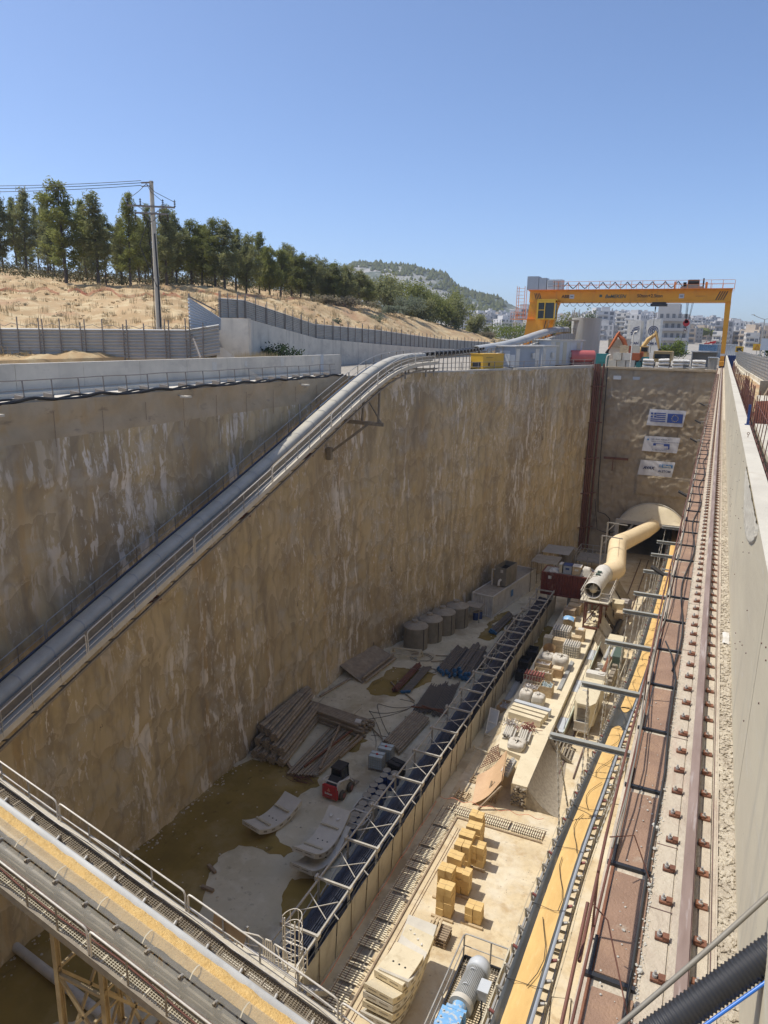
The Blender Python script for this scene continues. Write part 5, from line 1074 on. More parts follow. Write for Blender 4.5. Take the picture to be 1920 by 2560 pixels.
# ---- near conveyor crossing the pit at the lower left
u = Vector((-.968, .02, .25)); KN = .84; C0 = Vector((-21.08, 13.4, 14.56)); nc = Path([C0 + u * 3, C0 - u * 18.6]); L2 = nc.L; _at = nc.at; nc.at = lambda d, lat=0, up=0: _at(d, lat * KN, up * KN)   # lateral + is towards the viewer
t = T('belt_conveyor', 'near open belt conveyor loaded with orange spoil, crossing the lower left corner', 'conveyor', (-16, 15.7, 9))
sg = 1 if nc.at(5, 1).y < nc.at(5, 0).y else -1
def nl(l): return sg * l   # l grows towards the viewer, 0 = centre line
mb = MB(); ribbon(mb, nc, 0, L2, [(nl(-.5), .8), (nl(-.3), .66), (nl(0), .6), (nl(.38), .66), (nl(.62), .8)], 2); P(t, 'belt', mb, M['beltblue'])
mb = MB(); ribbon(mb, nc, 0, L2, [(nl(-.5), .83), (nl(-.42), .83), (nl(-.3), .70)], 2); P(t, 'belt_edge', mb, M['silo'])
mb = MB(); ribbon(mb, nc, 0, L2, [(nl(-.34), .7), (nl(-.24), .78), (nl(-.08), .83), (nl(.12), .84), (nl(.3), .78), (nl(.42), .72)], .12, wob=.045); P(t, 'spoil', mb, M['spoilc'])
mb = MB(); ribbon(mb, nc, 0, L2, [(nl(.14), .90), (nl(.28), .95), (nl(.48), .93), (nl(.66), .78)], 2); P(t, 'clear_hood', mb, M['cover'])
mb = MB(); ribbon(mb, nc, 0, L2, [(nl(.70), .74), (nl(.95), .72), (nl(1.15), .5)], 2); P(t, 'clear_hood', mb, M['cover'])
mb = MB()
for i in range(12): d = .8 + i * 1.75; ribbon(mb, nc, d, d + .04, [(nl(.14), .91), (nl(.28), .96), (nl(.48), .94), (nl(.66), .79)], .07)
P(t, 'hood_strap', mb, M['woodg'])
mb = MB()
for l, h in ((-.72, .45), (-.72, .25), (.74, .45), (.78, .2), (-.95, .1), (.98, .1)): stringer(mb, nc, 0, L2, nl(l), h, .07, .12, 3)
P(t, 'stringer', mb, M['dirtystl'])
mb = MB(); stringer(mb, nc, 0, L2, nl(1.55), -.12, .1, .26, 4); stringer(mb, nc, 0, L2, nl(-1.55), -.12, .1, .26, 4); stringer(mb, nc, 0, L2, nl(.9), -.5, .12, .2, 4); stringer(mb, nc, 0, L2, nl(-.9), -.5, .12, .2, 4)
for i in range(22):
    a, b = L2 * i / 22, L2 * (i + 1) / 22; mb.bar(nc.at(a, -1.5, -.18), nc.at(a, 1.5, -.18), .07, .1); mb.bar(nc.at(a, -.9, -.5), nc.at(b, .9, -.5), .05)
P(t, 'girder', mb, M['dirtystl'])
for sd_ in (1, -1):     # mesh walkways
    mb = MB()
    for i in range(int(L2 / .09)):
        d = i * .09; mb.bar(nc.at(d, nl(sd_ * .98), 0), nc.at(d, nl(sd_ * 1.53), 0), .018, .03)
    for k in range(8): stringer(mb, nc, 0, L2, nl(sd_ * (.98 + k * .078)), .005, .014, .03, 6)
    for i in range(int(L2 / .8)): mb.bar(nc.at(i * .8, nl(sd_ * .96), .0), nc.at(i * .8, nl(sd_ * 1.56), .0), .05, .06)
    P(t, 'walkway_grating', mb, M['woodg'] if sd_ == 1 else M['dirtystl'])
mb = MB(); 
stringer(mb, nc, 0, L2, nl(-1.5), .26, .16, .03, 3); P(t, 'cable_tray', mb, M['concl'])
mb = MB(); mb.tube([nc.at(d * .6, nl(-1.42 + .05 * math.sin(d * .9)), .3 + .03 * math.sin(d * 1.7)) for d in range(int(L2 / .6))], .02, 5); mb.tube([nc.at(d * .6, nl(-1.58 + .02 * math.sin(d * .5)), .52 + .1 * math.sin(d * .55)) for d in range(int(L2 / .6))], .028, 5); P(t, 'cable', mb, M['galvl'])
handrails(t, nc, .3, L2, nl(-1.55), 5.55, M['galvl'], 1.1, .03, postmat=M['galv']); handrails(t, nc, -.0, L2 - 11.6, nl(1.55), 13, M['galvl'], 1.1, .032, mids=(), postmat=M['dirtystl'], pstep=1.18)
handrails(t, nc, L2 - 11.5, L2, nl(1.55), 5.7, M['galvl'], 1.1, .032, mids=(), postmat=M['dirtystl'], pstep=1.18)
idlers(t, nc, 0, L2, 1.22, nl(.05), .6, .72, M['dirtystl'], red=False)
mb = MB(); mb.tube([nc.at(d, nl(1.2 + .07 * math.sin(d)), .15) for d in range(int(L2))], .03, 5); mb.tube([nc.at(d, nl(1.05), .35 + .05 * math.sin(d * 1.3)) for d in range(int(L2))], .025, 5); P(t, 'cable', mb, M['rustpipe'])
mb = MB()
for k in (0, 1, 2):
    q = nc.at(12.5 + k * .35, nl(-1.56), .5); mb.add([q + V3(-.2, .02, -.1 + .15 * k), q + V3(.25, .02, -.2), q + V3(.4, .02, .35), q + V3(-.1, .03, .5)], [(0, 1, 2, 3)])
P(t, 'cardboard_scrap', mb, M['card'])
# support tower under the near conveyor
if 0: pass
t = T('support_tower', 'braced sand-coloured steel tower carrying the near conveyor, lower left corner', 'tower', (-18, 15.5, 0))
fz = lambda x: 14.56 - (x + 21.08) * .2583 - .5
X1, X2, Y1, Y2 = -16.0, -14.15, 12.2, 14.4
for x in (X1, X2):
    for y in (Y1, Y2):
        mb = MB(); mb.ibeam((x, y, 0), (x, y, fz(x)), .17, .17, .02)
        for z in (2.2, 4.6, 7.2): mb.box((x, y, z), (.3, .3, .03))
        P(t, 'leg', mb, M['tansteel'])
mb = MB()
for y in (Y1, Y2):
    for a, b in ((.4, 3.4), (3.4, 6.2), (6.2, 8.9), (8.9, 11.2)): mb.bar((X1, y, a), (X2, y, b), .09); mb.bar((X2, y, a), (X1, y, b), .09); mb.bar((X1, y, b), (X2, y, b), .1)
for x in (X1, X2):
    for a, b in ((.4, 4.2), (4.2, 8.2), (8.2, 11.4)): mb.bar((x, Y1, a), (x, Y2, b), .09); mb.bar((x, Y2, a), (x, Y1, b), .09); mb.bar((x, Y1, b), (x, Y2, b), .1)
P(t, 'brace', mb, M['tansteel'])
mb = MB(); mb.tube([(-28.5, 19.5, .3), (-22, 18.6, .32), (-17.5, 17.8, .3), (-15.8, 17.3, .25), (-15.4, 16.2, .25)], .22, 10); tag(mb.build('floor_pipe', M['conc']), 'thick pale pipe lying on the wet floor under the near conveyor', 'pipe')
# ---- stairs, small platform and caged ladder at the near end of the belt store
t = T('access_platform', 'pale access platform with handrails and hooped ladder beside the near conveyor', 'platform', (-14, 21.5, 0))
mb = MB(); mb.b2((-16.4, 19.6, 4.5), (-13.3, 20.9, 4.56)); mb.b2((-14.4, 20.9, 3.4), (-13.2, 22.0, 3.46)); P(t, 'deck', mb, M['concl'])
mb = MB()
for k in range(9): mb.b2((-14.3 , 21.9 + k * .22, 2.2 - k * .22), (-13.2, 22.15 + k * .22, 2.25 - k * .22))
mb.bar((-14.3, 21.9, 2.3), (-14.3, 24, .2), .06, .2); mb.bar((-13.2, 21.9, 2.3), (-13.2, 24, .2), .06, .2)
for x in (-16.2, -13.4):
    for y in (19.7, 21.9): mb.bar((x, y, 0), (x, y, 4.5), .1)
P(t, 'stair', mb, M['galv'])
for (a, b, z) in (((-18.2, 20.2), (-14.6, 20.8), 5.6), ((-14.45, 20.75), (-14.15, 20.75), 5.6), ((-14.0, 20.7), (-13.3, 20.6), 5.6), ((-14.4, 22.0), (-13.2, 22.0), 4.5), ((-13.2, 22.0), (-13.1, 20.9), 4.5)):
    mb = MB(); a3, b3 = Vector((*a, z)), Vector((*b, z)); mb.tube([a3 - V3(0, 0, 1.1), a3 - V3(0, 0, .1), a3.lerp(b3, .06), b3.lerp(a3, .06), b3 - V3(0, 0, .1), b3 - V3(0, 0, 1.1)], .032, 7); mb.tube([a3 - V3(0, 0, .55), b3 - V3(0, 0, .55)], .022, 6)
    for k in (1, 2): q = a3.lerp(b3, k / 3); mb.bar(q, q - V3(0, 0, 1.1), .04)
    P(t, 'handrail', mb, M['galvl'])
mb = MB()
for k in (0, 1): x = -14.05 + k * .5; mb.tube([(x, 21.6, 3.4), (x, 21.6, 6.1)], .03, 6)
for k in range(9): mb.bar((-14.05, 21.6, 3.5 + k * .28), (-13.55, 21.6, 3.5 + k * .28), .03)
for k in range(4):
    z = 4.4 + k * .55; mb.tube([(-13.8 + .42 * math.cos(R(a)), 21.6 + .1 + .6 * math.sin(R(a)), z) for a in range(0, 181, 20)], .02, 5)
for a in (0, 45, 90, 135, 180): mb.bar((-13.8 + .42 * math.cos(R(a)), 21.7 + .6 * math.sin(R(a)), 4.4), (-13.8 + .42 * math.cos(R(a)), 21.7 + .6 * math.sin(R(a)), 6.05), .03, .015)
P(t, 'caged_ladder', mb, M['galvl'])
# ---- yellow spoil conveyor coming out of the tunnel
YK = smooth_knots([(-3.6, 11, 9.5), (-3.6, 20, 8.9), (-3.62, 28, 8.25), (-3.5, 33, 7.6), (-3.4, 45, 5.45), (-3.22, 55, 4.0), (-3.03, 65, 3.3), (-2.95, 85, 3.05), (-2.95, 101, 3.0), (-4.0, 125, 2.9)], 2)
yc = Path(YK); LY = yc.L; t = T('belt_conveyor', 'long belt conveyor carrying wet orange spoil out of the tunnel beside the crane rail', 'conveyor', (-3.4, 50, 3))
mb = MB(); ribbon(mb, yc, 0, LY, [(-.6, .12), (-.55, .16), (-.46, .12), (-.3, -.04), (.3, -.04), (.46, .12), (.55, .16), (.6, .12)], 1.5); P(t, 'belt', mb, M['belt'])
mb = MB(); ribbon(mb, yc, 0, LY, [(.5, .15), (.56, .18), (.61, .12)], 1.5); P(t, 'belt_edge', mb, M['grey'])
for a, b in ((0, 33.9), (38.6, LY)):
    mb = MB(); ribbon(mb, yc, a, b, [(-.34, -.01), (-.26, .05), (0, .085), (.28, .06), (.42, .06), (.47, .1)], .5, wob=.012)
    for e in (a, b):
        c = yc.at(e, 0, 0); 
        if 10 < e < 60: mb.add([yc.at(e + (1.2 if e == a and False else 0) + .0, -.34, -.015)] + [yc.at(e - (.9 if e == b and b < 60 else -.9) * -1 * math.sin(PI * k / 8), -.34 + .72 * k / 8, .0) for k in range(9)], [tuple(range(10))])
    P(t, 'spoil', mb, M['spoil'])
mb = MB()
for k in (-1, 1): stringer(mb, yc, 0, LY, k * .78, -.32, .07, .12, 2); stringer(mb, yc, 0, LY, k * .78, -.75, .06, .1, 2)
for i in range(48): a = LY * i / 48; mb.bar(yc.at(a, .78, -.75), yc.at(a, .78, -.32), .06); mb.bar(yc.at(a, -.78, -.75), yc.at(a, -.78, -.32), .06); mb.bar(yc.at(a, -.78, -.75), yc.at(a, .78, -.75), .07)
P(t, 'stringer', mb, M['galv']); mb = MB(); ribbon(mb, yc, 0, LY, [(-.5, -.62), (.5, -.62)], 2); P(t, 'return_belt', mb, M['belt'])
idlers(t, yc, 1.0, 96, 1.02, 0, .66, 0, M['woodg'])
mb = MB(); mb.tube([yc.at(d, -.92, -.2 + .12 * math.sin(d * 1.05)) for d in range(0, 96)], .012, 4); mb.tube([yc.at(d, .95, -.25 + .15 * math.sin(d * .9)) for d in range(0, 96)], .016, 4); P(t, 'pull_cord', mb, M['rope'])
mb = MB()
for d in range(14, 95, 5):
    for k in (-1, 1):
        q = yc.at(d + .01, k * .8, -.75)
        if q.z < 5.4: mb.bar((q.x, q.y, 0), q, .09)
P(t, 'support', mb, M['galv'])
mb = MB(); rr_ = random.Random(4)
for i in range(17):
    d = 9 + i * 4.1; a = rr_.uniform(-.3, .3); mb.tube([yc.at(d, -.6, .18), yc.at(d + .25 + a, -.2, .13), yc.at(d + .45 + a * 2, .2, .12), yc.at(d + .1, .62, .2)], .013, 4)
    mb.tube([yc.at(d + k * .7, .1 + .28 * math.sin(k * .8 + i), .15) for k in range(6)], .014, 4)
P(t, 'trailing_wire', mb, M['black'])
# ---- brackets and chains over it
BM = [(31.4, -5.35), (37.5, -4.92), (44.0, -4.6), (50.0, -4.25), (54.2, -3.97), (60.2, -3.85), (65.5, -3.7), (70.2, -3.57), (76.4, -3.55)]
for i, (y, xl) in enumerate(BM):
    z = 11.75
    t = T('hanger_beam', '%s from the viewer of the cantilever steel beams reaching over the spoil conveyor from the wall' % ['first', 'second', 'third', 'fourth', 'fifth', 'sixth', 'seventh', 'eighth', 'ninth'][i], 'beam', (-2, y, z), 'cantilever beams over the spoil conveyor')
    mb = MB(); mb.ibeam((xl, y, z), (-.3, y, z), .26, .26, .03); P(t, 'beam', mb, M['hang']); mb = MB(); mb.bar((-1.6, y, z - .1), (-.35, y, z - 1.5), .12); P(t, 'brace', mb, M['galv'])
    dd = next(d for d in [k * .25 for k in range(600)] if yc.at(d).y >= y); zb = yc.at(dd).z - .3
    for k, xt in enumerate((xl + .35, -1.75)):
        for s in (-1, 1):
            mb = MB(); bx = yc.at(dd, (-.85 if k == 0 else .85)).x; n = 26; a = Vector((xt, y, z - .15)); b = Vector((bx, y + s * 1.05, zb))
            for j in range(n):
                p, q = a.lerp(b, j / n), a.lerp(b, (j + 1) / n); mb.bar(p, q, .09 if j % 2 else .03, .03 if j % 2 else .09)
            P(t, 'chain', mb, M['chain'])
t = T('floodlight', 'black flat floodlight hanging on a bracket beside the cantilever beams near the tunnel', 'floodlight', (-2.9, 61, 14))
# placed on an arm from the rail edge
mb = MB(); mb.bar((-.3, 38.5, 18.6), (-1.55, 38.5, 18.55), .06); P(t, 'arm', mb, M['galv']); mb = MB(); mb.box((0, 0, 0), (.75, .5, .09), M=Matrix.Translation((-1.75, 38.3, 18.5)) @ Matrix.Rotation(.5, 4, 'Y')); P(t, 'lamp_head', mb, M['black'])
for i, (y, z) in enumerate(((46, 21.2), (58, 23.0), (66, 23.6), (76, 24.3))):
    t = T('floodlight', 'small black floodlight, %s along the upper edge below the crane rail' % ['nearest of four', 'second of four', 'third of four', 'farthest of four'][i], 'floodlight', (-1.2, y, z), 'floodlights below the crane rail')
    mb = MB(); mb.bar((-.3, y, z + .1), (-1.0, y, z), .06); mb.bar((-.3, y, z - .4), (-.9, y, z - .05), .04); P(t, 'arm', mb, M['galv']); mb = MB(); mb.box((0, 0, 0), (.55, .5, .09), M=Matrix.Translation((-1.2, y, z)) @ Matrix.Rotation(.45, 4, 'Y')); P(t, 'lamp_head', mb, M['black'])
# ---- motor platform
t = T('drive_platform', 'steel grating platform with grey railings beside the spoil conveyor', 'platform', (-5.6, 20, 7))
X0, X1_, Y0_, Y1_, DZ = -6.3, -4.85, 12.5, 22.1, 7.0
mb = MB()
for i in range(int((Y1_ - Y0_) / .1)): mb.bar((X0, Y0_ + i * .1, DZ), (X1_, Y0_ + i * .1, DZ), .02, .03)
for i in range(15): mb.bar((X0 + i * .1, Y0_, DZ), (X0 + i * .1, Y1_, DZ), .02, .03)
P(t, 'grating', mb, M['dirtystl'])
mb = MB(); mb.b2((X0 - .06, Y0_, DZ - .25), (X0, Y1_, DZ + .12)); mb.b2((X0, Y1_, DZ - .25), (X1_, Y1_ + .06, DZ + .12)); mb.b2((X1_, Y0_, DZ - .25), (X1_ + .06, Y1_, DZ))
for y in (13.5, 17.5, 21.8):
    for x in (X0 + .1, X1_ - .1): mb.bar((x, y, 0), (x, y, DZ - .1), .16)
P(t, 'frame', mb, M['black'])
pr = Path([(X0 - .04, Y0_, DZ), (X0 - .04, Y1_, DZ)]); handrails(t, pr, 0, pr.L, 0, 9.8, M['galv'], 1.1, .03, pstep=2.0); pr = Path([(X0 - .04, Y1_ + .03, DZ), (X1_ + .2, Y1_ + .03, DZ)]); handrails(t, pr, 0, pr.L + .4, 0, 3, M['galv'], 1.1, .03, pstep=.8)
mb = MB(); mb.bar((X1_ + .25, Y1_, DZ + 1.0), (X1_ + .2, Y0_, DZ + 1.05), .05, .5); mb.bar((X1_ + .25, Y1_, DZ + .4), (X1_ + .2, Y0_, DZ + .5), .04, .4); P(t, 'toe_board', mb, M['woodg'])
t = T('drive_motor', 'large grey electric motor with blue gearbox on the platform at the bottom edge', 'motor', (-5.5, 20, 7))
ax_ = Vector((.07, 1, .0)).normalized(); c = Vector((-5.52, 20.35, 7.75))
mb = MB(); mb.tube([c - ax_ * .75, c + ax_ * .6], .34, 28)
for k in range(40):
    a = 2 * PI * k / 40; o = Vector((math.cos(a) * .355, 0, math.sin(a) * .355)); mb.bar(c - ax_ * .72 + o, c + ax_ * .58 + o, .018, .05, up=(math.cos(a), 0, math.sin(a)))
P(t, 'stator_housing', mb, M['silo'])
mb = MB(); mb.tube([c + ax_ * .6, c + ax_ * .62, c + ax_ * .9, c + ax_ * 1.08, c + ax_ * 1.12], [.35, .42, .42, .34, .15], 28); P(t, 'fan_cowl', mb, M['greyl'])
mb = MB(); mb.box(tuple(c + V3(.5, -.05, .05)), (.34, .5, .42)); mb.box(tuple(c + V3(.52, -.05, .28)), (.38, .54, .04)); P(t, 'terminal_box', mb, M['greyl'])
mb = MB(); mb.tube([c - ax_ * .75, c - ax_ * .8, c - ax_ * .95], [.42, .42, .42], 24); P(t, 'flange', mb, M['conc'])
mb = MB(); mb.tube([c - ax_ * .95, c - ax_ * 1.5], [.27, .22], 20); mb.box(tuple(c - ax_ * 1.3), (.7, .12, .6)); P(t, 'coupling', mb, M['ltblue'])
mb = MB(); mb.box(tuple(c - ax_ * 2.2 + V3(0, 0, -.05)), (.66, 1.4, .75)); mb.box(tuple(c - ax_ * 2.2 + V3(0, 0, .36)), (.76, 1.5, .06)); mb.box(tuple(c - ax_ * 3.3 + V3(0, 0, -.1)), (.9, .8, .7)); mb.cyl(c - ax_ * 1.9 + V3(-.33, 0, 0), c - ax_ * 1.9 + V3(-.5, 0, 0), .16, 14); P(t, 'gearbox', mb, M['ltblue'])
mb = MB()
for k in range(6): 
    for s in (-1, 1): mb.cyl(tuple(c - ax_ * (1.65 + k * .24) + V3(.3 * s, 0, .39)), tuple(c - ax_ * (1.65 + k * .24) + V3(.3 * s, 0, .43)), .03, 6)
P(t, 'bolt', mb, M['conc'])
mb = MB()
for s in (-.35, .35): mb.tube([tuple(c + ax_ * s + V3(.28 * math.cos(a) * .35 - .05, 0, .34 + .1 * math.sin(a))) for a in [PI * q / 6 for q in range(7)]], .022, 6)
P(t, 'lifting_eye', mb, M['greyl']); mb = MB(); mb.box(tuple(c + V3(0, -.1, -.45)), (.7, 1.3, .25)); mb.box(tuple(c - ax_ * 2.3 + V3(0, 0, -.55)), (.8, 1.6, .3)); P(t, 'base_frame', mb, M['dirtystl'])
mb = MB(); mb.tube([tuple(c + V3(.5, -.3, -.1)), tuple(c + V3(.6, -.6, -.5)), tuple(c + V3(.5, -1.2, -.7)), tuple(c + V3(.45, -2, -.7))], .03, 6); P(t, 'cable', mb, M['black'])
# ---- discharge and shaded mesh platform under the right side
t = T('lower_platform', 'dark grating platform with thin railing below the rusty plates at the bottom edge', 'platform', (-1.9, 15, 7))
mb = MB()
for i in range(36): mb.bar((-2.6, 14 + i * .1, 8.5), (-1.5, 14 + i * .1, 8.5), .03, .02)
for i in range(12): mb.bar((-2.6 + i * .1, 14, 8.5), (-2.6 + i * .1, 17.6, 8.5), .02, .02)
P(t, 'grating', mb, M['dirtystl']); mb = MB()
for x, y in ((-2.6, 17.6), (-2.6, 19.4), (-2.0, 19.6), (-1.5, 18.8)): mb.bar((x, y, 8.5), (x, y, 9.6), .04)
mb.tube([(-2.6, 14, 9.6), (-2.6, 19.4, 9.6), (-2.0, 19.6, 9.6), (-1.5, 18.8, 9.6)], .02, 5); mb.bar((-2.6, 14, 0), (-2.6, 14, 8.4), .1); mb.bar((-1.6, 17.6, 0), (-1.6, 17.6, 8.4), .1); P(t, 'railing', mb, M['dirtystl'])
# ================================================================ right edge: cap beam, crane rail, plates, parapet
ZC = 26.8
mb = MB(); mb.b2((-.30, -12, 25.9), (.47, 108, ZC)); t = tag(mb.build('cap_beam', M['strip']), 'dusty concrete cap beam carrying the crane rail along the right side of the pit', 'beam')
t = T('crane_rail', 'long worn crane rail with bolted clamps along the right edge of the pit', 'rail', (.18, 30, ZC))
mb = MB(); mb.b2((.145, -6, ZC + .062), (.205, 116, ZC + .082)); P(t, 'rail_head', mb, M['railtop']); mb = MB(); mb.b2((.162, -6, ZC + .015), (.188, 116, ZC + .062)); P(t, 'rail_web', mb, M['railside']); mb = MB(); mb.b2((.11, -6, ZC + .004), (.24, 116, ZC + .014)); P(t, 'rail_foot', mb, M['strip'])
mb = MB(); mb.b2((.205, -6, ZC + .05), (.212, 116, ZC + .075)); P(t, 'rail_side', mb, M['railside'])
mb = MB(); mb.b2((-.02, -6, ZC), (.10, 112, ZC + .008)); mb.b2((.25, -6, ZC), (.30, 112, ZC + .012)); mb.b2((.335, -6, ZC), (.345, 112, ZC + .02)); P(t, 'sole_plate', mb, M['strip'])
mb = MB(); mb.b2((.312, -6, ZC), (.317, 112, ZC + .004)); mb.b2((.347, -6, ZC), (.350, 112, ZC + .003)); P(t, 'slot', mb, M['railside'])
def clampmesh(y, s, lod=0):
    b = MB(); x = .185 + s * .075 if s > 0 else .075
    x = .062 if s < 0 else .262
    b.box((x, y, ZC + .02), (.062, .05, .012)); b.box((x + (.026 if s < 0 else -.02), y - .002, ZC + .03), (.034, .04, .022))
    nf = len(b.f); b.mi(1)
    b.cyl((x - .008, y, ZC + .025), (x - .008, y, ZC + .042), .014, 6 if lod else 8); b.cyl((x - .008, y, ZC + .042), (x - .008, y, ZC + .062), .007, 6); return b
ys = [2.2 + .292 * i for i in range(380)]
for i, y in enumerate(ys[:50]):
    for s in (-1, 1): clampmesh(y + (.05 if s > 0 else 0), s).build('clamp', [M['rust'], M['galv']], t)
mb = MB()
for y in ys[50:]:
    for s in (-1, 1): 
        k = clampmesh(y, s, 1); o = len(mb.v); mb.v += k.v; mb.f += [tuple(a + o for a in f) for f in k.f]; mb.m += k.m; mb.sm += k.sm
o = mb.build('far_clamp', [M['rust'], M['galv']], t); o['kind'] = 'stuff'
mb = MB(); r = random.Random(8)
for i in range(30): y = 2.5 + i * 1.1 + r.uniform(-.3, .3); mb.box((.05, y, ZC + .009), (.14, .006, .004))
P(t, 'joint_crack', mb, M['railside'])
# plates and ties
t = T('edge_walkway', 'row of rusty chequer plates with black gaps between them along the rim', 'walkway', (-.13, 30, ZC))
nb = 94; y = 3.22 - .9
for i in range(nb):
    y0 = y; y1 = y + .87
    mb = MB(); tl = r.uniform(-.006, .006); x0 = -.235 + r.uniform(-.012, .008)
    mb.add([(x0, y0 + .06, ZC + .012 + tl), (-.03, y0 + .06, ZC + .012), (-.03, y1 - .005, ZC + .012), (x0, y1 - .005, ZC + .012 + tl), (x0, y0 + .06, ZC + .006), (-.03, y0 + .06, ZC + .006), (-.03, y1 - .005, ZC + .006), (x0, y1 - .005, ZC + .006)], [(0, 1, 2, 3), (7, 6, 5, 4), (0, 4, 5, 1), (1, 5, 6, 2), (2, 6, 7, 3), (3, 7, 4, 0)])
    P(t, 'plate', mb, M['plate']); y = y1 + .03
mb = MB(); y = 3.22 - .9
for i in range(nb):
    mb.bar((-.29, y + .03, ZC + .015), (-.03, y + .03, ZC + .015), .026, .02); mb.lk += 1; mb.bar((-.258, y + .03, ZC + .008), (-.258, y + .30, ZC + .008), .018, .03); mb.lk -= 1; y += .9
P(t, 'tie_angle', mb, M['black']); 
mb = MB(); y = 3.22 - .9
for i in range(nb): mb.box((-.13, y + .065, ZC + .004), (.2, .03, .006)); y += .9
P(t, 'gap_sill', mb, M['galv'])
mb = MB(); mb.b2((-.262, -6, ZC - .4), (-.242, 105, ZC + .004)); P(t, 'edge_angle', mb, M['rust'])
# rusty edge tubes
t = T('edge_tubes', 'bundle of rusty reinforcing bars used as a rough handrail along the rim', 'handrail', (-.3, 20, ZC))
rb = random.Random(14)
def wav(x, z, y0, y1, a, sd): return [(x + a * nz(k * .23 + sd, 1), y0 + (y1 - y0) * k / 40, z + a * nz(k * .2, sd)) for k in range(41)]
for (x, z, y0, y1, rad) in ((-.285, ZC + .40, 2.9, 40, .009), (-.283, ZC + .07, 1.9, 60, .008), (-.30, ZC + .40, 38, 74, .014), (-.30, ZC + .38, 72, 104, .018)):
    mb = MB(); mb.tube(wav(x, z, y0, y1, .05, y0), rad, 7); P(t, 'long_bar', mb, M['rustpipe'])
mb = MB(); mb.tube([(-.30, 2.2, ZC + .1), (-.30, 2.6, ZC + .3), (-.29, 3.15, ZC + .52)], .009, 7); mb.tube([(-.33, 1.9, ZC - .2), (-.36, 2.1, ZC + .1), (-.35, 2.2, ZC + .3)], .012, 7); P(t, 'loose_bar', mb, M['rustpipe'])
for i in range(34): yy = 3.5 + i * 3; mb = MB(); mb.bar((-.285, yy, ZC - .1), (-.285, yy + .02, ZC + .43), .012); P(t, 'upright', mb, M['rustpipe'])
mb = MB(); mb.tube([(-.275 + .03 * math.sin(k * .9), 4.2 + k * .55, ZC + .08 + .06 * math.sin(k * .7)) for k in range(70)], .006, 6); mb.tube([(-.262 + .02 * math.sin(k * .5 + 1), 4.2 + k * .55, ZC + .12 + .05 * math.sin(k * .9)) for k in range(70)], .005, 6)
tag(mb.build('cable', M['tank']), 'grey cable tied along the rusty bars of the rim', 'cable')
mb = MB(); mb.tube([(-.09 + .045 * math.sin(k * .55) , 7.2 + k * .33, ZC + .03) for k in range(60)], .009, 6); mb.tube([(-.06, 2.9, ZC + .025), (-.055, 3.6, ZC + .025), (-.05, 4.4, ZC + .025), (-.03, 5.3, ZC + .025), (-.05, 6.1, ZC + .03), (-.045, 7, ZC + .03), (-.12, 7.6, ZC + .03), (-.2, 7.9, ZC + .05)], .009, 6)
tag(mb.build('cable', M['rubber']), 'thin black cable snaking over the rusty plates beside the rail', 'cable')
mb = MB(); mb.tube([(-.28, 3.35, ZC + .35), (-.2, 3.33, ZC + .3), (-.1, 3.18, ZC + .1), (-.03, 3.02, ZC + .02)], .004, 5); mb.tube([(-.28, 4.0, ZC + .3), (-.15, 4.15, ZC + .25), (-.02, 4.05, ZC + .02)], .004, 5); tag(mb.build('tie_wire', M['rustpipe']), 'thin tie wires stretched from the bars over the nearest plates', 'wire')
mb = MB(); r = random.Random(2)
for i in range(160):
    yy = 2.8 + abs(r.gauss(0, 3.5)); mb.rock((r.choice([r.uniform(-.22, -.04), r.uniform(-.045, -.02)]), yy, ZC + .017), r.uniform(.0025, .008), i)
for (x, yy, s) in ((-.02, 3.38, .018), (-.03, 4.05, .02), (-.025, 4.0, .014), (-.035, 4.62, .025), (-.03, 4.4, .016), (-.02, 5.1, .012), (-.13, 3.62, .011), (-.1, 4.9, .01)): mb.rock((x, yy, ZC + .02), s, int(yy * 100)); mb.rock((x - .02, yy + .03, ZC + .02), s * .6, int(yy * 90))
for i in range(700): yy = 2.6 + 14 * r.random() ** 1.5; mb.rock((-.018 + r.gauss(0, .008), yy, ZC + .01), r.uniform(.003, .008), i)
tag(mb.build('loose_stones', M['stone'], base=(0, 0, 0)), 'small white stones scattered over the plates along the crane rail', 'stones', kind='stuff')
# gravel strip between rail and parapet
mb = MB()
for i in range(5200):
    yy = 2.4 + 32 * r.random() ** 2.0; s = r.uniform(.005, .02) * (1.7 if r.random() < .25 else 1); mb.rock((r.uniform(.352, .445), yy, ZC + .012), s, i, .55)
tag(mb.build('rubble', M['gravel'], base=(0, 0, 0)), 'broken stone rubble filling the strip between the crane rail and the parapet', 'rubble', kind='stuff')
mb = MB(); mb.grid(lambda u, v: (.35 + .1 * u, -5 + 118 * v, ZC + .006 + .004 * nz(u * 9, v * 900)), 4, 600); S(mb.build('gravel_bed', M['gravel'], base=(0, 0, 0)))
mb = MB(); mb.grid(lambda u, v: (.365 + .07 * u, 8.2 + .35 * v, ZC + .02 + .03 * abs(nz(u * 3, v * 4))), 5, 5); tag(mb.build('plastic_bag', M['white']), 'white crumpled plastic bag lying on the rubble by the parapet', 'bag')
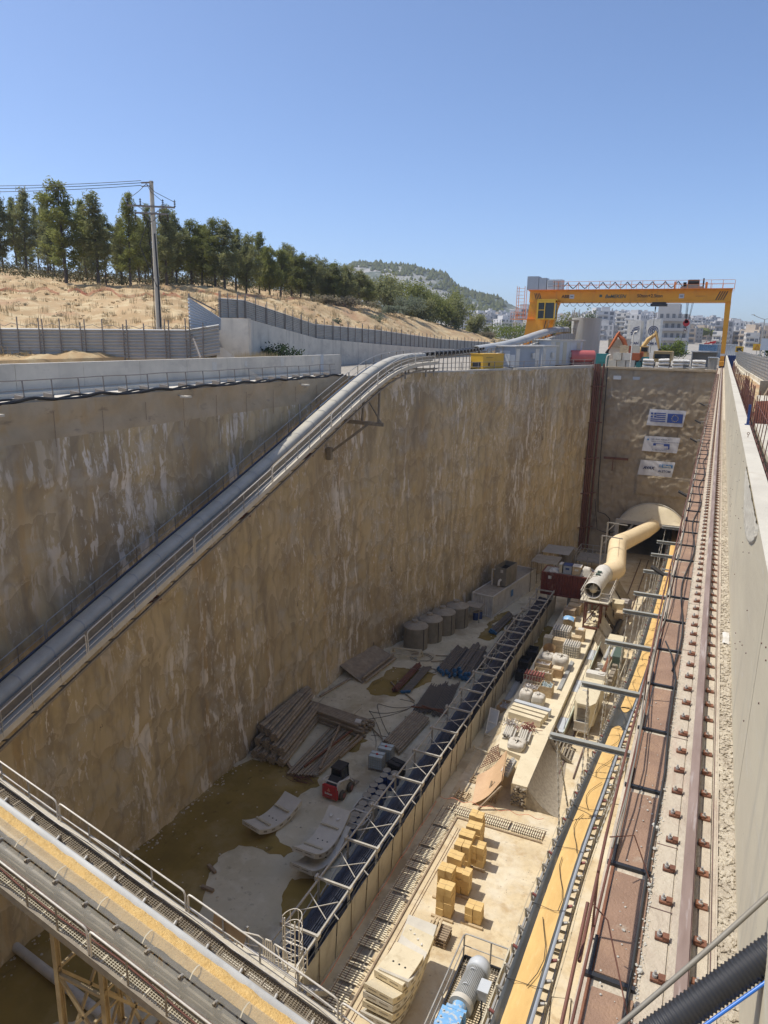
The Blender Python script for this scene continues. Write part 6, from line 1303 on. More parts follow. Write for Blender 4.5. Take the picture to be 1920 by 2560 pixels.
# parapet
PZ = 28.52
t = T('parapet_wall', 'tall pale concrete parapet wall along the right edge beside the crane rail', 'wall', (.53, 20, ZC))
for i in range(11):
    mb = MB(); mb.b2((.445, -5 + i * 10 + .01, ZC - .3), (.618, -5 + (i + 1) * 10 - .01, PZ)); P(t, 'wall_panel', mb, M['concw'])
mb = MB(); mb.b2((.444, -5, PZ), (.62, 105, PZ + .004)); P(t, 'top_face', mb, M['concl'])
mb = MB(); r = random.Random(3)
for i in range(60): yy = 4.5 + 20 * r.random() ** 1.6; z = r.uniform(27.1, 28.4); mb.cyl((.447, yy, z), (.438, yy, z), .006, 6)
P(t, 'tie_hole', mb, M['railside'])
mb = MB(); mb.grid(lambda u, v: (.437 + .01 * abs(nz(u * 40, v * 60, 1)) if .02 < u < .98 else .446, 6.9 + 2.6 * v, 28.0 + .5 * u + .0 * v), 24, 60); 
mb = MB()
def rough(u, v):
    y = 6.6 + 3.4 * v; zlow = 28.5 - .42 * math.sin(PI * min(1, v * 1.0)) ** .6; z = zlow + (PZ - zlow) * u
    e = .0 if (u < .03 or v < .02 or v > .98) else .012 + .014 * abs(fbm(y * 9, z * 14)); return (.444 - e, y, z)
mb.grid(rough, 20, 60); P(t, 'broken_patch', mb, M['concl'])
mb = MB(); mb.box((.585, 15.2, PZ + .19), (.045, .045, .38)); mb.box((.58, 15.2, PZ + .01), (.09, .12, .012)); tag(mb.build('marker_post', M['blue']), 'short dark blue post standing on top of the right parapet', 'post')
mb = MB(); mb.tube([(.535, 13.1, PZ), (.535, 13.1, PZ + .05)], .006, 6); mb.tube([(.535 + .018 * math.cos(a), 13.1, PZ + .067 + .018 * math.sin(a)) for a in [2 * PI * k / 10 for k in range(11)]], .005, 6); tag(mb.build('lifting_eye', M['rust']), 'small rusty lifting eye on top of the right parapet', 'eye bolt')
t = T('rebar_fence', 'row of thin dark rebar uprights with a top bar outside the right parapet', 'fence', (.68, 12, 27.5))
for i in range(46):
    yy = 7.6 + .62 * i * (1 + i * .012); hgt = .62 + .1 * r.random(); mb = MB(); mb.tube([(.655, yy, 28.25), (.70 + r.uniform(-.01, .02), yy, 28.25 + hgt)], .007 + .004 * (i > 20), 5); P(t, 'upright', mb, M['rustpipe'])
mb = MB(); mb.tube([(.715, 7 + k, 28.9 + .01 * nz(k, 2)) for k in range(52)], .006, 5); mb.tube([(.68, 7 + k * .9, 28.42 + .01 * nz(k, 5)) for k in range(50)], .012, 5); P(t, 'rail', mb, M['rustpipe'])
mb = MB()
for i in range(44): yy = 7.5 + i * .6; mb.add([(.63, yy, 28.5), (.665, yy + .05, 28.3 + .05 * nz(i, 0)), (.665, yy + .55, 28.28), (.63, yy + .5, 28.5)], [(0, 1, 2, 3)])
tag(mb.build('formwork_strip', M['galv'], base=(0, 0, 0)), 'crumpled grey metal strip along the outer face of the right parapet', 'strip')
mb = MB(); mb.quad((.66, -5, 27.9), (6, -5, 27.9), (6, 60, 27.2), (.66, 60, 27.9)); S(mb.build('side_ground', M['soil'], base=(0, 0, 0)))
mb = MB(); mb.b2((.95, 10, 27.3), (9, 20.5, 28.05)); mb.b2((1.45, 24.0, 27), (9, 33.0, 28.0)); S(mb.build('concrete_pavement', M['concl'], base=(0, 0, 0)))
mb = MB()
for i in range(60): yy = r.uniform(21, 34); x = .78 + (yy - 20) * .012 + r.uniform(-.06, .15); mb.tube([(x, yy, 27.9), (x + r.uniform(-.02, .02), yy, 28.2 + r.uniform(.2, .75))], .012, 4)
tag(mb.build('rebar_cage', M['rustpipe'], base=(0, 0, 0)), 'dense cluster of rusty starter bars beyond the blue post', 'rebar')
t = T('safety_net', 'orange plastic net wrapped round rebar behind the right parapet', 'net', (1.15, 22, 28)); mb = MB(); mb.grid(lambda u, v: (.92 + .38 * u + .02 * nz(u * 9, v * 9), 21.0 + .6 * u, 27.95 + .62 * v), 8, 8); P(t, 'net', mb, M['orange']); mb = MB()
for k in range(8): mb.tube([(.9 + k * .055, 20.9 + .06 * k, 27.9), (.9 + k * .055, 20.9 + .06 * k, 28.6 + .12 * (k % 3))], .01, 4)
P(t, 'starter_bar', mb, M['rustpipe'])
t = T('shuttering', 'dark formwork panel with slanted timber prop behind the right parapet', 'formwork', (1.9, 33, 27.5)); mb = MB(); mb.b2((1.55, 33.6, 27.6), (3.5, 33.8, 28.55)); P(t, 'panel', mb, M['dirtystl']); mb = MB(); mb.bar((2.0, 33.2, 28.6), (1.7, 33.0, 27.9), .07); mb.bar((2.2, 33.3, 28.9), (2.2, 33.3, 27.9), .09); P(t, 'prop', mb, M['wood'])
mb = MB(); mb.quad((1.2, 36, 27.35), (1.7, 36, 27.35), (1.5, 80, 27.3), (1.1, 80, 27.3)); mb.b2((1.1, 40, 27.2), (2.3, 60, 27.7)); S(mb.build('concrete_ramp', M['concl'], base=(0, 0, 0)))
# corrugated hose and cable crossing the lower right corner
a, b = Vector((-.02, 2.45, 27.25)), Vector((.78, 2.98, 28.0)); d = b - a
k5a, k5b = Vector((.03, 2.6, 27.22)), Vector((.52, 2.95, 27.62)); dv = (k5b - k5a)
a, b = k5a - dv * .35, k5b + dv * .6; t = T('corrugated_hose', 'black ribbed hose with a blue line crossing the lower right corner', 'hose', tuple(a))
mb = MB(); n = 300; mb.tube([a.lerp(b, i / n) for i in range(n + 1)], [.058 + (.0032 if i % 4 < 2 else -.0025) for i in range(n + 1)], 22); P(t, 'hose', mb, M['black'])
up_ = Vector((-.12, -.75, .62)).normalized(); mb = MB(); mb.tube([a.lerp(b, i / 40) + Vector((.045, -.052, -.022)) for i in range(41)], .0075, 8); P(t, 'blue_line', mb, pm('bright_blue_line', (.03, .16, .55), None, 2, .35))
mb = MB(); mb.tube([Vector((-.12, 2.58, 27.18)).lerp(Vector((.62, 3.12, 28.0)), i / 20) + Vector((0, 0, -.02 * math.sin(PI * i / 20))) for i in range(21)], .011, 7); tag(mb.build('cable', M['tank']), 'thin taut grey cable crossing just above the ribbed hose', 'cable')
# ================================================================ things on the pit floor
r = random.Random(40)
# ---- belt store: truss with stacked belt and covered side
t = T('belt_store', 'long open truss full of stacked dark belt with pale side sheeting along the pit', 'belt store', (-14.8, 50, 0))
xa, xb, zt = -15.75, -14.0, 2.95; y0, y1, bay = 20.9, 78.0, 3.27
n = int((y1 - y0) / bay)
for i in range(n + 1):
    y = y0 + i * bay; mb = MB(); mb.bar((xa - .15, y, zt), (xb + .15, y, zt), .11, .13); mb.box((xa - .1, y, zt), (.12, .3, .26)); mb.box((xb + .1, y, zt), (.12, .3, .26)); P(t, 'cross_beam', mb, M['truss'])
    mb = MB(); mb.bar((xa, y, 0), (xa, y, zt), .1); P(t, 'post', mb, M['galv']); mb = MB(); mb.bar((xb, y, 0), (xb, y, zt), .1); P(t, 'post', mb, M['galv'])
mb = MB(); mb.bar((xa, y0, zt - .1), (xa, y1, zt - .1), .075, .1); P(t, 'top_chord', mb, M['truss']); mb = MB(); mb.bar((xb, y0, zt - .1), (xb, y1, zt - .1), .075, .1); P(t, 'top_chord', mb, M['truss'])
for i in range(n):
    y = y0 + i * bay; mb = MB(); c_ = .12 if i % 2 else -.1; mb.bar((xa + .1, y + bay * .68, zt - .05), (xb - .1, y + bay * .30 + c_, zt - .05), .04); mb.bar((xa + .1, y + bay * .30, zt - .09), (xb - .1, y + bay * .68 + c_, zt - .09), .04); mb.bar((xb, y + bay / 2, zt - .1), (xb + .35, y + bay / 2 - .1, zt - .25), .05); P(t, 'cross_brace', mb, M['truss'])
    for zz in (.9, 1.7): mb = MB(); mb.bar((xa, y, zz), (xa, y + bay, zz + .5), .05); P(t, 'side_brace', mb, M['galv'])
for j in range(7):
    mb = MB(); z = .5 + j * .24; xw = .62 - .03 * j
    def g(u, v, z=z, j=j): return (-14.95 + (-.62 + 1.24 * u) + .08 * (j % 3), y0 - .6 + (y1 - y0) * v * (1 if j < 6 else 1), z + .22 * (1 - abs(2 * u - 1) ** 2.2) * -.6 + .05 * math.sin(v * 300 + j))
    mb.grid(g, 10, 150); P(t, 'stacked_belt', mb, M['beltblue'])
for k in range(10):
    mb = MB(); x = -15.35 + k * .1; mb.tube([(x + .02 * nz(q * .3, k), y0 - .4 + q * 1.6, 2.08 - .22 * abs(k - 4.5) / 4.5 + .03 * nz(q * .5, k * 3)) for q in range(36)], .045, 5); P(t, 'belt_strand', mb, M['beltblue'])
npn = 34; L_ = (y1 - y0) / npn
for i in range(npn):
    mb = MB(); mb.add([(-13.96 + .03 * (i % 2), y0 + i * L_ + .02, .05), (-13.96 + .03 * (i % 2), y0 + (i + 1) * L_ - .02, .05), (-13.86 + .03 * (i % 2), y0 + (i + 1) * L_ - .02, 2.28 + .04 * nz(i, 3)), (-13.86 + .03 * (i % 2), y0 + i * L_ + .02, 2.28 + .04 * nz(i, 8))], [(0, 1, 2, 3)]); P(t, 'side_sheet', mb, M['coverside'] if 'coverside' in M else M['woodg'])
for i in range(n): mb = MB(); y = y0 + i * bay; mb.bar((-13.83, y, 0), (-13.83, y, 2.35), .04, .05); P(t, 'sheet_post', mb, M['dirtystl'])
mb = MB(); mb.tube([(-13.95, y0 + q * 1.1, 2.4 + .12 * math.sin(q * 1.9)) for q in range(50)], .025, 5); mb.tube([(-14.1, y0 + q * 1.1, 2.55 + .08 * math.sin(q * 1.3 + 1)) for q in range(50)], .02, 5); P(t, 'hanging_cable', mb, M['black'])
# ---- bar mats on the floor
def matting(name, lab, x0, x1, ya, yb, alongx=False):
    t = T(name, lab, 'rebar mat', ((x0 + x1) / 2, (ya + yb) / 2, .0), 'rebar mats laid over the floor channel'); mb = MB()
    if not alongx:
        for i in range(int((yb - ya) / .135)):
            y = ya + i * .135; 
            if r.random() < .06: continue
            mb.bar((x0 + r.uniform(-.03, .03), y, .15), (x1 + r.uniform(-.06, .03), y + .02, .15), .07, .03)
    else:
        for i in range(int((x1 - x0) / .135)): x = x0 + i * .135; mb.bar((x, ya, .15), (x + .02, yb + r.uniform(-.04, .04), .15), .07, .03)
    P(t, 'cross_bars', mb, M['bars']); mb = MB()
    if not alongx:
        for x in (x0 + .12, x0 + .4): mb.bar((x, ya, .185), (x, yb, .185 + .0), .018)
    else:
        for y in (ya + .15, ya + .5, ya + .8): mb.bar((x0, y, .185), (x1, y, .185), .022)
    P(t, 'long_bars', mb, M['rustpipe']); return t
labs = ['nearest', 'second', 'third', 'fourth', 'fifth', 'sixth', 'seventh', 'eighth', 'ninth', 'tenth']
for i in range(9): matting('rebar_mat', '%s from the viewer of the pale bar mats along the belt store' % labs[i], -13.35, -12.25, 20.8 + i * 2.1, 22.8 + i * 2.1 - .05)
for i in range(3): matting('rebar_mat', '%s from the left of the bar mats crossing the sandy floor behind the timber blocks' % labs[i].replace('nearest', 'first'), -12.9 + i * 2.15, -10.8 + i * 2.15, 39.1, 40.05, True)
matting('rebar_mat', 'small bar mat right of the spoil conveyor near the curved concrete', -2.9, -2.2, 33.6, 35.2)
mb = MB(); mb.b2((-13.38, 20, .004), (-12.15, 39.6, .02)); mb.b2((-13.1, 39.05, .004), (-6.6, 40.1, .021)); S(mb.build('floor_channel', M['sand'])); mb = MB(); mb.b2((-13.22, 20, .02), (-12.35, 39.0, .026)); mb.b2((-12.7, 39.2, .021), (-6.7, 39.95, .027)); S(mb.build('slat_shadow_strip', M['tank']))  # darker strip paints the shadow seen through the gaps between the slats
mb = MB(); mb.b2((-12.12, 20, .004), (-12.04, 38.9, .09)); mb.b2((-12.05, 38.85, .004), (-6.6, 38.93, .09)); S(mb.build('channel_kerb', M['wood']))
mb = MB(); mb.tube([(-13.55 + .02 * math.sin(k), 20.5 + k * .5, .75 - .12 * abs(math.sin(k * .5))) for k in range(38)], .02, 4); mb.tube([(-13.5 + .19 * k, 39.6 + .02 * k, .7 - .1 * math.sin(k)) for k in range(36)], .02, 4); tag(mb.build('barrier_tape', M['orange']), 'thin red and white barrier tape along the bar mats', 'tape')
mb = MB()
for x in (-11.8, -11.65): mb.tube([(x, 20, .02), (x + .1, 38, .02)], .012, 4)
tag(mb.build('survey_string', M['rustpipe']), 'two thin strings laid along the sandy floor beside the bar mats', 'string')
# ---- timber block stacks
def block_layer_stack(nm, x, y, lay, lab, w_=.86, d_=.66, h=.44, pal=True, g='stacks of yellow timber blocks on pallets'):
    t = T(nm, lab, 'block stack', (x, y, 0), g)
    if pal: mb = MB(); mb.box((x - .02, y - d_ / 2 - .08, .06), (w_ + .35, .14, .12)); mb.box((x, y + .1, .05), (w_, d_, .1)); P(t, 'pallet_plank', mb, M['woodl'])
    for k in range(lay):
        for s in (-1, 1):
            mb = MB(); a = r.uniform(-.05, .05); cx_, cy_ = x + s * w_ * .25 + r.uniform(-.02, .02), y + r.uniform(-.03, .03); cz = .12 + h * (k + .5); mb.box((cx_, cy_, cz), (w_ / 2 - .012, d_, h - .015), a)
            mb.mi(1); mb.box((cx_, cy_, cz), (w_ / 2 - .006, .025, h - .006), a); mb.mi(0)
            mb.build('timber_block', [M['block'], M['card']], t)
    return t
ST = [(-10.05, 31.05, 4), (-10.45, 32.3, 4), (-10.35, 33.45, 4), (-10.28, 34.55, 4), (-10.34, 35.45, 4), (-10.17, 36.35, 4), (-10.35, 37.4, 4)]
for i, (x, y, k) in enumerate(ST): block_layer_stack('timber_block_stack', x, y, k, '%s of the tall yellow block stacks in the sunny row' % ['nearest', 'second nearest', 'third nearest', 'middle', 'third from the far end', 'second from the far end', 'farthest'][i])
block_layer_stack('timber_block_stack', -8.5, 31.3, 2, 'low yellow block stack standing alone right of the tall row')
block_layer_stack('timber_block_stack', -9.72, 33.0, 3, 'lower yellow block stack pushed against the right of the tall row near the viewer'); block_layer_stack('timber_block_stack', -9.62, 35.4, 3, 'lower yellow block stack at the right of the tall row towards its far end')
t = T('pallet_pile', 'small weathered timber pallet with planks near the curved concrete segments', 'pallet', (-9.8, 29.4, 0)); yy = 29.35
mb = MB()
for k in range(3):
    for x in (-10.3, -9.8, -9.3): mb.box((x, yy, .06 + k * .2), (.1, 1.0, .1))
    for q in range(7): mb.box((-9.8, yy - .45 + q * .15, .13 + k * .2), (1.15, .1, .03))
P(t, 'pallet', mb, M['wood'])
for q in range(3): mb = MB(); mb.box((-10.2 + q * .2, yy + .02, .68), (.11, 1.15, .1), .06 * q - .05); P(t, 'plank', mb, M['woodl'])
# ---- precast tunnel segments
def segment(t, c, w_, ch, th, sag, rz, mat, z, tilt=0, pockets=True, holes=True, name='segment_body'):
    cx_, cy_ = c; co, si = math.cos(rz), math.sin(rz)
    def W(a, b, h): x = cx_ + a * co - b * si; y = cy_ + a * si + b * co; return (x, y, z + h + tilt * b)
    N = 14; hh = lambda b: sag * (2 * b / ch) ** 2
    V = []; mb = MB()
    for j in range(N + 1):
        b = -ch / 2 + ch * j / N; e = .0 if 0 < j < N else .0
        for a, q in ((-w_ / 2, 0), (w_ / 2, 0), (w_ / 2, th), (-w_ / 2, th)): V.append(W(a, b, hh(b) + q))
    F = [(0, 3, 2, 1), tuple(N * 4 + k for k in range(4))]
    for j in range(N):
        for k in range(4): a, b = j * 4 + k, j * 4 + (k + 1) % 4; F.append((a, b, b + 4, a + 4))
    mb.add(V, F); bo = P(t, name, mb, mat)
    if pockets:
        mb = MB()
        for q in range(-2, 3):
            b = q * ch / 5.5; v = [W(w_ / 2 + .006, b + d, hh(b + d) + th * hq) for d, hq in ((-.14, .35), (.14, .35), (.14, .75), (-.14, .75))]; mb.add(v, [(0, 1, 2, 3)])
        sub(bo, 'bolt_pocket', mb, M['dirtystl'])
        mb = MB()
        for q in (-.3, .3): b = -ch / 2 - .005; mb.add([W(q + d, b, hh(b) + th * hq) for d, hq in ((-.22, .45), (.22, .45), (.22, .62), (-.22, .62))], [(0, 1, 2, 3)])
        sub(bo, 'end_groove', mb, M['dirtystl'])
    if holes:
        mb = MB()
        for q in (-.32, 0, .32): p = Vector(W(q, 0, hh(0) + th)); mb.cyl(p, p + Vector((0, 0, .008)), .05, 10)
        sub(bo, 'lifting_socket', mb, M['dark'])
    return W, hh
t = T('lining_segment', 'single curved concrete segment with two timbers lying in the brown water', 'lining segment', (-22.3, 33.2, 0)); W, hh = segment(t, (-22.35, 33.2), 1.5, 3.7, .32, .62, -.22, M['seg'], .12)
for b in (-.75, .85): mb = MB(); mb.bar(W(-.65, b, hh(b) + .42), W(.55, b, hh(b) + .42), .14, .1); P(t, 'timber_bearer', mb, M['woodg'])
t = T('lining_segment', 'upper of two stacked concrete segments in the shade beside the belt store', 'lining segment', (-18.2, 32.1, .4)); W, hh = segment(t, (-18.2, 32.2), 1.5, 4.2, .34, .85, -.02, M['seg'], .62)
for b in (-.9, 1.0): mb = MB(); mb.bar(W(-.7, b, hh(b) + .42), W(.5, b, hh(b) + .42), .12, .1); P(t, 'timber_bearer', mb, M['woodg'])
mb = MB(); mb.box(W(-.35, 1.7, hh(1.7) + .36), (.16, .5, .012), .2); mb.box(W(.25, 1.6, hh(1.6) + .35), (.16, .4, .012), -.5); P(t, 'chalk_mark', mb, M['white'])
t = T('lining_segment', 'lower of two stacked concrete segments in the shade beside the belt store', 'lining segment', (-18.0, 31.6, 0)); segment(t, (-17.95, 31.6), 1.5, 4.2, .34, .8, -.06, M['seg'], .1)
ss = [(-10.35, 25.0, .05, .04), (-10.3, 25.2, .42, .02), (-10.3, 25.3, .79, .0), (-10.25, 25.35, 1.16, -.03)]
for i, (x, y, z, a) in enumerate(ss):
    t = T('lining_segment', '%s segment of the sunlit stack at the bottom of the picture' % ['lowest', 'second lowest', 'third lowest', 'fourth lowest'][i], 'lining segment', (x, y, z), 'sunlit stack of concrete lining segments'); segment(t, (x, y), 1.5, 3.9, .33, .75, -.08 + a, M['bench'] if i % 2 else M['seg'], z)
t = T('lining_segment', 'topmost flat short segment with three sockets on the sunlit stack', 'lining segment', (-10.3, 24.9, 1.6)); segment(t, (-10.25, 25.25), 1.5, 1.9, .34, .1, -.14, M['bench'], 1.68)
t = T('lining_segment', 'raised far segment with white chalk marks on the sunlit stack', 'lining segment', (-10.0, 26.5, 1.5)); W, hh = segment(t, (-10.15, 26.1), 1.5, 3.3, .3, .55, -.03, M['seg'], 1.45, .07, holes=False)
mb = MB(); 
for k, (a, b) in enumerate(((-.35, 1.25), (-.15, 1.15), (.15, 1.0), (.35, .85))): p = W(a, b, hh(b) + .31); mb.box(p, (.09, .4, .01), .4 * (k % 2) - .3)
P(t, 'chalk_mark', mb, M['white'])
# ---- skid steer loader
t = T('skid_steer_loader', 'small red and white skid steer loader seen from behind on the wet floor', 'loader', (-20.2, 37.9, 0), local=True); t.rotation_euler = (0, 0, R(-3))
mb = MB(); mb.b2((-.5, -.95, .25), (.5, .95, .75)); mb.prism([(-.95, .75), (.9, .75), (.75, .95), (-.35, 1.15), (-.95, 1.1)], (0, 1, 0), (0, 0, 1), (-.5, 0, 0), (1, 0, 0)); P(t, 'body', mb, M['white'])
mb = MB(); mb.b2((-.56, -1.12, .22), (.56, -.93, 1.12)); rb_ = P(t, 'tail_door', mb, M['red'])
mb = MB(); mb.add([(-.2, -1.125, .72), (.08, -1.125, .72), (-.06, -1.125, 1.0)], [(0, 1, 2)]); sub(rb_, 'warning_triangle', mb, M['orange'])
mb = MB()
for x in (-.5, .44): mb.b2((x, -1.13, .85), (x + .07, -1.12, 1.05))
mb.b2((-.5, -1.13, .3), (.5, -1.12, .36)); sub(rb_, 'tail_lamp', mb, M['redfit'])
tx = text('bobcat', .2, M['white'], t, (-.35, -1.135, .5), bold=.008)
mb = MB(); mb.b2((-.36, -.2, 1.0), (.36, .75, 1.15)); 
for x in (-.38, .38):
    for y in (-.25, .72): mb.bar((x, y, 1.0), (x * .95, y + (.06 if y < 0 else -.08), 1.92), .07)
mb.b2((-.42, -.28, 1.88), (.42, .72, 1.98)); mb.b2((-.36, -.26, 1.02), (.36, -.2, 1.3)); P(t, 'cab', mb, M['black'])
mb = MB(); mb.b2((-.36, -.2, 1.15), (.36, .66, 1.86)); P(t, 'cab_window', mb, M['glass'])
mb = MB(); mb.prism([(-.92, 1.1), (-.2, 1.15), (-.3, 1.45)], (0, 1, 0), (0, 0, 1), (-.4, 0, 0), (.8, 0, 0)); P(t, 'engine_cover', mb, M['black'])
for s in (-1, 1):
    mb = MB(); mb.tube([(s * .56, -.98, .95), (s * .56, -1.0, 1.42), (s * .56, -.75, 1.42), (s * .56, .5, .95), (s * .56, 1.1, .35)], .075, 4); P(t, 'lift_arm', mb, M['white'])
    for y in (-.52, .5):
        mb = MB(); mb.tube([(s * .53, y, .33), (s * .56, y, .33), (s * .74, y, .33), (s * .77, y, .33)], [.26, .33, .33, .27], 20); w_ = P(t, 'wheel', mb, M['tyre']); mb = MB(); mb.cyl((s * .75, y, .33), (s * .785, y, .33), .17, 14); sub(w_, 'rim', mb, M['redfit'])
mb = MB(); mb.bar((-.56, -1.0, 1.42), (.56, -1.0, 1.42), .06); P(t, 'arm_crossbar', mb, M['white'])
mb = MB(); mb.prism([(1.05, .05), (1.75, .02), (1.75, .07), (1.15, .12), (1.1, .5), (1.05, .5)], (0, 1, 0), (0, 0, 1), (-.65, 0, 0), (1.3, 0, 0)); P(t, 'bucket', mb, M['dirtystl'])
# ---- totes and drums
def tote(x, y, rz, lab, dark=False):
    t = T('liquid_tote', lab, 'tote', (x, y, 0), None, local=True); t.rotation_euler = (0, 0, rz)
    mb = MB(); mb.b2((-.48, -.38, .16), (.48, .38, 1.12)); P(t, 'bottle', mb, M['black'] if dark else M['ibc'])
    mb = MB(); mb.b2((-.52, -.42, 0), (.52, .42, .05)); 
    for a in (-.46, 0, .46): mb.b2((a - .06, -.42, .05), (a + .06, .42, .15))
    P(t, 'pallet', mb, M['dirtystl']); mb = MB()
    for k in range(7):
        x_ = -.5 + k / 6; mb.bar((x_, -.41, .15), (x_, -.41, 1.12), .022); mb.bar((x_, .41, .15), (x_, .41, 1.12), .022)
    for k in range(5):
        y_ = -.41 + .82 * k / 4; mb.bar((-.51, y_, .15), (-.51, y_, 1.12), .022); mb.bar((.51, y_, .15), (.51, y_, 1.12), .022)
    for k in range(6):
        z = .2 + k * .18; mb.bar((-.52, -.42, z), (.52, -.42, z), .022); mb.bar((-.52, .42, z), (.52, .42, z), .022); mb.bar((-.52, -.42, z), (-.52, .42, z), .022); mb.bar((.52, -.42, z), (.52, .42, z), .022)
    mb.bar((-.5, 0, 1.14), (.5, 0, 1.14), .04); P(t, 'cage', mb, M['galv'] if not dark else M['black'])
    mb = MB(); mb.cyl((0, 0, 1.12), (0, 0, 1.17), .09, 14); P(t, 'lid', mb, M['red'] if not dark else M['black']); return t
tote(-19.05, 41.6, R(6), 'white caged liquid tote nearer the viewer behind the loader'); tote(-18.9, 42.8, R(5), 'white caged liquid tote standing behind the nearer one'); tote(-17.45, 41.35, R(-14), 'black caged tote beside the belt store', True)
def drum(rz=0):
    t = T('steel_drum', 'x', 'drum', (0, 0, 0), 'steel drums beside the belt store', local=True)
    mb = MB(); mb.tube([(0, 0, 0), (0, 0, .28), (0, 0, .3), (0, 0, .32), (0, 0, .56), (0, 0, .58), (0, 0, .6), (0, 0, .87)], [.285, .285, .3, .285, .285, .3, .285, .285], 22, True); P(t, 'shell', mb, M['blue'])
    mb = MB(); mb.tube([(.285 * math.cos(a), .285 * math.sin(a), .875) for a in [2 * PI * k / 24 for k in range(25)]], .014, 5, False); mb.cyl((0, 0, .868), (0, 0, .874), .27, 22); mb.cyl((.15, 0, .87), (.15, 0, .89), .035, 8); P(t, 'lid', mb, M['tanktop']); return t
DR = [(-17.78, 40.5), (-17.15, 40.45), (-17.72, 39.88), (-17.14, 39.84), (-17.78, 39.2), (-17.88, 38.58), (-17.27, 38.62), (-17.76, 37.96), (-17.17, 38.0), (-17.8, 37.38), (-17.2, 37.36), (-17.65, 36.5), (-17.1, 36.7), (-17.62, 36.0), (-17.05, 36.1), (-17.6, 35.3), (-17.05, 35.4), (-17.55, 34.8), (-16.98, 34.85), (-17.3, 34.2), (-17.28, 33.55)]
DL = ['far left blue drum of the four by the black tote', 'far right blue drum of the four by the black tote', 'near left blue drum of the four by the black tote', 'near right blue drum of the four by the black tote', 'single far drum of the dusty three next to the row', 'near left drum of the dusty three', 'near right drum of the dusty three',
      'far left drum of the blue four with pale tops behind the bagged ones', 'far right drum of the blue four behind the bagged ones', 'near left drum of the blue four behind the bagged ones', 'near right drum of the blue four behind the bagged ones', 'far left drum in the far bulk bag', 'far right drum in the far bulk bag', 'near left drum in the far bulk bag', 'near right drum in the far bulk bag',
      'far left drum in the near bulk bag', 'far right drum in the near bulk bag', 'near left drum in the near bulk bag', 'near right drum in the near bulk bag', 'farther of the two loose dusty drums at the near end', 'nearest loose dusty drum at the end of the row']
d0 = drum()
for i, (x, y) in enumerate(DR):
    if i == 0: d0.location = (x, y, 0); d0['label'] = DL[0]
    else: dup(d0, (x, y, 0), r.uniform(0, 6), DL[i])
for k, (x, y) in enumerate(((-17.36, 36.33), (-17.3, 35.08))):
    mb = MB(); pts = [(x + .64 * math.copysign(abs(math.cos(a)) ** .35, math.cos(a)), y + .66 * math.copysign(abs(math.sin(a)) ** .35, math.sin(a))) for a in [2 * PI * q / 40 for q in range(40)]]
    mb.grid(lambda u, v: (pts[int(u * 40) % 40][0] + .03 * nz(u * 30, v * 3, k), pts[int(u * 40) % 40][1] + .03 * nz(u * 30, v * 3, 5), .0 + .9 * v + .05 * nz(u * 20, 1, k)), 40, 6); mb.tube([(p[0], p[1], .9 + .04 * nz(i * .6, k)) for i, p in enumerate(pts + pts[:1])], .045, 6)
    tag(mb.build('bulk_bag', M['bag']), ['far open bulk bag wrapped round four drums', 'near open bulk bag wrapped round four drums'][k], 'bag')
for k, (a, b) in enumerate((((-23.3, 33.9, .1), (-22.9, 33.8, .1)),)): pass
for i, (p, q, lab) in enumerate((((-23.6, 28.4), (-22.9, 28.1), 'short timber offcut in the wet mud right of the large puddle'), ((-22.9, 26.9), (-22.1, 26.9), 'nearest timber offcut on the muddy edge'), ((-25.3, 39.4), (-24.2, 38.5), 'round timber offcut beside the big pipe stack'))):
    mb = MB(); mb.bar((*p, .12), (*q, .12), .18, .16); tag(mb.build('timber_offcut', M['wood']), lab, 'timber')
# ---- pipes
def pipes(name, lab, cat, near, far, rows, rad, z0, mat, cap=None, jit=.15, hexa=True, seg=8, strap=True, group=None):
    # near, far: ((xl,yl),(xr,yr)) ends; rows: list of counts from the bottom
    t = T(name, lab, cat, ((near[0][0] + near[1][0]) / 2, near[0][1], 0), group)
    for k, n in enumerate(rows):
        for i in range(n):
            f = (i + .5 + (.5 if k % 2 else 0) * (1 if hexa else 0)) / max(rows[0], 1); f = min(f, 1)
            a = Vector((*Vector(near[0]).lerp(Vector(near[1]), f), z0 + rad + k * rad * 1.78)); b = Vector((*Vector(far[0]).lerp(Vector(far[1]), f), z0 + rad + k * rad * 1.78)); d = (b - a).normalized() * r.uniform(-jit, jit)
            mb = MB(); mb.cyl(a + d, b + d, rad, seg * 2 if rad > .15 else seg + 4, caps=False)
            mb.cyl(a + d, a + d + (b - a).normalized() * .04, rad * .8, 8); mb.cyl(b + d, b + d - (b - a).normalized() * .04, rad * .8, 8); p = P(t, 'pipe', mb, mat)
            if cap: mb = MB(); mb.cyl(a + d - (b - a).normalized() * .1, a + d + (b - a).normalized() * .12, rad * 1.3, 8); sub(p, 'end_cap', mb, cap)
    if strap:
        for f in (.2, .75):
            mb = MB(); a = Vector(near[0]).lerp(Vector(far[0]), f); b = Vector(near[1]).lerp(Vector(far[1]), f); h = z0 + rad * 2 + (len(rows) - 1) * rad * 1.78; mb.bar((a.x, a.y, z0), (a.x, a.y, h), .05, .01); mb.bar((a.x, a.y, h + .012), (b.x, b.y, h + .012), .05, .012); P(t, 'strap', mb, M['dirtystl'])
    return t
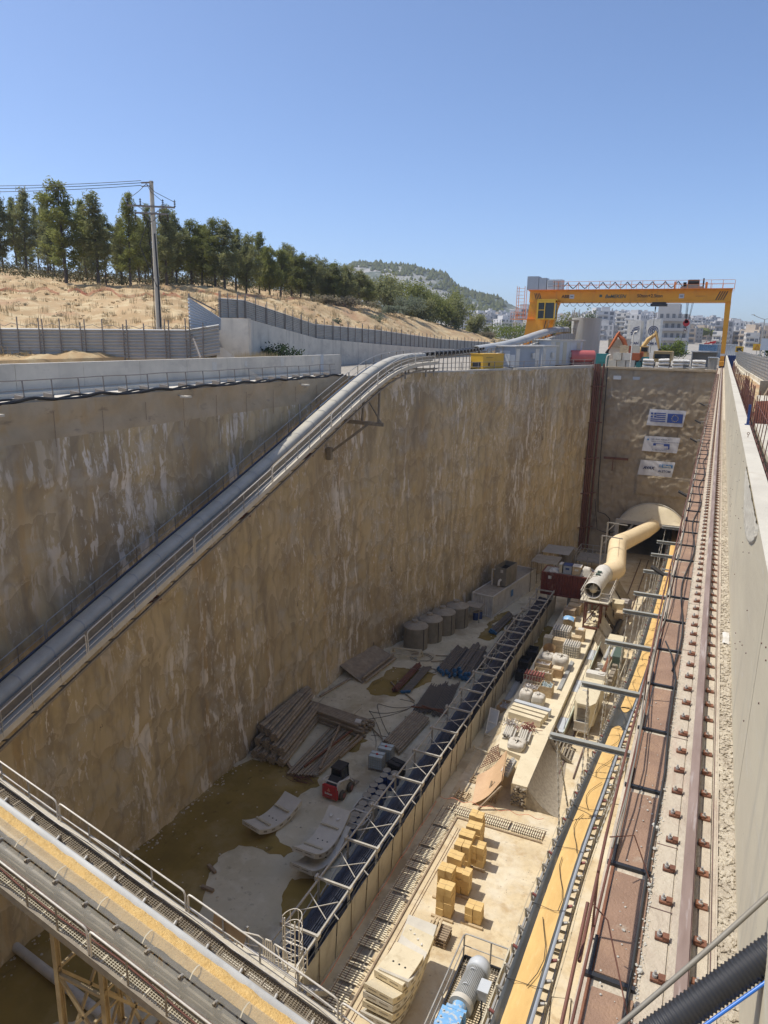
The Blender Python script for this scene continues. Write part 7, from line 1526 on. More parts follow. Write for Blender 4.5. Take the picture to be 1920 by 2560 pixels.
def hexbundle(lab, a, b, rad, z, group):
    a, b = Vector((*a, z)), Vector((*b, z)); t = T('pipe_bundle', lab, 'pipe bundle', tuple(a), group); d = (b - a).normalized(); sx = Vector((d.y, -d.x, 0))
    for k in range(7):
        o = Vector((0, 0, 0)) if k == 6 else (sx * math.cos(PI * k / 3) + Vector((0, 0, math.sin(PI * k / 3)))) * rad * 2.02
        e = d * r.uniform(-.06, .06); mb = MB(); mb.cyl(a + o + e, b + o + e, rad, 12); P(t, 'pipe', mb, M['pipeg'])
    for f in (.12, .5, .86):
        c = a.lerp(b, f); mb = MB(); mb.tube([c + (sx * math.cos(2 * PI * q / 12) + Vector((0, 0, math.sin(2 * PI * q / 12)))) * rad * 3.05 for q in range(13)], .02, 4); P(t, 'strap', mb, M['dirtystl'])
HB = [(-27.5, 38.7, 0), (-26.75, 38.65, 0), (-26.0, 38.6, 0), (-25.25, 38.65, 0), (-27.7, 39.4, 1), (-26.9, 39.3, 1), (-26.1, 39.1, 1), (-25.45, 39.0, 1), (-27.9, 40.2, 2), (-27.1, 39.9, 2), (-26.35, 39.5, 2)]
for i, (x, y, k) in enumerate(HB):
    lab = '%s strapped pipe bundle in the %s row of the big stack by the wall' % (['leftmost', 'second', 'third', 'rightmost'][[0, 1, 2, 3, 0, 1, 2, 3, 0, 1, 3][i]], ['bottom', 'middle', 'top'][k])
    x2 = x - .95; hexbundle(lab, (x, y), (max(x2, -28.1 + .1 * k), y + 6.8), .118, .36 + k * .62, 'strapped pipe bundles stacked by the wall')
pipes('pipe_pile', 'pile of brown pipes lying crosswise behind the big stack by the wall', 'pipe pile', ((-21.9, 44.5), (-21.7, 46.9)), ((-27.9, 45.4), (-28.1, 47.4)), [11, 10, 9, 7, 4], .12, .02, M['pipeg'], jit=.35)
mb = MB(); mb.grid(lambda u, v: (-22.5 + .5 * u, 45.1 + .3 * math.cos(2 * PI * v), .95 + .3 * math.sin(2 * PI * v)), 3, 14); tag(mb.build('plastic_wrap', M['white']), 'white plastic wrapping round the ends of the crosswise pipes', 'wrapping')
lp = [((-24.3, 38.0), (-24.5, 44.6)), ((-24.05, 38.1), (-24.1, 45.0)), ((-23.85, 38.2), (-23.75, 45.2)), ((-23.6, 38.2), (-23.4, 45.3)), ((-23.4, 38.3), (-23.3, 44.8)), ((-23.15, 38.35), (-22.9, 44.9)), ((-22.95, 38.45), (-22.75, 44.4)), ((-22.75, 38.5), (-22.5, 44.2)), ((-22.55, 38.6), (-22.3, 43.4)), ((-22.4, 38.7), (-22.0, 42.8))]
for i, (a, b) in enumerate(lp):
    mb = MB(); z = .12 + .02 * (i % 3); mb.cyl((*a, z), (*b, z + .05), .095, 10); tag(mb.build('loose_pipe', M['pipeg']), 'brown pipe lying loose on the floor right of the big strapped stack', 'pipe', 'loose pipes fanned out behind the loader')
for i, (a, b, z, w_, lab) in enumerate((((-22.35, 39.2), (-23.9, 45.4), .42, .15, 'long square timber lying diagonally on top of the loose pipes'), ((-22.2, 38.8), (-21.9, 44.4), .3, .14, 'square timber along the right edge of the loose pipes'), ((-21.95, 41.4), (-21.6, 44.4), .2, .16, 'short thick timber at the right end of the loose pipes'), ((-23.5, 39.0), (-22.6, 44.9), .36, .12, 'rusty angle bar across the loose pipes'))):
    mb = MB(); mb.bar((*a, z), (*b, z + .1), w_); tag(mb.build('timber_beam', M['wood'] if i != 3 else M['rust']), lab, 'timber')
mb = MB(); rr_ = random.Random(6)
for k in range(14): cx_, cy_, q0 = rr_.uniform(-24.1, -22.4), rr_.uniform(37.7, 38.4), rr_.uniform(.25, .6); mb.tube([(cx_ + q0 * math.cos(a) * 1.2, cy_ + q0 * .5 * math.sin(a), .08 + .1 * abs(math.sin(a + k))) for a in [q * .5 for q in range(12)]], .015, 4)
tag(mb.build('wire_tangle', M['rustpipe']), 'tangle of bent wire at the near ends of the loose pipes', 'wire')
pipes('pipe_stack', 'neat low stack of dark pipes beside the belt store behind the totes', 'pipe stack', ((-20.0, 44.7), (-18.2, 43.8)), ((-19.7, 49.7), (-17.9, 49.2)), [9, 8], .095, .1, M['pipeg'])
pipes('pipe_stack', 'spread of thin dark rods behind the neat low pipe stack', 'rod stack', ((-19.8, 50.0), (-17.1, 50.6)), ((-20.1, 54.6), (-17.9, 56.6)), [22, 12], .05, .1, M['piped'], seg=4, jit=.5, strap=False)
mb = MB(); mb.bar((-20.0, 50.3, .35), (-17.4, 50.8, .45), .1); mb.bar((-19.2, 50.6, .5), (-16.9, 50.4, .4), .08); tag(mb.build('steel_bar', M['rust']), 'rusty bars laid across the near ends of the thin rods', 'bar')
pipes('pipe_stack', 'two brown pipe rows lying across the far puddle', 'pipe stack', ((-22.75, 52.4), (-22.2, 52.5)), ((-22.75, 58.1), (-22.2, 58.1)), [4, 3], .085, .12, M['rustpipe']); pipes('pipe_stack', 'row of dark pipes with blue ends lying across the far puddle', 'pipe stack', ((-21.95, 52.6), (-21.2, 52.8)), ((-22.0, 58.0), (-21.25, 58.1)), [6], .08, .12, M['piped'], M['pipeb'])
pipes('pipe_stack', 'larger stack of dark pipes with bright blue caps next to the belt store', 'pipe stack', ((-20.7, 57.9), (-19.0, 57.5)), ((-20.7, 63.4), (-19.1, 63.4)), [8, 6], .1, .1, M['piped'], M['pipeb'], jit=.4); pipes('pipe_stack', 'stack of thick dark pipes with blue caps right of the larger blue-capped stack', 'pipe stack', ((-18.9, 57.6), (-17.2, 57.4)), ((-19.0, 63.8), (-17.6, 63.8)), [6, 5, 3], .14, .1, M['piped'], M['pipeb'], jit=.5)
pipes('pipe_stack', 'far bundle of dark pipes leading to the white container', 'pipe stack', ((-18.9, 68.8), (-18.0, 68.7)), ((-18.5, 74.5), (-17.7, 74.4)), [5, 3], .1, .1, M['piped'], M['pipeb']); pipes('pipe_stack', 'narrow bundle of thick dark pipes hugging the belt store', 'pipe stack', ((-17.3, 60), (-16.6, 60)), ((-17.4, 74), (-16.8, 74)), [3, 2], .14, .1, M['piped'])
for i, (a, b, z, rad) in enumerate((((-25.8, 52.9), (-25.35, 58.6), .45, .12), ((-25.45, 52.7), (-25.0, 58.3), .3, .12), ((-27.8, 48.8), (-27.0, 52.9), .14, .1), ((-21.5, 52.6), (-20.3, 51.7), .1, .06), ((-23.5, 54), (-22.5, 53.0), .1, .07), ((-21.6, 46.2), (-20.3, 45.2), .1, .05), ((-21.9, 61.0), (-20.4, 61.6), .1, .05), ((-21.8, 59.5), (-19.9, 60.9), .1, .05))):
    mb = MB(); mb.cyl((*a, z), (*b, z), rad, 12); tag(mb.build('loose_pipe', M['pipeg']), ['left one of two long pipes on the tilted steel plate', 'right one of two long pipes on the tilted steel plate', 'single pale pipe near the foot of the wall', 'short bar between the puddle and the thin rods', 'short bar at the near edge of the far puddle', 'short bar behind the white totes', 'left short bar near the round tanks', 'longer short bar near the round tanks'][i], 'pipe')
t = T('steel_plate', 'large rusty steel plate tilted against the wall, loaded with two pipes', 'plate', (-27, 55.5, 0)); mb = MB(); mb.add([(-28.3, 53.3, .95), (-25.7, 52.7, .06), (-25.0, 58.8, .06), (-27.5, 58.6, 1.1)] + [(-28.3, 53.3, .9), (-25.7, 52.7, .01), (-25.0, 58.8, .01), (-27.5, 58.6, 1.05)], [(0, 1, 2, 3), (7, 6, 5, 4), (0, 4, 5, 1), (1, 5, 6, 2), (2, 6, 7, 3), (3, 7, 4, 0)]); P(t, 'plate', mb, M['pipeg'])
mb = MB()
for k in range(3): mb.tube([(-21.3 + 1.6 * math.sin(q * .35 + k) - k * .2, 44.5 + q * .35 + .8 * math.cos(q * .5 + k * 2), .04) for q in range(22)], .022, 5)
tag(mb.build('hose', M['piped']), 'dark hose snaking over the floor near the low pipe stack', 'hose')
mb = MB(); mb.tube([(-23.0 + 1.1 * math.cos(q * .45), 59.8 + .9 * math.sin(q * .45) + q * .02, .04) for q in range(30)], .02, 5); mb.tube([(-21.5 + .9 * math.cos(q * .45), 57.6 + .7 * math.sin(q * .5), .04) for q in range(20)], .02, 5); tag(mb.build('hose', M['piped']), 'coiled dark hose beside the far puddle', 'hose')
t = T('trestle', 'pale timber trestle frame lying in front of the round tanks', 'trestle', (-24, 59.5, 0)); mb = MB()
for x, y in ((-25.7, 59.2), (-23.0, 59.8)): mb.bar((x, y - .6, 0), (x, y, .9), .16); mb.bar((x, y + .6, 0), (x, y, .9), .16); mb.bar((x, y - .5, .3), (x, y + .5, .3), .12)
mb.bar((-25.8, 59.2, .85), (-22.9, 59.8, .85), .14); mb.bar((-25.8, 58.9, .4), (-22.9, 59.4, .4), .12); P(t, 'frame', mb, M['woodg'])
# ---- tanks
for i, (x, y) in enumerate(((-24.5, 62.2), (-23.85, 64.6), (-23.3, 67.0), (-22.65, 69.4))):
    t = T('round_tank', '%s of the four dusty round tanks standing by the wall' % ['nearest', 'second nearest', 'third nearest', 'farthest'][i], 'tank', (x, y, 0), 'dusty round tanks by the wall')
    mb = MB(); mb.tube([(x, y, 0), (x, y, 2.25)], 1.2, 36); P(t, 'shell', mb, M['tank']); mb = MB(); mb.tube([(x, y, 2.25), (x, y, 2.35), (x, y, 2.55)], [1.23, 1.15, .35], 36); P(t, 'top', mb, M['tanktop']); mb = MB(); mb.cyl((x - .2, y + .2, 2.5), (x - .2, y + .2, 2.75), .32, 18); P(t, 'manhole', mb, M['tanktop'])
    mb = MB(); mb.tube([(x + 1.05, y - .55, .05), (x + 1.05, y - .55, 2.2)], .05, 6); P(t, 'pipe', mb, M['black'])
# ---- white container with box tank, canopy
ang = -.155
cw = container('shipping_container', 'long dusty white shipping container along the wall under the box tank', (-20.1, 79.3, 0), 12.2, PI / 2 + ang, M['white'], h=2.5)
mb = MB(); mb.add([(-1.2, -1.27, 1.0), (-.5, -1.27, 1.0), (-.5, -1.27, 1.8), (-1.2, -1.27, 1.8)], [(0, 1, 2, 3)]); P(cw, 'door_label', mb, M['lblue'])
t = T('box_tank', 'grey open box tank with white elbow pipe on top of the white container', 'tank', (-19.9, 78.2, 2.55), local=True); t.rotation_euler = (0, 0, ang)
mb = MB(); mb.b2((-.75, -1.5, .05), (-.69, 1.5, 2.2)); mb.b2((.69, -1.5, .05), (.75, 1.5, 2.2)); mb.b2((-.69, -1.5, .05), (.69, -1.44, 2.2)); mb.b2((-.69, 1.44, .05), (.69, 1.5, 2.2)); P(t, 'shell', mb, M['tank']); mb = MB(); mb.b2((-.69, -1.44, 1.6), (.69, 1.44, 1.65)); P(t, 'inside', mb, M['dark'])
mb = MB(); mb.tube([(.1, -1.5, .75), (.1, -1.8, .75), (.1, -1.95, .6), (.1, -2.0, .2)], .14, 12); P(t, 'elbow_pipe', mb, M['galvl']); mb = MB(); mb.tube([(-.9, -1.6, 0), (-.9, -1.6, 1.9), (-.6, -1.6, 1.9)], .1, 8); mb.box((.2, -1.52, 1.8), (.3, .03, .35)); P(t, 'riser', mb, M['galvl'])
mb = MB(); mb.b2((-22.4, 70.9, 1.7), (-20.6, 72.6, 1.76)); mb.bar((-20.7, 71, 0), (-20.7, 71, 1.7), .07); mb.bar((-22.3, 71, 0), (-22.3, 71, 1.7), .07); tag(mb.build('small_canopy', M['tanktop']), 'small flat dusty canopy between the tanks and the white container', 'canopy')
for i, (x, y) in enumerate(((-21.3, 71.8), (-21.0, 72.4))):
    d = dup(d0, (x, y, 0), 0, ['left blue drum under the small dusty canopy', 'right blue drum under the small dusty canopy'][i], 'blue drums under the small canopy')
mb = MB(); mb.bar((-19.0, 70.8, .12), (-15.9, 80.5, .12), .35, .2); tag(mb.build('timber_walkway', M['woodg']), 'pale plank walkway on the wet floor beside the white container', 'planks')
# ---- red container on legs with boxes
t = container('shipping_container', 'red-brown container raised on pale legs near the tunnel', (-12.4, 78.4, 2.3), 6.1, -.0, M['redc'], w_=2.4, h=2.6, mark=(((-2.35, -1.3, 1.9), (-2.0, -1.28, 2.25)), 'white'))
for x in (-14.6, -11.2, -9.9):
    for y in (77.4, 79.4): mb = MB(); mb.bar((x, y, 0), (x, y, 2.3), .3); tag(mb.build('container_stand', M['conc']), 'pale square leg under the raised red-brown container', 'leg', 'legs under the raised container')
mb = MB(); mb.b2((-12.8, 79.0, 0), (-11.3, 80.6, 2.1)); tag(mb.build('equipment_cabinet', M['greyl']), 'pale cabinet standing in the shade under the red-brown container', 'cabinet')
for i, (x, w_, m_) in enumerate(((-14.3, 1.0, 'bag'), (-13.55, .3, 'woodg'), (-12.8, .9, 'grey'), (-11.8, .9, 'crate'), (-10.8, 1.1, 'bag'))):
    mb = MB(); h = .28 if i == 0 else .95; 
    if i in (0, 4): mb.grid(lambda u, v: (x + (u - .5) * w_ * 1.1, 78 + (v - .5) * 1.2, 4.92 + h * min(1, 4.5 * min(u, 1 - u, v, 1 - v)) + .12 * nz(u * 5, v * 5, i)), 12, 12)
    else: mb.box((x, 78, 4.92 + h / 2), (w_, 1.0, h)); mb.mi(1); mb.box((x, 78, 4.92 + h + .015), (w_ + .05, 1.05, .05))
    if i in (2, 3): mb.box((x, 77.48, 5.5), (.4, .03, .22))
    tag(mb.build('stored_box', [M[m_], M['blue'] if i == 2 else M['white']]), ['low grey sack pile at the left end on the red-brown container', 'small upright white box on the red-brown container', 'grey box with dark blue lid on the red-brown container', 'brown box right of the blue-lidded one on the red-brown container', 'white sheet-wrapped load at the right end on the red-brown container'][i], 'box')
t = T('canopy', 'pale sheet canopy on thin posts behind the red-brown container', 'canopy', (-16.7, 85, 0)); mb = MB(); mb.grid(lambda u, v: (-18.2 + 3.1 * u, 83.4 + 3.6 * v, 3.9 + .12 * nz(u * 4, v * 4)), 8, 8); P(t, 'sheet', mb, M['tanktop']); mb = MB()
for x, y in ((-18.1, 83.5), (-15.2, 83.5), (-15.2, 87), (-18.1, 87)): mb.bar((x, y, 0), (x, y, 3.9), .08)
P(t, 'post', mb, M['dirtystl'])
t = T('canopy', 'second teal-grey mesh canopy farther back by the corner of the pit', 'canopy', (-16.2, 91, 0)); mb = MB(); mb.grid(lambda u, v: (-18.0 + 3.4 * u, 88.5 + 4 * v, 3.8), 4, 4); P(t, 'sheet', mb, M['fence']); mb = MB()
for x, y in ((-17.9, 88.6), (-14.7, 88.6), (-14.7, 92.4)): mb.bar((x, y, 0), (x, y, 3.8), .08)
P(t, 'post', mb, M['dirtystl'])
mb = MB(); mb.tube([(-15.9, 97.5, 0), (-15.9, 97.5, 2.2)], .95, 24); mb.tube([(-15.9, 97.5, 2.2), (-15.9, 97.5, 2.45)], [1.0, .3], 24); tag(mb.build('round_tank', M['tanktop']), 'small pale round tank in the dark corner near the riser pipes', 'tank')
t = T('work_platform', 'low dark steel staging in the shaded corner left of the tunnel', 'staging', (-13.2, 96, 0)); mb = MB()
for x in (-14.6, -13.0, -11.4):
    for y in (94, 98): mb.bar((x, y, 0), (x, y, 2.9), .1)
for z in (1.7, 2.3, 2.9): mb.bar((-14.6, 94, z), (-11.4, 94, z), .07); mb.bar((-14.6, 98, z), (-11.4, 98, z), .07); mb.bar((-14.6, 94, z), (-14.6, 98, z), .07)
mb.b2((-14.6, 94, 1.6), (-11.4, 98, 1.66)); P(t, 'frame', mb, M['galv'])
for i, (x, y) in enumerate(((-15.2, 100.5), (-13.6, 101), (-12.3, 92))): mb = MB(); mb.box((x, y, .6), (1.2, .9, 1.2)); mb.box((x, y, 1.25), (.6, .6, .2)); tag(mb.build('equipment_cabinet', M['greyl' if i == 2 else 'tank']), ['dark cabinet at the foot of the riser pipes', 'dark cabinet against the end wall', 'pale cabinet in front of the dark staging'][i], 'cabinet')
# ---- riser pipes in the corner
t = T('riser_pipes', 'cluster of dark red vertical pipes in the far left corner of the pit', 'pipes', (-15.2, 103.6, 0))
for i, (x, y, rad) in enumerate(((-15.6, 102.8, .14), (-15.42, 103.3, .11), (-15.25, 103.7, .12), (-15.08, 104.0, .08), (-14.7, 104.4, .14))):
    mb = MB(); mb.tube([(x, y, .5), (x + .1, y, 27.0)], rad, 10); P(t, 'pipe', mb, M['rustpipe'])
for z in (4, 9, 14, 19, 24): mb = MB(); mb.bar((-16.0, 102.2, z), (-14.2, 104.2, z), .18, .12); P(t, 'clamp', mb, M['rustpipe'])
mb = MB(); mb.tube([(-14.1, 104.5, 26.5), (-14.0, 104.4, 18), (-13.9, 104.4, 10), (-13.6, 104.3, 6.2), (-12.6, 104.3, 6.0), (-11.9, 104.3, 5.4), (-11.7, 104.3, 3)], .07, 6); mb.tube([(-14.2, 104.4, 8), (-13.5, 104.3, 3.6), (-12, 104.3, 3.2), (-11, 104.3, 3.6)], .05, 6); tag(mb.build('cable', M['rubber']), 'black cables hanging down the end wall beside the riser pipes', 'cable')
mb = MB(); mb.bar((-13.5, 104.3, 14.1), (-10.2, 104.3, 14.1), .3); mb.bar((-12.2, 104.25, 14.2), (-12.2, 104.25, 12.3), .1); tag(mb.build('wall_bracket', M['rustpipe']), 'dark horizontal steel bracket bolted on the shaded end wall', 'bracket')
mb = MB(); mb.box((-12.7, 104.4, 25.2), (1.0, .06, .5)); tag(mb.build('wall_plate', M['greyl']), 'pale small plate high on the end wall near the riser pipes', 'plate'); mb = MB(); mb.box((-10.2, 104.4, 25.2), (.9, .06, .4)); tag(mb.build('wall_plate', M['grey']), 'bluish small plate high on the end wall right of the pale one', 'plate')
# ---- banners
def banner(lab, x0, x1, z0, z1, y):
    t = T('banner', lab, 'banner', ((x0 + x1) / 2, y, z0)); mb = MB(); mb.grid(lambda u, v: (x0 + (x1 - x0) * u - .25 * (1 - v), y - .06 * abs(nz(u * 6 + v * 3, v * 2, z0)) - .02, z0 + (z1 - z0) * v), 40, 20); P(t, 'sheet', mb, M['banner']); return t
YB = 104.42
def pr(t, name, mat, *rc):
    mb = MB()
    for (a, b, c, d) in rc: mb.b2((a, YB - .14, c), (b, YB - .125, d))
    return P(t, name, mb, mat)
t = banner('white banner with the blue striped and the starred blue flag, topmost of three', -8.05, -3.45, 19.0, 21.2, YB); zf0, zf1 = 19.55, 20.75; fx0, fx1 = -7.85, -5.95; st = (zf1 - zf0) / 9
pr(t, 'striped_flag', M['flag'], *[(fx0 + (.78 if k >= 4 and k % 2 == 0 else 0), fx1, zf0 + k * st, zf0 + (k + 1) * st) for k in (0, 2)] , *[(fx0 + .72, fx1, zf0 + k * st, zf0 + (k + 1) * st) for k in (4, 6, 8)], (fx0, fx0 + .27, zf0 + 4 * st, zf0 + 5.9 * st), (fx0 + .42, fx0 + .69, zf0 + 4 * st, zf0 + 5.9 * st), (fx0, fx0 + .27, zf0 + 7.1 * st, zf1), (fx0 + .42, fx0 + .69, zf0 + 7.1 * st, zf1))
pr(t, 'starred_flag', M['flag'], (-5.72, -3.8, 19.5, 20.72)); mb = MB()
for k in range(12):
    a = 2 * PI * k / 12; cx_, cz = -4.76 + .4 * math.cos(a), 20.11 + .4 * math.sin(a); P5_ = []
    for q in range(10): rad = .075 if q % 2 == 0 else .032; P5_.append((cx_ + rad * math.sin(q * PI / 5), YB - .155, cz + rad * math.cos(q * PI / 5)))
    mb.add(P5_, [tuple(range(10))])
P(t, 'star', mb, M['gold'])
t = banner('white banner with faint blue lettering and a blue logo, middle of three', -8.3, -3.8, 15.45, 17.55, YB)
pr(t, 'logo', M['flag'], (-7.15, -5.05, 16.55, 16.62), (-7.15, -6.8, 16.3, 16.55), (-5.8, -5.05, 16.3, 16.55), (-5.2, -5.05, 15.9, 16.3), (-5.7, -5.05, 15.9, 15.95)); pr(t, 'emblem', M['lblue'], (-8.0, -7.75, 16.95, 17.2)); text('HELLENIC REPUBLIC', .26, M['ink'], t, (-7.45, YB - .13, 17.08)); text('MINISTRY OF INFRASTRUCTURE AND TRANSPORT', .165, M['ink'], t, (-7.45, YB - .13, 16.8)); text('ELLINIKO METRO S.A.', .2, M['ink'], t, (-7.2, YB - .13, 15.65))
t = banner('white creased banner lettered AVAX and ALSTOM, lowest of three', -8.55, -4.1, 12.1, 14.2, YB)
text('AVAX', .52, M['ink'], t, (-8.1, YB - .13, 13.0), bold=.03, shear=.15); pr(t, 'logo', M['lblue'], (-5.75, -4.35, 13.35, 13.8)); text('Ghella', .4, M['white'], t, (-5.62, YB - .16, 13.45), bold=.01); text('ALSTOM', .42, M['ink'], t, (-6.15, YB - .13, 12.7), bold=.012); mb = MB(); mb.tube([(-5.95 + .11 * math.cos(a), YB - .14, 13.58 + .17 * math.sin(a)) for a in [2 * PI * k / 14 for k in range(15)]], .035, 5); P(t, 'emblem', mb, M['lblue'])
# ---- bench with stored goods
t = T('concrete_bench', 'long raised concrete bench with stored goods left of the locomotive', 'bench', (-10, 58, 0)); BZ = 1.6
mb = MB(); mb.prism([(-11.3, 45.6), (-9.6, 45.2), (-9.38, 41.8), (-8.32, 41.8), (-8.38, 51), (-8.45, 76.5), (-12.5, 76.5), (-12.2, 50)], (1, 0, 0), (0, 1, 0), (0, 0, 0), (0, 0, BZ)); P(t, 'slab', mb, M['bench'])
mb = MB()
def fillg(u, v):
    y = 43.4 + 33 * v; xe = -12.3 if y > 50 else -11.4 - .9 * max(0, (y - 45.6)) / 4.4; k = u; zz = (1.62 if y > 46.5 else 1.62 * max(0, (y - 43.4) / 3.1)) * (1 - k) ** 1.2; x = xe + .4 - k * (1.7 if y < 55 else 1.1); return (x, y, zz + .08 * fbm(x * 2, y * 2) * (1 - abs(2 * k - 1)) + .005)
fg = MB(); fg.grid(fillg, 14, 80); fg.grid(lambda u, v: (-11.1 + 1.6 * u, 43.4 + 2.4 * v, 1.56 * v + .05 * fbm(u * 9, v * 9)), 10, 12); S(fg.build('sand_bank', M['sand'], base=(0, 0, 0)))
mb = MB()
def ap(u, v): y = 41.8 + 6.7 * v; w_ = 2.15 * (1 - .35 * v); k = u; return (-8.32 + w_ * k, y + .15 * nz(u * 3, v * 9) * 0, BZ * (1 - k) ** 1.9 + .01 + .015 * fbm(u * 14, v * 40))
mb.grid(ap, 16, 40); mb.quad((-8.32, 41.8, BZ), (-8.32, 41.8, 0), *[(-8.32 + 2.15 * k / 12, 41.8, BZ * (1 - k / 12) ** 1.9) for k in range(12, 0, -1)])
P(t, 'curved_apron', mb, M['gravelc'] if 'gravelc' in M else M['yard']); mb = MB()
for i in range(60): p = ap(r.random(), 0); mb.rock((-9.3 + r.random() * .95, 41.74, r.uniform(.1, 1.5)), r.uniform(.06, .16), i)
P(t, 'broken_end', mb, M['dirtystl'])
t = T('curved_grate', 'dark curved steel grate bridging the end of the channel beside the bench', 'grate', (-7.9, 48.6, 0)); mb = MB(); cg = lambda k: (-8.3 + 1.75 * k, 48.4, BZ * (1 - k) ** 1.7 + .12)
for k in range(10): a = cg(k / 10); b = cg((k + 1) / 10); mb.bar(a, b, .12, .2); mb.bar((a[0], 50.2, a[2]), (b[0], 50.2, b[2]), .06, .15)
for k in range(8): a = cg(k / 8); mb.bar(a, (a[0], 50.2, a[2]), .12, .06)
P(t, 'grate', mb, M['dirtystl'])
t = T('plank_walkway', 'pale green-edged plank walkway running along the right edge of the bench', 'walkway', (-8, 60, 1)); 
for i in range(8):
    y = 50.6 + i * 2.35; mb = MB(); mb.b2((-8.3, y, 1.02), (-7.68, y + 2.3, 1.08)); P(t, 'plank_panel', mb, M['bench'] if i % 3 else M['greyl']); mb = MB(); mb.b2((-7.66, y, .9), (-7.6, y + 2.3, 1.16)); P(t, 'edge_board', mb, M['mint'] if 'mint' in M else M['greyl'])
mb = MB()
for x in (-8.25, -7.64): 
    for y in range(51, 69, 2): mb.bar((x, y, 1.0), (x, y, 2.0), .03)
    mb.bar((x, 51, 2.0), (x, 69, 2.0), .03)
P(t, 'thin_railing', mb, M['dirtystl'])
mb = MB(); mb.b2((-8.36, 50.4, .0), (-7.62, 69.6, .98)); tag(mb.build('void_shade_block', M['dirtystl']), 'dark block standing in for the shaded void under the plank walkway beside the locomotive', 'wall')  # solid dark block drawn in place of the shaded void below the planks
def crate(lab, x, y, w_, d_, h, kind, rz=0, z=BZ):
    t = T('storage_crate', lab, 'crate', (x, y, z), None, local=True); t.location = (x, y, z); t.rotation_euler = (0, 0, rz); mt_ = {'wood': 'crate', 'card': 'card', 'black': 'black', 'pal': 'woodl'}[kind]
    th = .04
    mb = MB(); mb.b2((-w_ / 2, -d_ / 2, .08), (w_ / 2, -d_ / 2 + th, h)); mb.b2((-w_ / 2, d_ / 2 - th, .08), (w_ / 2, d_ / 2, h)); mb.b2((-w_ / 2, -d_ / 2 + th, .08), (-w_ / 2 + th, d_ / 2 - th, h)); mb.b2((w_ / 2 - th, -d_ / 2 + th, .08), (w_ / 2, d_ / 2 - th, h)); mb.b2((-w_ / 2, -d_ / 2, .0), (w_ / 2, d_ / 2, .08)); P(t, 'side_boards', mb, M[mt_])
    return t
def fill(t, w_, d_, h, mat, seed, name='contents', n=40, kind='rods'):
    rr = random.Random(seed); mb = MB(); mb.b2((-w_ / 2 + .05, -d_ / 2 + .05, .1), (w_ / 2 - .05, d_ / 2 - .05, h * .75))
    for k in range(n):
        x, y = rr.uniform(-w_ * .4, w_ * .4), rr.uniform(-d_ * .4, d_ * .4); a = rr.uniform(0, 6.3); l = rr.uniform(.1, .32); mb.bar((x, y, h * .78), (x + l * math.cos(a), y + l * math.sin(a), h * .78 + rr.uniform(.0, .22)), rr.uniform(.02, .07))
    P(t, name, mb, mat)
def solid(lab, x, y, w_, d_, h, mat, rz=0, z=BZ, name='stored_pack', cat='box', lidm=None, tiers=1):
    t = T(name, lab, cat, (x, y, z), None, local=True); t.location = (x, y, z); t.rotation_euler = (0, 0, rz)
    mb = MB(); mb.b2((-w_ / 2, -d_ / 2, 0), (w_ / 2, d_ / 2, .1)); P(t, 'pallet', mb, M['woodl'])
    for k in range(tiers): mb = MB(); mb.b2((-w_ / 2 + .02, -d_ / 2 + .02, .1 + k * h / tiers), (w_ / 2 - .02, d_ / 2 - .02, .1 + (k + 1) * h / tiers - .02)); mb.b2((-w_ / 2, -.03, .1 + k * h / tiers), (w_ / 2, .03, .1 + (k + 1) * h / tiers - .012)); P(t, 'box', mb, mat)
    if lidm: mb = MB(); mb.b2((-w_ / 4, -d_ / 3, .1 + h - .01), (w_ / 3, d_ / 3, .1 + h + .02)); P(t, 'top_sheet', mb, lidm)
    return t
def bag(lab, x, y, w_, h, seed, z=BZ):
    mb = MB()
    def g(u, v):
        a = 2 * PI * u; s = abs(math.cos(a)) ** .45 * math.copysign(1, math.cos(a)), abs(math.sin(a)) ** .45 * math.copysign(1, math.sin(a)); k = (1 if v < .7 else max(.15, 1 - (v - .7) * 2.6)) * (1 + .1 * nz(u * 7, v * 4, seed)) * (.94 + .12 * math.sin(min(1, v * 1.3) * PI)); return (x + s[0] * w_ / 2 * k, y + s[1] * w_ / 2 * k, z + h * min(v * 1.3, 1) + .1 * nz(u * 5, v * 5, seed + 3) * v)
    mb.grid(g, 36, 14); mb.tube([(x - w_ * .3, y, z + h), (x - .1, y + .1, z + h + .22), (x + w_ * .3, y - .05, z + h + .02)], .025, 5); mb.tube([(x, y - w_ * .3, z + h), (x + .05, y, z + h + .18), (x, y + w_ * .3, z + h)], .025, 5)
    return tag(mb.build('bulk_bag', M['bag']), lab, 'bag')
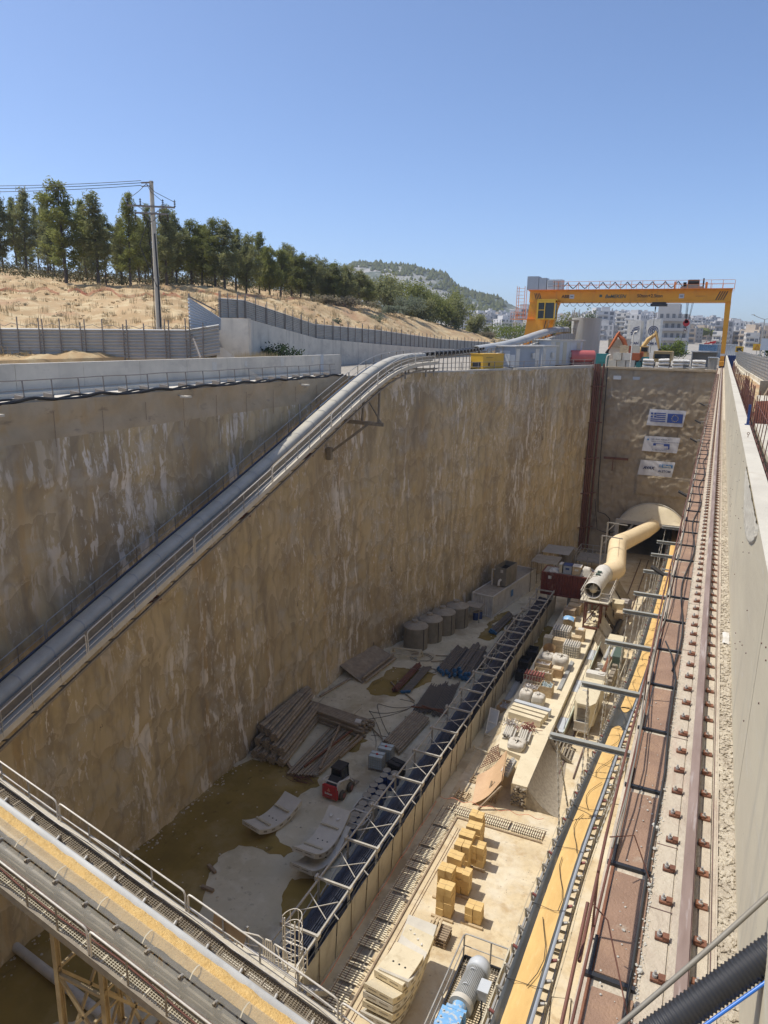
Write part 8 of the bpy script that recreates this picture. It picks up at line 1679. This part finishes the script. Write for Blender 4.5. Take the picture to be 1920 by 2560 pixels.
# near to far along the bench
pipes('beam_pack', 'green-grey rolled strips on a pallet beside the plywood at the near end of the bench', 'strip pack', ((-10.3, 42.6), (-9.8, 42.6)), ((-10.2, 44.7), (-9.7, 44.7)), [5, 4], .05, 1.4, M['silo'], strap=False)
mb = MB(); 
for k in range(6): mb.bar((-10.25, 42.5 + k * .3, 1.85), (-9.75, 42.5 + k * .3, 1.85), .05)
mb.bar((-10.25, 42.4, 1.85), (-10.25, 44.2, 1.85), .05); mb.bar((-9.75, 42.4, 1.85), (-9.75, 44.2, 1.85), .05); tag(mb.build('white_rack', M['white']), 'small white rack behind the upright plywood sheet', 'rack')
bb = bag('open white bag full of green-grey strips on a pallet near the end of the bench', -10.15, 46.1, 1.15, .55, 3)
pipes('beam_pack', 'long greyish rubber strips packed left behind the open strip bag', 'strip pack', ((-11.4, 46.9), (-10.6, 46.7)), ((-11.5, 48.2), (-10.7, 48.2)), [6, 6, 5], .075, BZ, M['conc'], strap=False); pipes('beam_pack', 'greyish rubber strips packed right behind the open strip bag', 'strip pack', ((-10.3, 46.9), (-9.5, 46.7)), ((-10.4, 48.2), (-9.6, 48.2)), [5, 5, 4], .075, BZ, M['conc'], strap=False)
for i, x in enumerate((-11.3, -10.0)):
    mb = MB(); rr_ = random.Random(i + 3)
    for k in range(60): a = rr_.uniform(0, 6.3); x0_, y0_ = x + rr_.gauss(0, .25), 48.7 + rr_.gauss(0, .25); l = rr_.uniform(.2, .45); mb.bar((x0_, y0_, BZ + .05 + rr_.random() * .4), (x0_ + l * math.cos(a), y0_ + l * math.sin(a), BZ + .1 + rr_.random() * .55), .035)
    tag(mb.build('scrap_pile', M['redfit'] if i else M['mix']), ['tangled pile of pinkish steel offcuts, left of two', 'tangled pile of reddish steel offcuts, right of two'][i], 'scrap')
for i in range(4):
    y = 49.7 + i * .62; mb = MB(); z = BZ + .02
    mb.bar((-11.75 - i * .02, y + .35, z + .3), (-9.2 + .1 * i, y, z + .3), .42, .5); tag(mb.build('concrete_beam', M['bench'] if i < 3 else M['greyl']), '%s of the pale beams lying side by side across the bench' % ['nearest', 'second', 'third', 'farthest grey one'][i], 'beam', 'pale beams side by side on the bench')
mb = MB(); mb.b2((-11.7, 49.5, BZ), (-11.5, 52.3, BZ + .06)); mb.b2((-9.6, 49.5, BZ), (-9.4, 52, BZ + .06)); tag(mb.build('timber_bearer', M['woodl']), 'timber bearers under the pale beams on the bench', 'timber')
bag('left one of two plump white bulk bags behind the pale beams', -11.2, 53.1, 1.0, 1.0, 11); bag('right one of two plump white bulk bags behind the pale beams', -10.2, 53.1, 1.0, .85, 12)
c_ = crate('open timber crate of metal parts right of the white bulk bags', -9.95, 55.0, 1.0, 1.1, .95, 'wood'); fill(c_, 1, 1.1, .95, M['ibc'], 5)
c_ = crate('low open crate with red and white oddments left of the metal parts crate', -11.2, 54.9, 1.2, .9, .5, 'wood'); fill(c_, 1.2, .9, .6, M['mix'], 6)
t = T('fitting_rack', 'white wire rack holding two rows of red-brown fittings', 'rack', (-11.3, 56.2, BZ))
mb = MB()
for k in range(8): mb.bar((-12.1 + k * .24, 55.9, BZ), (-12.1 + k * .24, 55.9, BZ + 1.0), .03)
for z in (.1, .5, .95): mb.bar((-12.1, 55.9, BZ + z), (-10.4, 55.9, BZ + z), .03); mb.bar((-12.1, 56.7, BZ + z), (-10.4, 56.7, BZ + z), .03)
P(t, 'rack_frame', mb, M['galvl'])
for k in range(7): 
    for z in (.65, 1.05): mb = MB(); mb.cyl((-12.0 + k * .24, 55.85, BZ + z), (-12.0 + k * .24, 56.7, BZ + z), .085, 10); P(t, 'fitting', mb, M['redfit'])
c_ = crate('open timber crate behind the red-brown fittings', -10.75, 57.3, 1.5, .9, 1.0, 'wood'); fill(c_, 1.5, .9, .9, M['bag'], 7, n=14)
c_ = crate('open timber crate holding white sacks and a red handle', -11.1, 58.7, 1.3, 1.0, 1.1, 'wood'); fill(c_, 1.3, 1.0, 1.1, M['mix'], 8, n=30)
solid('flat cardboard carton with pale top right of the sack crate', -9.95, 58.8, 1.2, .9, .7, M['card'], lidm=M['bench'])
bag('large sagging white bulk bag with straps by the round cardboard bin', -9.95, 60.6, 1.35, 1.15, 21); bag('white bulk bag half open left of the sagging one', -11.1, 60.6, 1.1, 1.1, 22)
pipes('pipe_stack', 'dark rubber strips lying along the bench right of the bulk bags', 'strip pack', ((-9.35, 56.3), (-8.95, 56.3)), ((-9.35, 62.2), (-8.95, 62.2)), [5, 4], .04, BZ, M['silo'], strap=False)
mb = MB(); mb.grid(lambda u, v: (-11.35 + .55 * math.cos(2 * PI * u), 62.5 + .55 * math.sin(2 * PI * u), BZ + .9 * v * (1 + .2 * math.sin(2 * PI * u))), 24, 3); tag(mb.build('cardboard_bin', M['card']), 'round open cardboard bin with dark inside on the bench', 'bin')
solid('wooden slatted boxes stacked left of the silver clip pack', -10.8, 64.2, 1.1, .9, 1.1, M['woodl'], tiers=3); solid('small stack of pale planks and boxes at the left edge of the bench', -11.9, 64.6, .8, .9, 1.0, M['woodg'], tiers=4)
def clips(lab, x, y, w_, d_, h, seed):
    rr = random.Random(seed); t = T('clip_pack', lab, 'metal parts', (x, y, BZ)); mb = MB(); mb.b2((x - w_ / 2 + .1, y - d_ / 2 + .1, BZ), (x + w_ / 2 - .1, y + d_ / 2 - .1, BZ + h - .1)); P(t, 'core', mb, M['silo'])
    mb = MB(); nx, nyy, nzz = 7, 5, 5
    for k in range(nzz):
        for q in range(nx): mb.box((x - w_ / 2 + w_ * (q + .5) / nx, y - d_ / 2, BZ + h * (k + .5) / nzz), (w_ / nx * .55, .16, h / nzz * .6), 0); mb.box((x - w_ / 2 + w_ * (q + .5) / nx, y, BZ + h + .02 * (q % 2)), (w_ / nx * .5, d_ * .9, .06)) if k == 0 else None
        for q in range(nyy): mb.box((x + w_ / 2, y - d_ / 2 + d_ * (q + .5) / nyy, BZ + h * (k + .5) / nzz), (.16, d_ / nyy * .55, h / nzz * .6))
    P(t, 'clips', mb, M['galvl']); return t
clips('block of shiny silver metal clips nearest on the bench', -9.6, 63.9, 1.4, 1.4, 1.15, 1); clips('block of silver metal clips under the light blue sheet', -11.2, 67.4, 1.6, 1.5, 1.1, 2)
mb = MB(); mb.grid(lambda u, v: (-11.5 + 1.1 * u, 69.1 + .9 * v, BZ + 1.55 - .8 * ((u - .5) ** 2 + (v - .5) ** 2) + .06 * nz(u * 4, v * 4)), 10, 8); tag(mb.build('plastic_sheet', M['ltblue']), 'light blue plastic sheet draped over the silver clips', 'sheet')
solid('tall tan box with white label near the foot of the fan tower', -9.45, 67.7, .9, .9, 1.05, M['crate'], lidm=M['white']); solid('tan open-topped box in front of the labelled one', -9.55, 66.3, .9, .8, .8, M['crate'])
BX = [(-11.0, 70.3, 1.1, 1.0, 'crate', 'brown crate behind the light blue sheet'), (-11.4, 72.6, 1.2, 1.1, 'wood', 'dark open crate, fourth from the far end of the bench'), (-11.2, 74.4, 1.3, 1.0, 'crate', 'pale box, third from the far end of the bench'), (-11.3, 76.0, 1.3, .9, 'crate', 'pale box with ties, second from the far end of the bench')]
for i, (x, y, w_, h, m_, lab) in enumerate(BX): solid(lab, x, y, w_, 1.0, h, M[m_], tiers=2)
c_ = crate('open wire crate at the far end of the bench under the red-brown container', -10.6, 75.7, 1.0, .9, 1.1, 'wood'); fill(c_, 1, .9, 1.1, M['mix'], 15)
for i, (x, y) in enumerate(((-13.15, 59.8), (-13.4, 62.0), (-13.3, 64.6))): c_ = crate('%s black crate in the strip between bench and belt store' % ['nearest', 'middle', 'farthest'][i], x, y, .9, 1.5, 1.1, 'black', .05, 0); fill(c_, .9, 1.5, 1.0, M['black'], 30 + i, n=10)
pipes('pipe_stack', 'dark drill rods in the narrow strip left of the bench', 'rod stack', ((-13.5, 54), (-12.95, 54)), ((-13.6, 59), (-13.05, 59)), [5, 4], .06, .0, M['silo'], strap=False)
c_ = crate('rusty open box full of scrap beside the leaning white frame', -12.75, 53.0, 1.1, 1.4, 1.0, 'card', -.15, 0); fill(c_, 1.1, 1.4, 1.0, M['mix'], 44)
t = T('leaning_frame', 'white two-pane frame leaning beside the rusty box', 'frame', (-13.1, 50.5, 0)); A_, B_2, C_, D_ = Vector((-13.35, 49.3, .1)), Vector((-12.6, 49.1, .1)), Vector((-12.75, 50.8, 1.5)), Vector((-13.5, 51.0, 1.5))
mb = MB(); mb.add([A_, B_2, C_, D_] + [v + Vector((.05, .12, -.05)) for v in (A_, B_2, C_, D_)], [(0, 1, 2, 3), (7, 6, 5, 4), (0, 4, 5, 1), (1, 5, 6, 2), (2, 6, 7, 3), (3, 7, 4, 0)]); P(t, 'sheet', mb, M['silo']); mb = MB()
for a, b in ((A_, B_2), (B_2, C_), (C_, D_), (D_, A_), (A_.lerp(D_, .5), B_2.lerp(C_, .5))): mb.bar(a, b, .07)
P(t, 'rim', mb, M['white'])
# plywood formwork at the nose
t = T('plywood_formwork', 'bent plywood formwork sheet leaning at the near end of the bench', 'formwork', (-11, 42, 0))
def fw_(u, v):  # v along the sheet from the ground up, u across
    a = Vector((-12.0, 42.9, .75)).lerp(Vector((-11.65, 40.6, .06)), u); b = Vector((-10.62, 45.0, 1.65)).lerp(Vector((-9.9, 41.2, 1.75)), u); p = a.lerp(b, v); p.z += -.25 * math.sin(v * PI) + .55 * max(0, v - .6) ; return tuple(p)
mb = MB(); mb.grid(fw_, 8, 14); P(t, 'sheet', mb, M['ply'])
mb = MB(); mb.quad((-10.62, 45.0, 1.9), (-10.2, 43.6, 2.6), (-9.75, 41.2, 2.55), (-9.85, 41.15, 1.7)); P(t, 'upright_sheet', mb, M['ply']); mb = MB(); mb.bar((-11.1, 40.3, .05), (-9.85, 41.2, 1.6), .12)
for k in range(4): mb.bar((-10.9 + k * .2, 41.4, .0), (-10.7 + k * .2, 41.9, 1.3), .12, .05)
P(t, 'timber_strut', mb, M['wood'])
t = T('rebar_grid', 'rusty rebar grid sticking up behind the plywood formwork', 'rebar', (-12, 45, 0)); mb = MB()
for k in range(9): mb.bar((-12.2 + .16 * k * .9, 44.0 + .12 * k, .5 + .08 * k), (-12.0 + .16 * k * .9, 46.3 + .1 * k, .9 + .1 * k), .03)
for k in range(8): mb.bar((-12.15 + .02 * k, 44.1 + .3 * k, .55 + .06 * k), (-10.8 + .02 * k, 45.0 + .3 * k, 1.3 + .06 * k), .03)
P(t, 'bars', mb, M['rustpipe'])
for i, (x, y) in enumerate(((-13.0, 40.9), (-12.6, 43.0))):
    mb = MB()
    for k in range(5): mb.bar((x + .0, y + k * .18, .05 + .06 * (k % 2)), (x + 1.0, y - .1 + k * .18, .1), .09, .06)
    for k in range(3): mb.bar((x + .1 + k * .35, y - .1, .16), (x + .1 + k * .35, y + .9, .18), .07)
    tag(mb.build('pallet', M['woodl']), ['broken pale pallet in front of the plywood formwork', 'broken pallet left of the plywood formwork'][i], 'pallet')
mb = MB(); mb.bar((-13.4, 46.5, .5), (-12.3, 46.3, .5), .1); mb.bar((-13.4, 46.5, .3), (-13.4, 46.5, .7), .1); mb.bar((-13.3, 48.8, .5), (-12.3, 48.4, .5), .08); tag(mb.build('steel_prop', M['woodg']), 'pale steel props lying left of the bench end', 'prop')
# ---- fan tower, ventilation duct
t = T('fan_tower', 'rusty braced steel tower carrying the ventilation fan platform', 'tower', (-8.9, 72, BZ))
mb = MB(); TX0, TX1, TY0, TY1 = -9.7, -8.2, 71.0, 76.5
for x in (TX0, TX1):
    for y in (TY0, TY0 + 1.4, TY1): mb.bar((x, y, BZ if x < -8.5 else .4), (x, y, 4.55), .16)
mb.bar((TX0, TY0, BZ + .1), (TX1, TY0, BZ + .1), .3, .25); mb.bar((TX0, TY0, 4.3), (TX1 + .8, TY0, 4.3), .14); mb.bar((TX0, TY0, 2), (TX1, TY0 + 1.4, 4.3), .08); mb.bar((TX1, TY0, 2), (TX1, TY0 + 1.4, 4.3), .08); mb.bar((TX0, TY0, 2), (TX0, TY0 + 1.4, 4.3), .08); mb.bar((TX1, TY0 + 1.4, 2), (TX1, TY0, 4.3), .08)
P(t, 'frame', mb, M['rustpipe'])
mb = MB(); rr_ = random.Random(2)
for k in range(40): mb.rock((rr_.uniform(-9.5, -8.4), rr_.uniform(71.4, 73.5), BZ + rr_.uniform(.1, 1.6)), rr_.uniform(.08, .2), k)
P(t, 'stored_parts', mb, M['mix'])
mb = MB(); mb.b2((-10.2, 70.8, 4.5), (-7.4, 77.5, 4.58)); P(t, 'deck', mb, M['concl']); mb = MB()
for (a, b) in (((-10.2, 70.8), (-10.2, 77.5)), ((-7.4, 70.8), (-7.4, 77.5)), ((-8.3, 70.8), (-7.4, 70.8)), ((-10.2, 70.8), (-9.9, 70.8))):
    for h in (.55, 1.05): mb.bar((*a, 4.55 + h), (*b, 4.55 + h), .045)
    n_ = max(1, int(math.dist(a, b) / 1.1))
    for k in range(n_ + 1): mb.bar((a[0] + (b[0] - a[0]) * k / n_, a[1] + (b[1] - a[1]) * k / n_, 4.55), (a[0] + (b[0] - a[0]) * k / n_, a[1] + (b[1] - a[1]) * k / n_, 5.6), .045)
P(t, 'railing', mb, M['galvl'])
t = T('ventilation_fan', 'white cylindrical ventilation fan with a round grilled mouth facing the viewer', 'fan', (-9, 73, 4.6))
fa, fb = Vector((-9.12, 71.2, 5.62)), Vector((-8.72, 76.2, 6.05)); fd = (fb - fa).normalized(); fx = Vector((0, 0, 1)).cross(fd).normalized(); fu = fd.cross(fx)
mb = MB(); mb.tube([fa, fa + fd * .08, fa + fd * .16, fa + fd * .22, fb - fd * .8, fb - fd * .5, fb], [.84, .90, .90, .83, .83, .96, .96], 36, False); mb.tube([fa + fd * .001, fa + fd * .25], [.84, .76], 36, False); P(t, 'casing', mb, M['cream2'] if 'cream2' in M else M['white'])
mb = MB(); mb.tube([fa + fd * .25, fa + fd * 1.2], .76, 32, False); mb.quad(*[fa + fd * 1.2 + (fx * math.cos(2 * PI * k / 32) + fu * math.sin(2 * PI * k / 32)) * .8 for k in range(32)]); P(t, 'inner_liner', mb, M['tank'])
mb = MB(); mb.tube([fa + fd * .1, fa + fd * .3, fa + fd * .9], [.12, .40, .42], 24); P(t, 'hub', mb, M['bench']); mb = MB()
for k in range(4): a = PI / 2 * k; mb.bar(fa + fd * .25, fa + fd * .25 + (fx * math.cos(a) + fu * math.sin(a)) * .78, .05)
P(t, 'spoke', mb, M['galvl'])
mb = MB()
for k in (2.2, 2.9): mb.box(tuple(fa + fd * k + V3(-.05, 0, .88)), (.42, .32, .2))
P(t, 'junction_box', mb, M['green']); mb = MB()
for k in (1.9, 2.5, 3.1): mb.tube([fa + fd * k + (fx * math.cos(a) + fu * math.sin(a)) * .835 for a in [R(30 + 12 * q) for q in range(6)]], .05, 4)
P(t, 'lifting_band', mb, M['dirtystl'])
dp = [(-8.6, 76.2, 6.05), (-8.0, 77.2, 6.1), (-7.85, 78.0, 6.15), (-7.9, 78.8, 6.3), (-8.3, 82.6, 7.3), (-8.32, 83.4, 7.45), (-8.2, 84.2, 7.4), (-7.7, 87.5, 7.05), (-6.5, 97, 6.0), (-5.95, 104, 5.25), (-5.8, 115, 5.2)]
mb = MB(); mb.tube(dp, [.96, 1.08, 1.12, 1.03, 1.0, 1.04, 1.04, 1.0, .98, .98, .98], 32, False); t = T('ventilation_duct', 'fat pale yellow fabric duct bending from the fan into the tunnel', 'duct', (-8, 90, 5)); P(t, 'duct', mb, M['pvc'])
mb = MB()
for k in range(20): f = k / 19; p = Vector(dp[3]).lerp(Vector(dp[4]), f) + V3(.15, -.1, 1.1); mb.box(tuple(p), (.05, .08, .02))
for k in range(40): f = k / 39; p = Vector(dp[7]).lerp(Vector(dp[9]), f) + V3(-.1, -.1, 1.1); mb.box(tuple(p), (.05, .12, .02))
P(t, 'stitching', mb, M['rustpipe'])
t = T('duct_hanger', 'pale steel posts with arms holding up the yellow duct', 'frame', (-9.6, 82, 0)); mb = MB()
for y, z in ((80.5, 9.0), (84.5, 9.6)): mb.bar((-9.8, y, 0), (-9.8, y, z), .14); mb.bar((-9.8, y, z), (-7.6, y, z - .1), .1); mb.bar((-9.8, y, z - 1.1), (-8.9, y, z), .08)
P(t, 'post', mb, M['galv'])
# curved ring segments and boxes right of the fan tower
for i, (y, c_) in enumerate(((68.5, 'dirtystl'), (71.5, 'conc'), (76, 'dirtystl'), (80, 'conc'), (84, 'dirtystl'))):
    mb = MB(); mb.grid(lambda u, v: (-8.2 + 1.75 * math.sin(u * 1.35), y + 3.3 * v - (1.2 * u), .12 + 1.75 * (1 - math.sin(u * 1.45)) ** 1.2), 14, 3); mb.grid(lambda u, v: (-8.2 + 1.75 * math.sin(u * 1.35), y - 1.2 * u, (.12 + 1.75 * (1 - math.sin(u * 1.45)) ** 1.2) - .3 * v), 14, 1)
    tag(mb.build('invert_segment', M[c_]), '%s curved brown invert segment beside the fan tower, counted from the viewer' % ['first', 'second', 'third', 'fourth', 'fifth'][i], 'segment')
mb = MB(); mb.tube([(-6.95, 71.5, .5), (-6.7, 77.5, .6)], .27, 14); tag(mb.build('hose', M['black']), 'thick black hose section lying right of the curved invert segments', 'hose')
d = dup(d0, (-7.45, 72.3, .3), 0, 'blue drum tipped beside the thick black hose', 'blue drum by the invert segments'); d.rotation_euler = (1.1, .2, .3)
for i, (x, y, w_, h, m_) in enumerate(((-7.3, 79.5, 1.3, 1.9, 'cream'), (-6.6, 81.2, 1.2, 1.5, 'mix'), (-7.0, 78.0, 1.0, 1.2, 'crate'))): solid(['cream box right of the fan tower', 'box with dark oddments right of the fan tower', 'small tan box right of the fan tower'][i], x, y, w_, 1.6, h, M[m_], .1, 0, 'equipment_box')
# ---- locomotive and wagon
t = T('tunnel_locomotive', 'cream battery locomotive standing on the track beside the bench', 'locomotive', (-6.6, 55.8, 0), local=True); t.rotation_euler = (0, 0, R(-1))
mb = MB(); mb.b2((-.78, -2.2, .55), (.78, 2.6, 2.35)); mb.prism([(-.78, -2.2), (-.5, -2.75), (.5, -2.75), (.78, -2.2)], (1, 0, 0), (0, 1, 0), (0, 0, .55), (0, 0, 1.8)); P(t, 'body', mb, M['cream'])
mb = MB(); mb.prism([(-.82, 2.6), (-.82, -2.2), (-.5, -2.85), (.5, -2.85), (.82, -2.2), (.82, 2.6)], (1, 0, 0), (0, 1, 0), (0, 0, 2.35), (0, 0, .18)); P(t, 'roof', mb, M['cream'])
mb = MB(); mb.b2((-.45, -2.78, 1.35), (.45, -2.74, 2.1)); mb.b2((.785, -1.9, 1.3), (.80, -1.3, 2.0)); mb.b2((.785, -.9, 1.0), (.8, -.2, 2.0)); P(t, 'window', mb, M['dirtystl'])
mb = MB(); mb.b2((-.55, .1, 2.53), (-.05, .6, 2.56)); mb.b2((.1, .1, 2.53), (.6, .6, 2.56)); mb.b2((-.55, -.6, 2.53), (-.1, -.35, 2.56)); P(t, 'roof_vent', mb, M['conc'])
mb = MB(); mb.b2((-.75, 2.0, 2.53), (.8, 2.75, 2.95)); mb.cyl((.4, 2.4, 2.95), (.4, 2.4, 3.02), .26, 16); P(t, 'water_tank', mb, M['white'])
mb = MB(); mb.b2((-.55, -3.5, .5), (.55, -2.8, .62)); mb.b2((-.5, -3.45, .62), (.5, -3.4, 1.3))
for k in range(6): mb.bar((-.5 + k * .2, -3.45, .6), (-.5 + k * .2, -3.45, 1.3), .05)
mb.bar((-.55, -3.5, 1.3), (.55, -3.5, 1.3), .07); P(t, 'buffer_frame', mb, M['galvl']); mb = MB(); mb.b2((-.4, -3.38, .65), (.4, -2.9, 1.15)); P(t, 'coupler', mb, M['black'])
mb = MB(); mb.b2((-.6, -2.3, .25), (.6, 2.6, .55)); P(t, 'chassis', mb, M['dirtystl'])
for y in (-1.5, 1.7):
    for x in (-.5, .5): mb = MB(); mb.cyl((x - .06, y, .3), (x + .06, y, .3), .3, 18); P(t, 'wheel', mb, M['rustpipe'])
t = T('flat_wagon', 'flat wagon loaded with pipes, valves and boxes behind the locomotive', 'wagon', (-6.3, 64, 0), local=True); t.rotation_euler = (0, 0, R(-1)); mb = MB(); mb.b2((-.75, -4.8, .55), (.95, 4.8, .75)); P(t, 'deck', mb, M['cream'])
mb = MB(); mb.tube([(.1, -4.3, 1.8), (.15, 0.2, 1.85)], .2, 14); P(t, 'long_cylinder', mb, M['rust']); mb = MB(); mb.tube([(-.25, .0, 1.7), (-.2, 4.2, 1.75)], .16, 12); mb.tube([(.2, .5, 1.7), (.2, 4.0, 1.7)], .14, 12); P(t, 'pipe', mb, M['silo'])
rr_ = random.Random(12); mb = MB()
for k in range(26): mb.box((-.45 + rr_.uniform(-.15, .2), -4.2 + k * .16, 1.0 + rr_.uniform(-.1, .4)), (rr_.uniform(.2, .5), .1, rr_.uniform(.1, .4)))
P(t, 'valve_bank', mb, M['white']); mb = MB()
for k in range(7): mb.box((.75, -3.6 + k * .55, 1.1 + .1 * (k % 3)), (.4, .42, .7 + .2 * (k % 2)))
P(t, 'control_box', mb, M['dirtystl']); mb = MB(); mb.b2((.3, .6, .75), (1.0, 3.4, 1.9)); P(t, 'green_cabinet', mb, M['green']); mb = MB(); mb.b2((-.6, 3.0, 1.5), (1.0, 4.9, 2.3)); P(t, 'tank', mb, M['cream']); mb = MB(); mb.b2((-.6, -4.6, .75), (.5, -3.4, 1.5)); P(t, 'box', mb, M['cream'])
for y in (-3.6, 3.6):
    for x in (-.5, .5): mb = MB(); mb.cyl((x - .06, y, .3), (x + .06, y, .3), .3, 14); P(t, 'wheel', mb, M['rustpipe'])
for i, x in enumerate((-7.1, -6.1)):
    mb = MB(); mb.b2((x - .035, 46.5, .02), (x + .035, 104, .13)); tag(mb.build('track_rail', M['railside']), ['left rail of the narrow track under the locomotive', 'right rail of the narrow track under the locomotive'][i], 'rail')
# narrow rods and boxes right of the conveyor, drains, ropes
mb = MB(); mb.tube([(-5.0, 52.2, 2.2), (-5.2, 53.5, .6), (-5.6, 55, .3), (-5.0, 60, 1.2), (-4.6, 63, 2.6)], .035, 6); mb.tube([(-6.0, 51.8, .6), (-5.6, 52.4, 3), (-5.2, 53, 6)], .02, 5); tag(mb.build('rope', M['rope']), 'pale rope looping down beside the locomotive', 'rope')
mb = MB(); mb.b2((-4.6, 62, .004), (-3.2, 100, .35)); tag(mb.build('invert_kerb', M['bench']), 'cream concrete ledge running into the tunnel left of the spoil conveyor', 'ledge')
for i, y in enumerate((55.5, 60.0)): mb = MB(); mb.b2((-4.8, y, .0), (-4.4, y + .5, .35)); tag(mb.build('concrete_pad', M['white']), ['nearer small white pad between locomotive and spoil conveyor', 'farther small white pad between locomotive and spoil conveyor'][i], 'pad')
# ---------------------------------------------------------------- haze over the whole place
hm = bpy.data.materials.new('thin_haze'); hm.use_nodes = True; hn = hm.node_tree; hn.nodes.remove(hn.nodes['Principled BSDF']); hv = hn.nodes.new('ShaderNodeVolumePrincipled')
hv.inputs['Color'].default_value = (.86, .91, 1, 1); hv.inputs['Density'].default_value = .00019; hv.inputs['Anisotropy'].default_value = .2; hn.links.new(hv.outputs[0], hn.nodes['Material Output'].inputs['Volume'])
mb = MB(); mb.b2((-1500, -260, -1.0), (1500, 2900, 190)); tag(mb.build('haze', hm), 'thin pale haze over the far city and hills', 'haze', kind='stuff')
for o in list(bpy.data.objects):
    if '_w' in o: del o['_w']
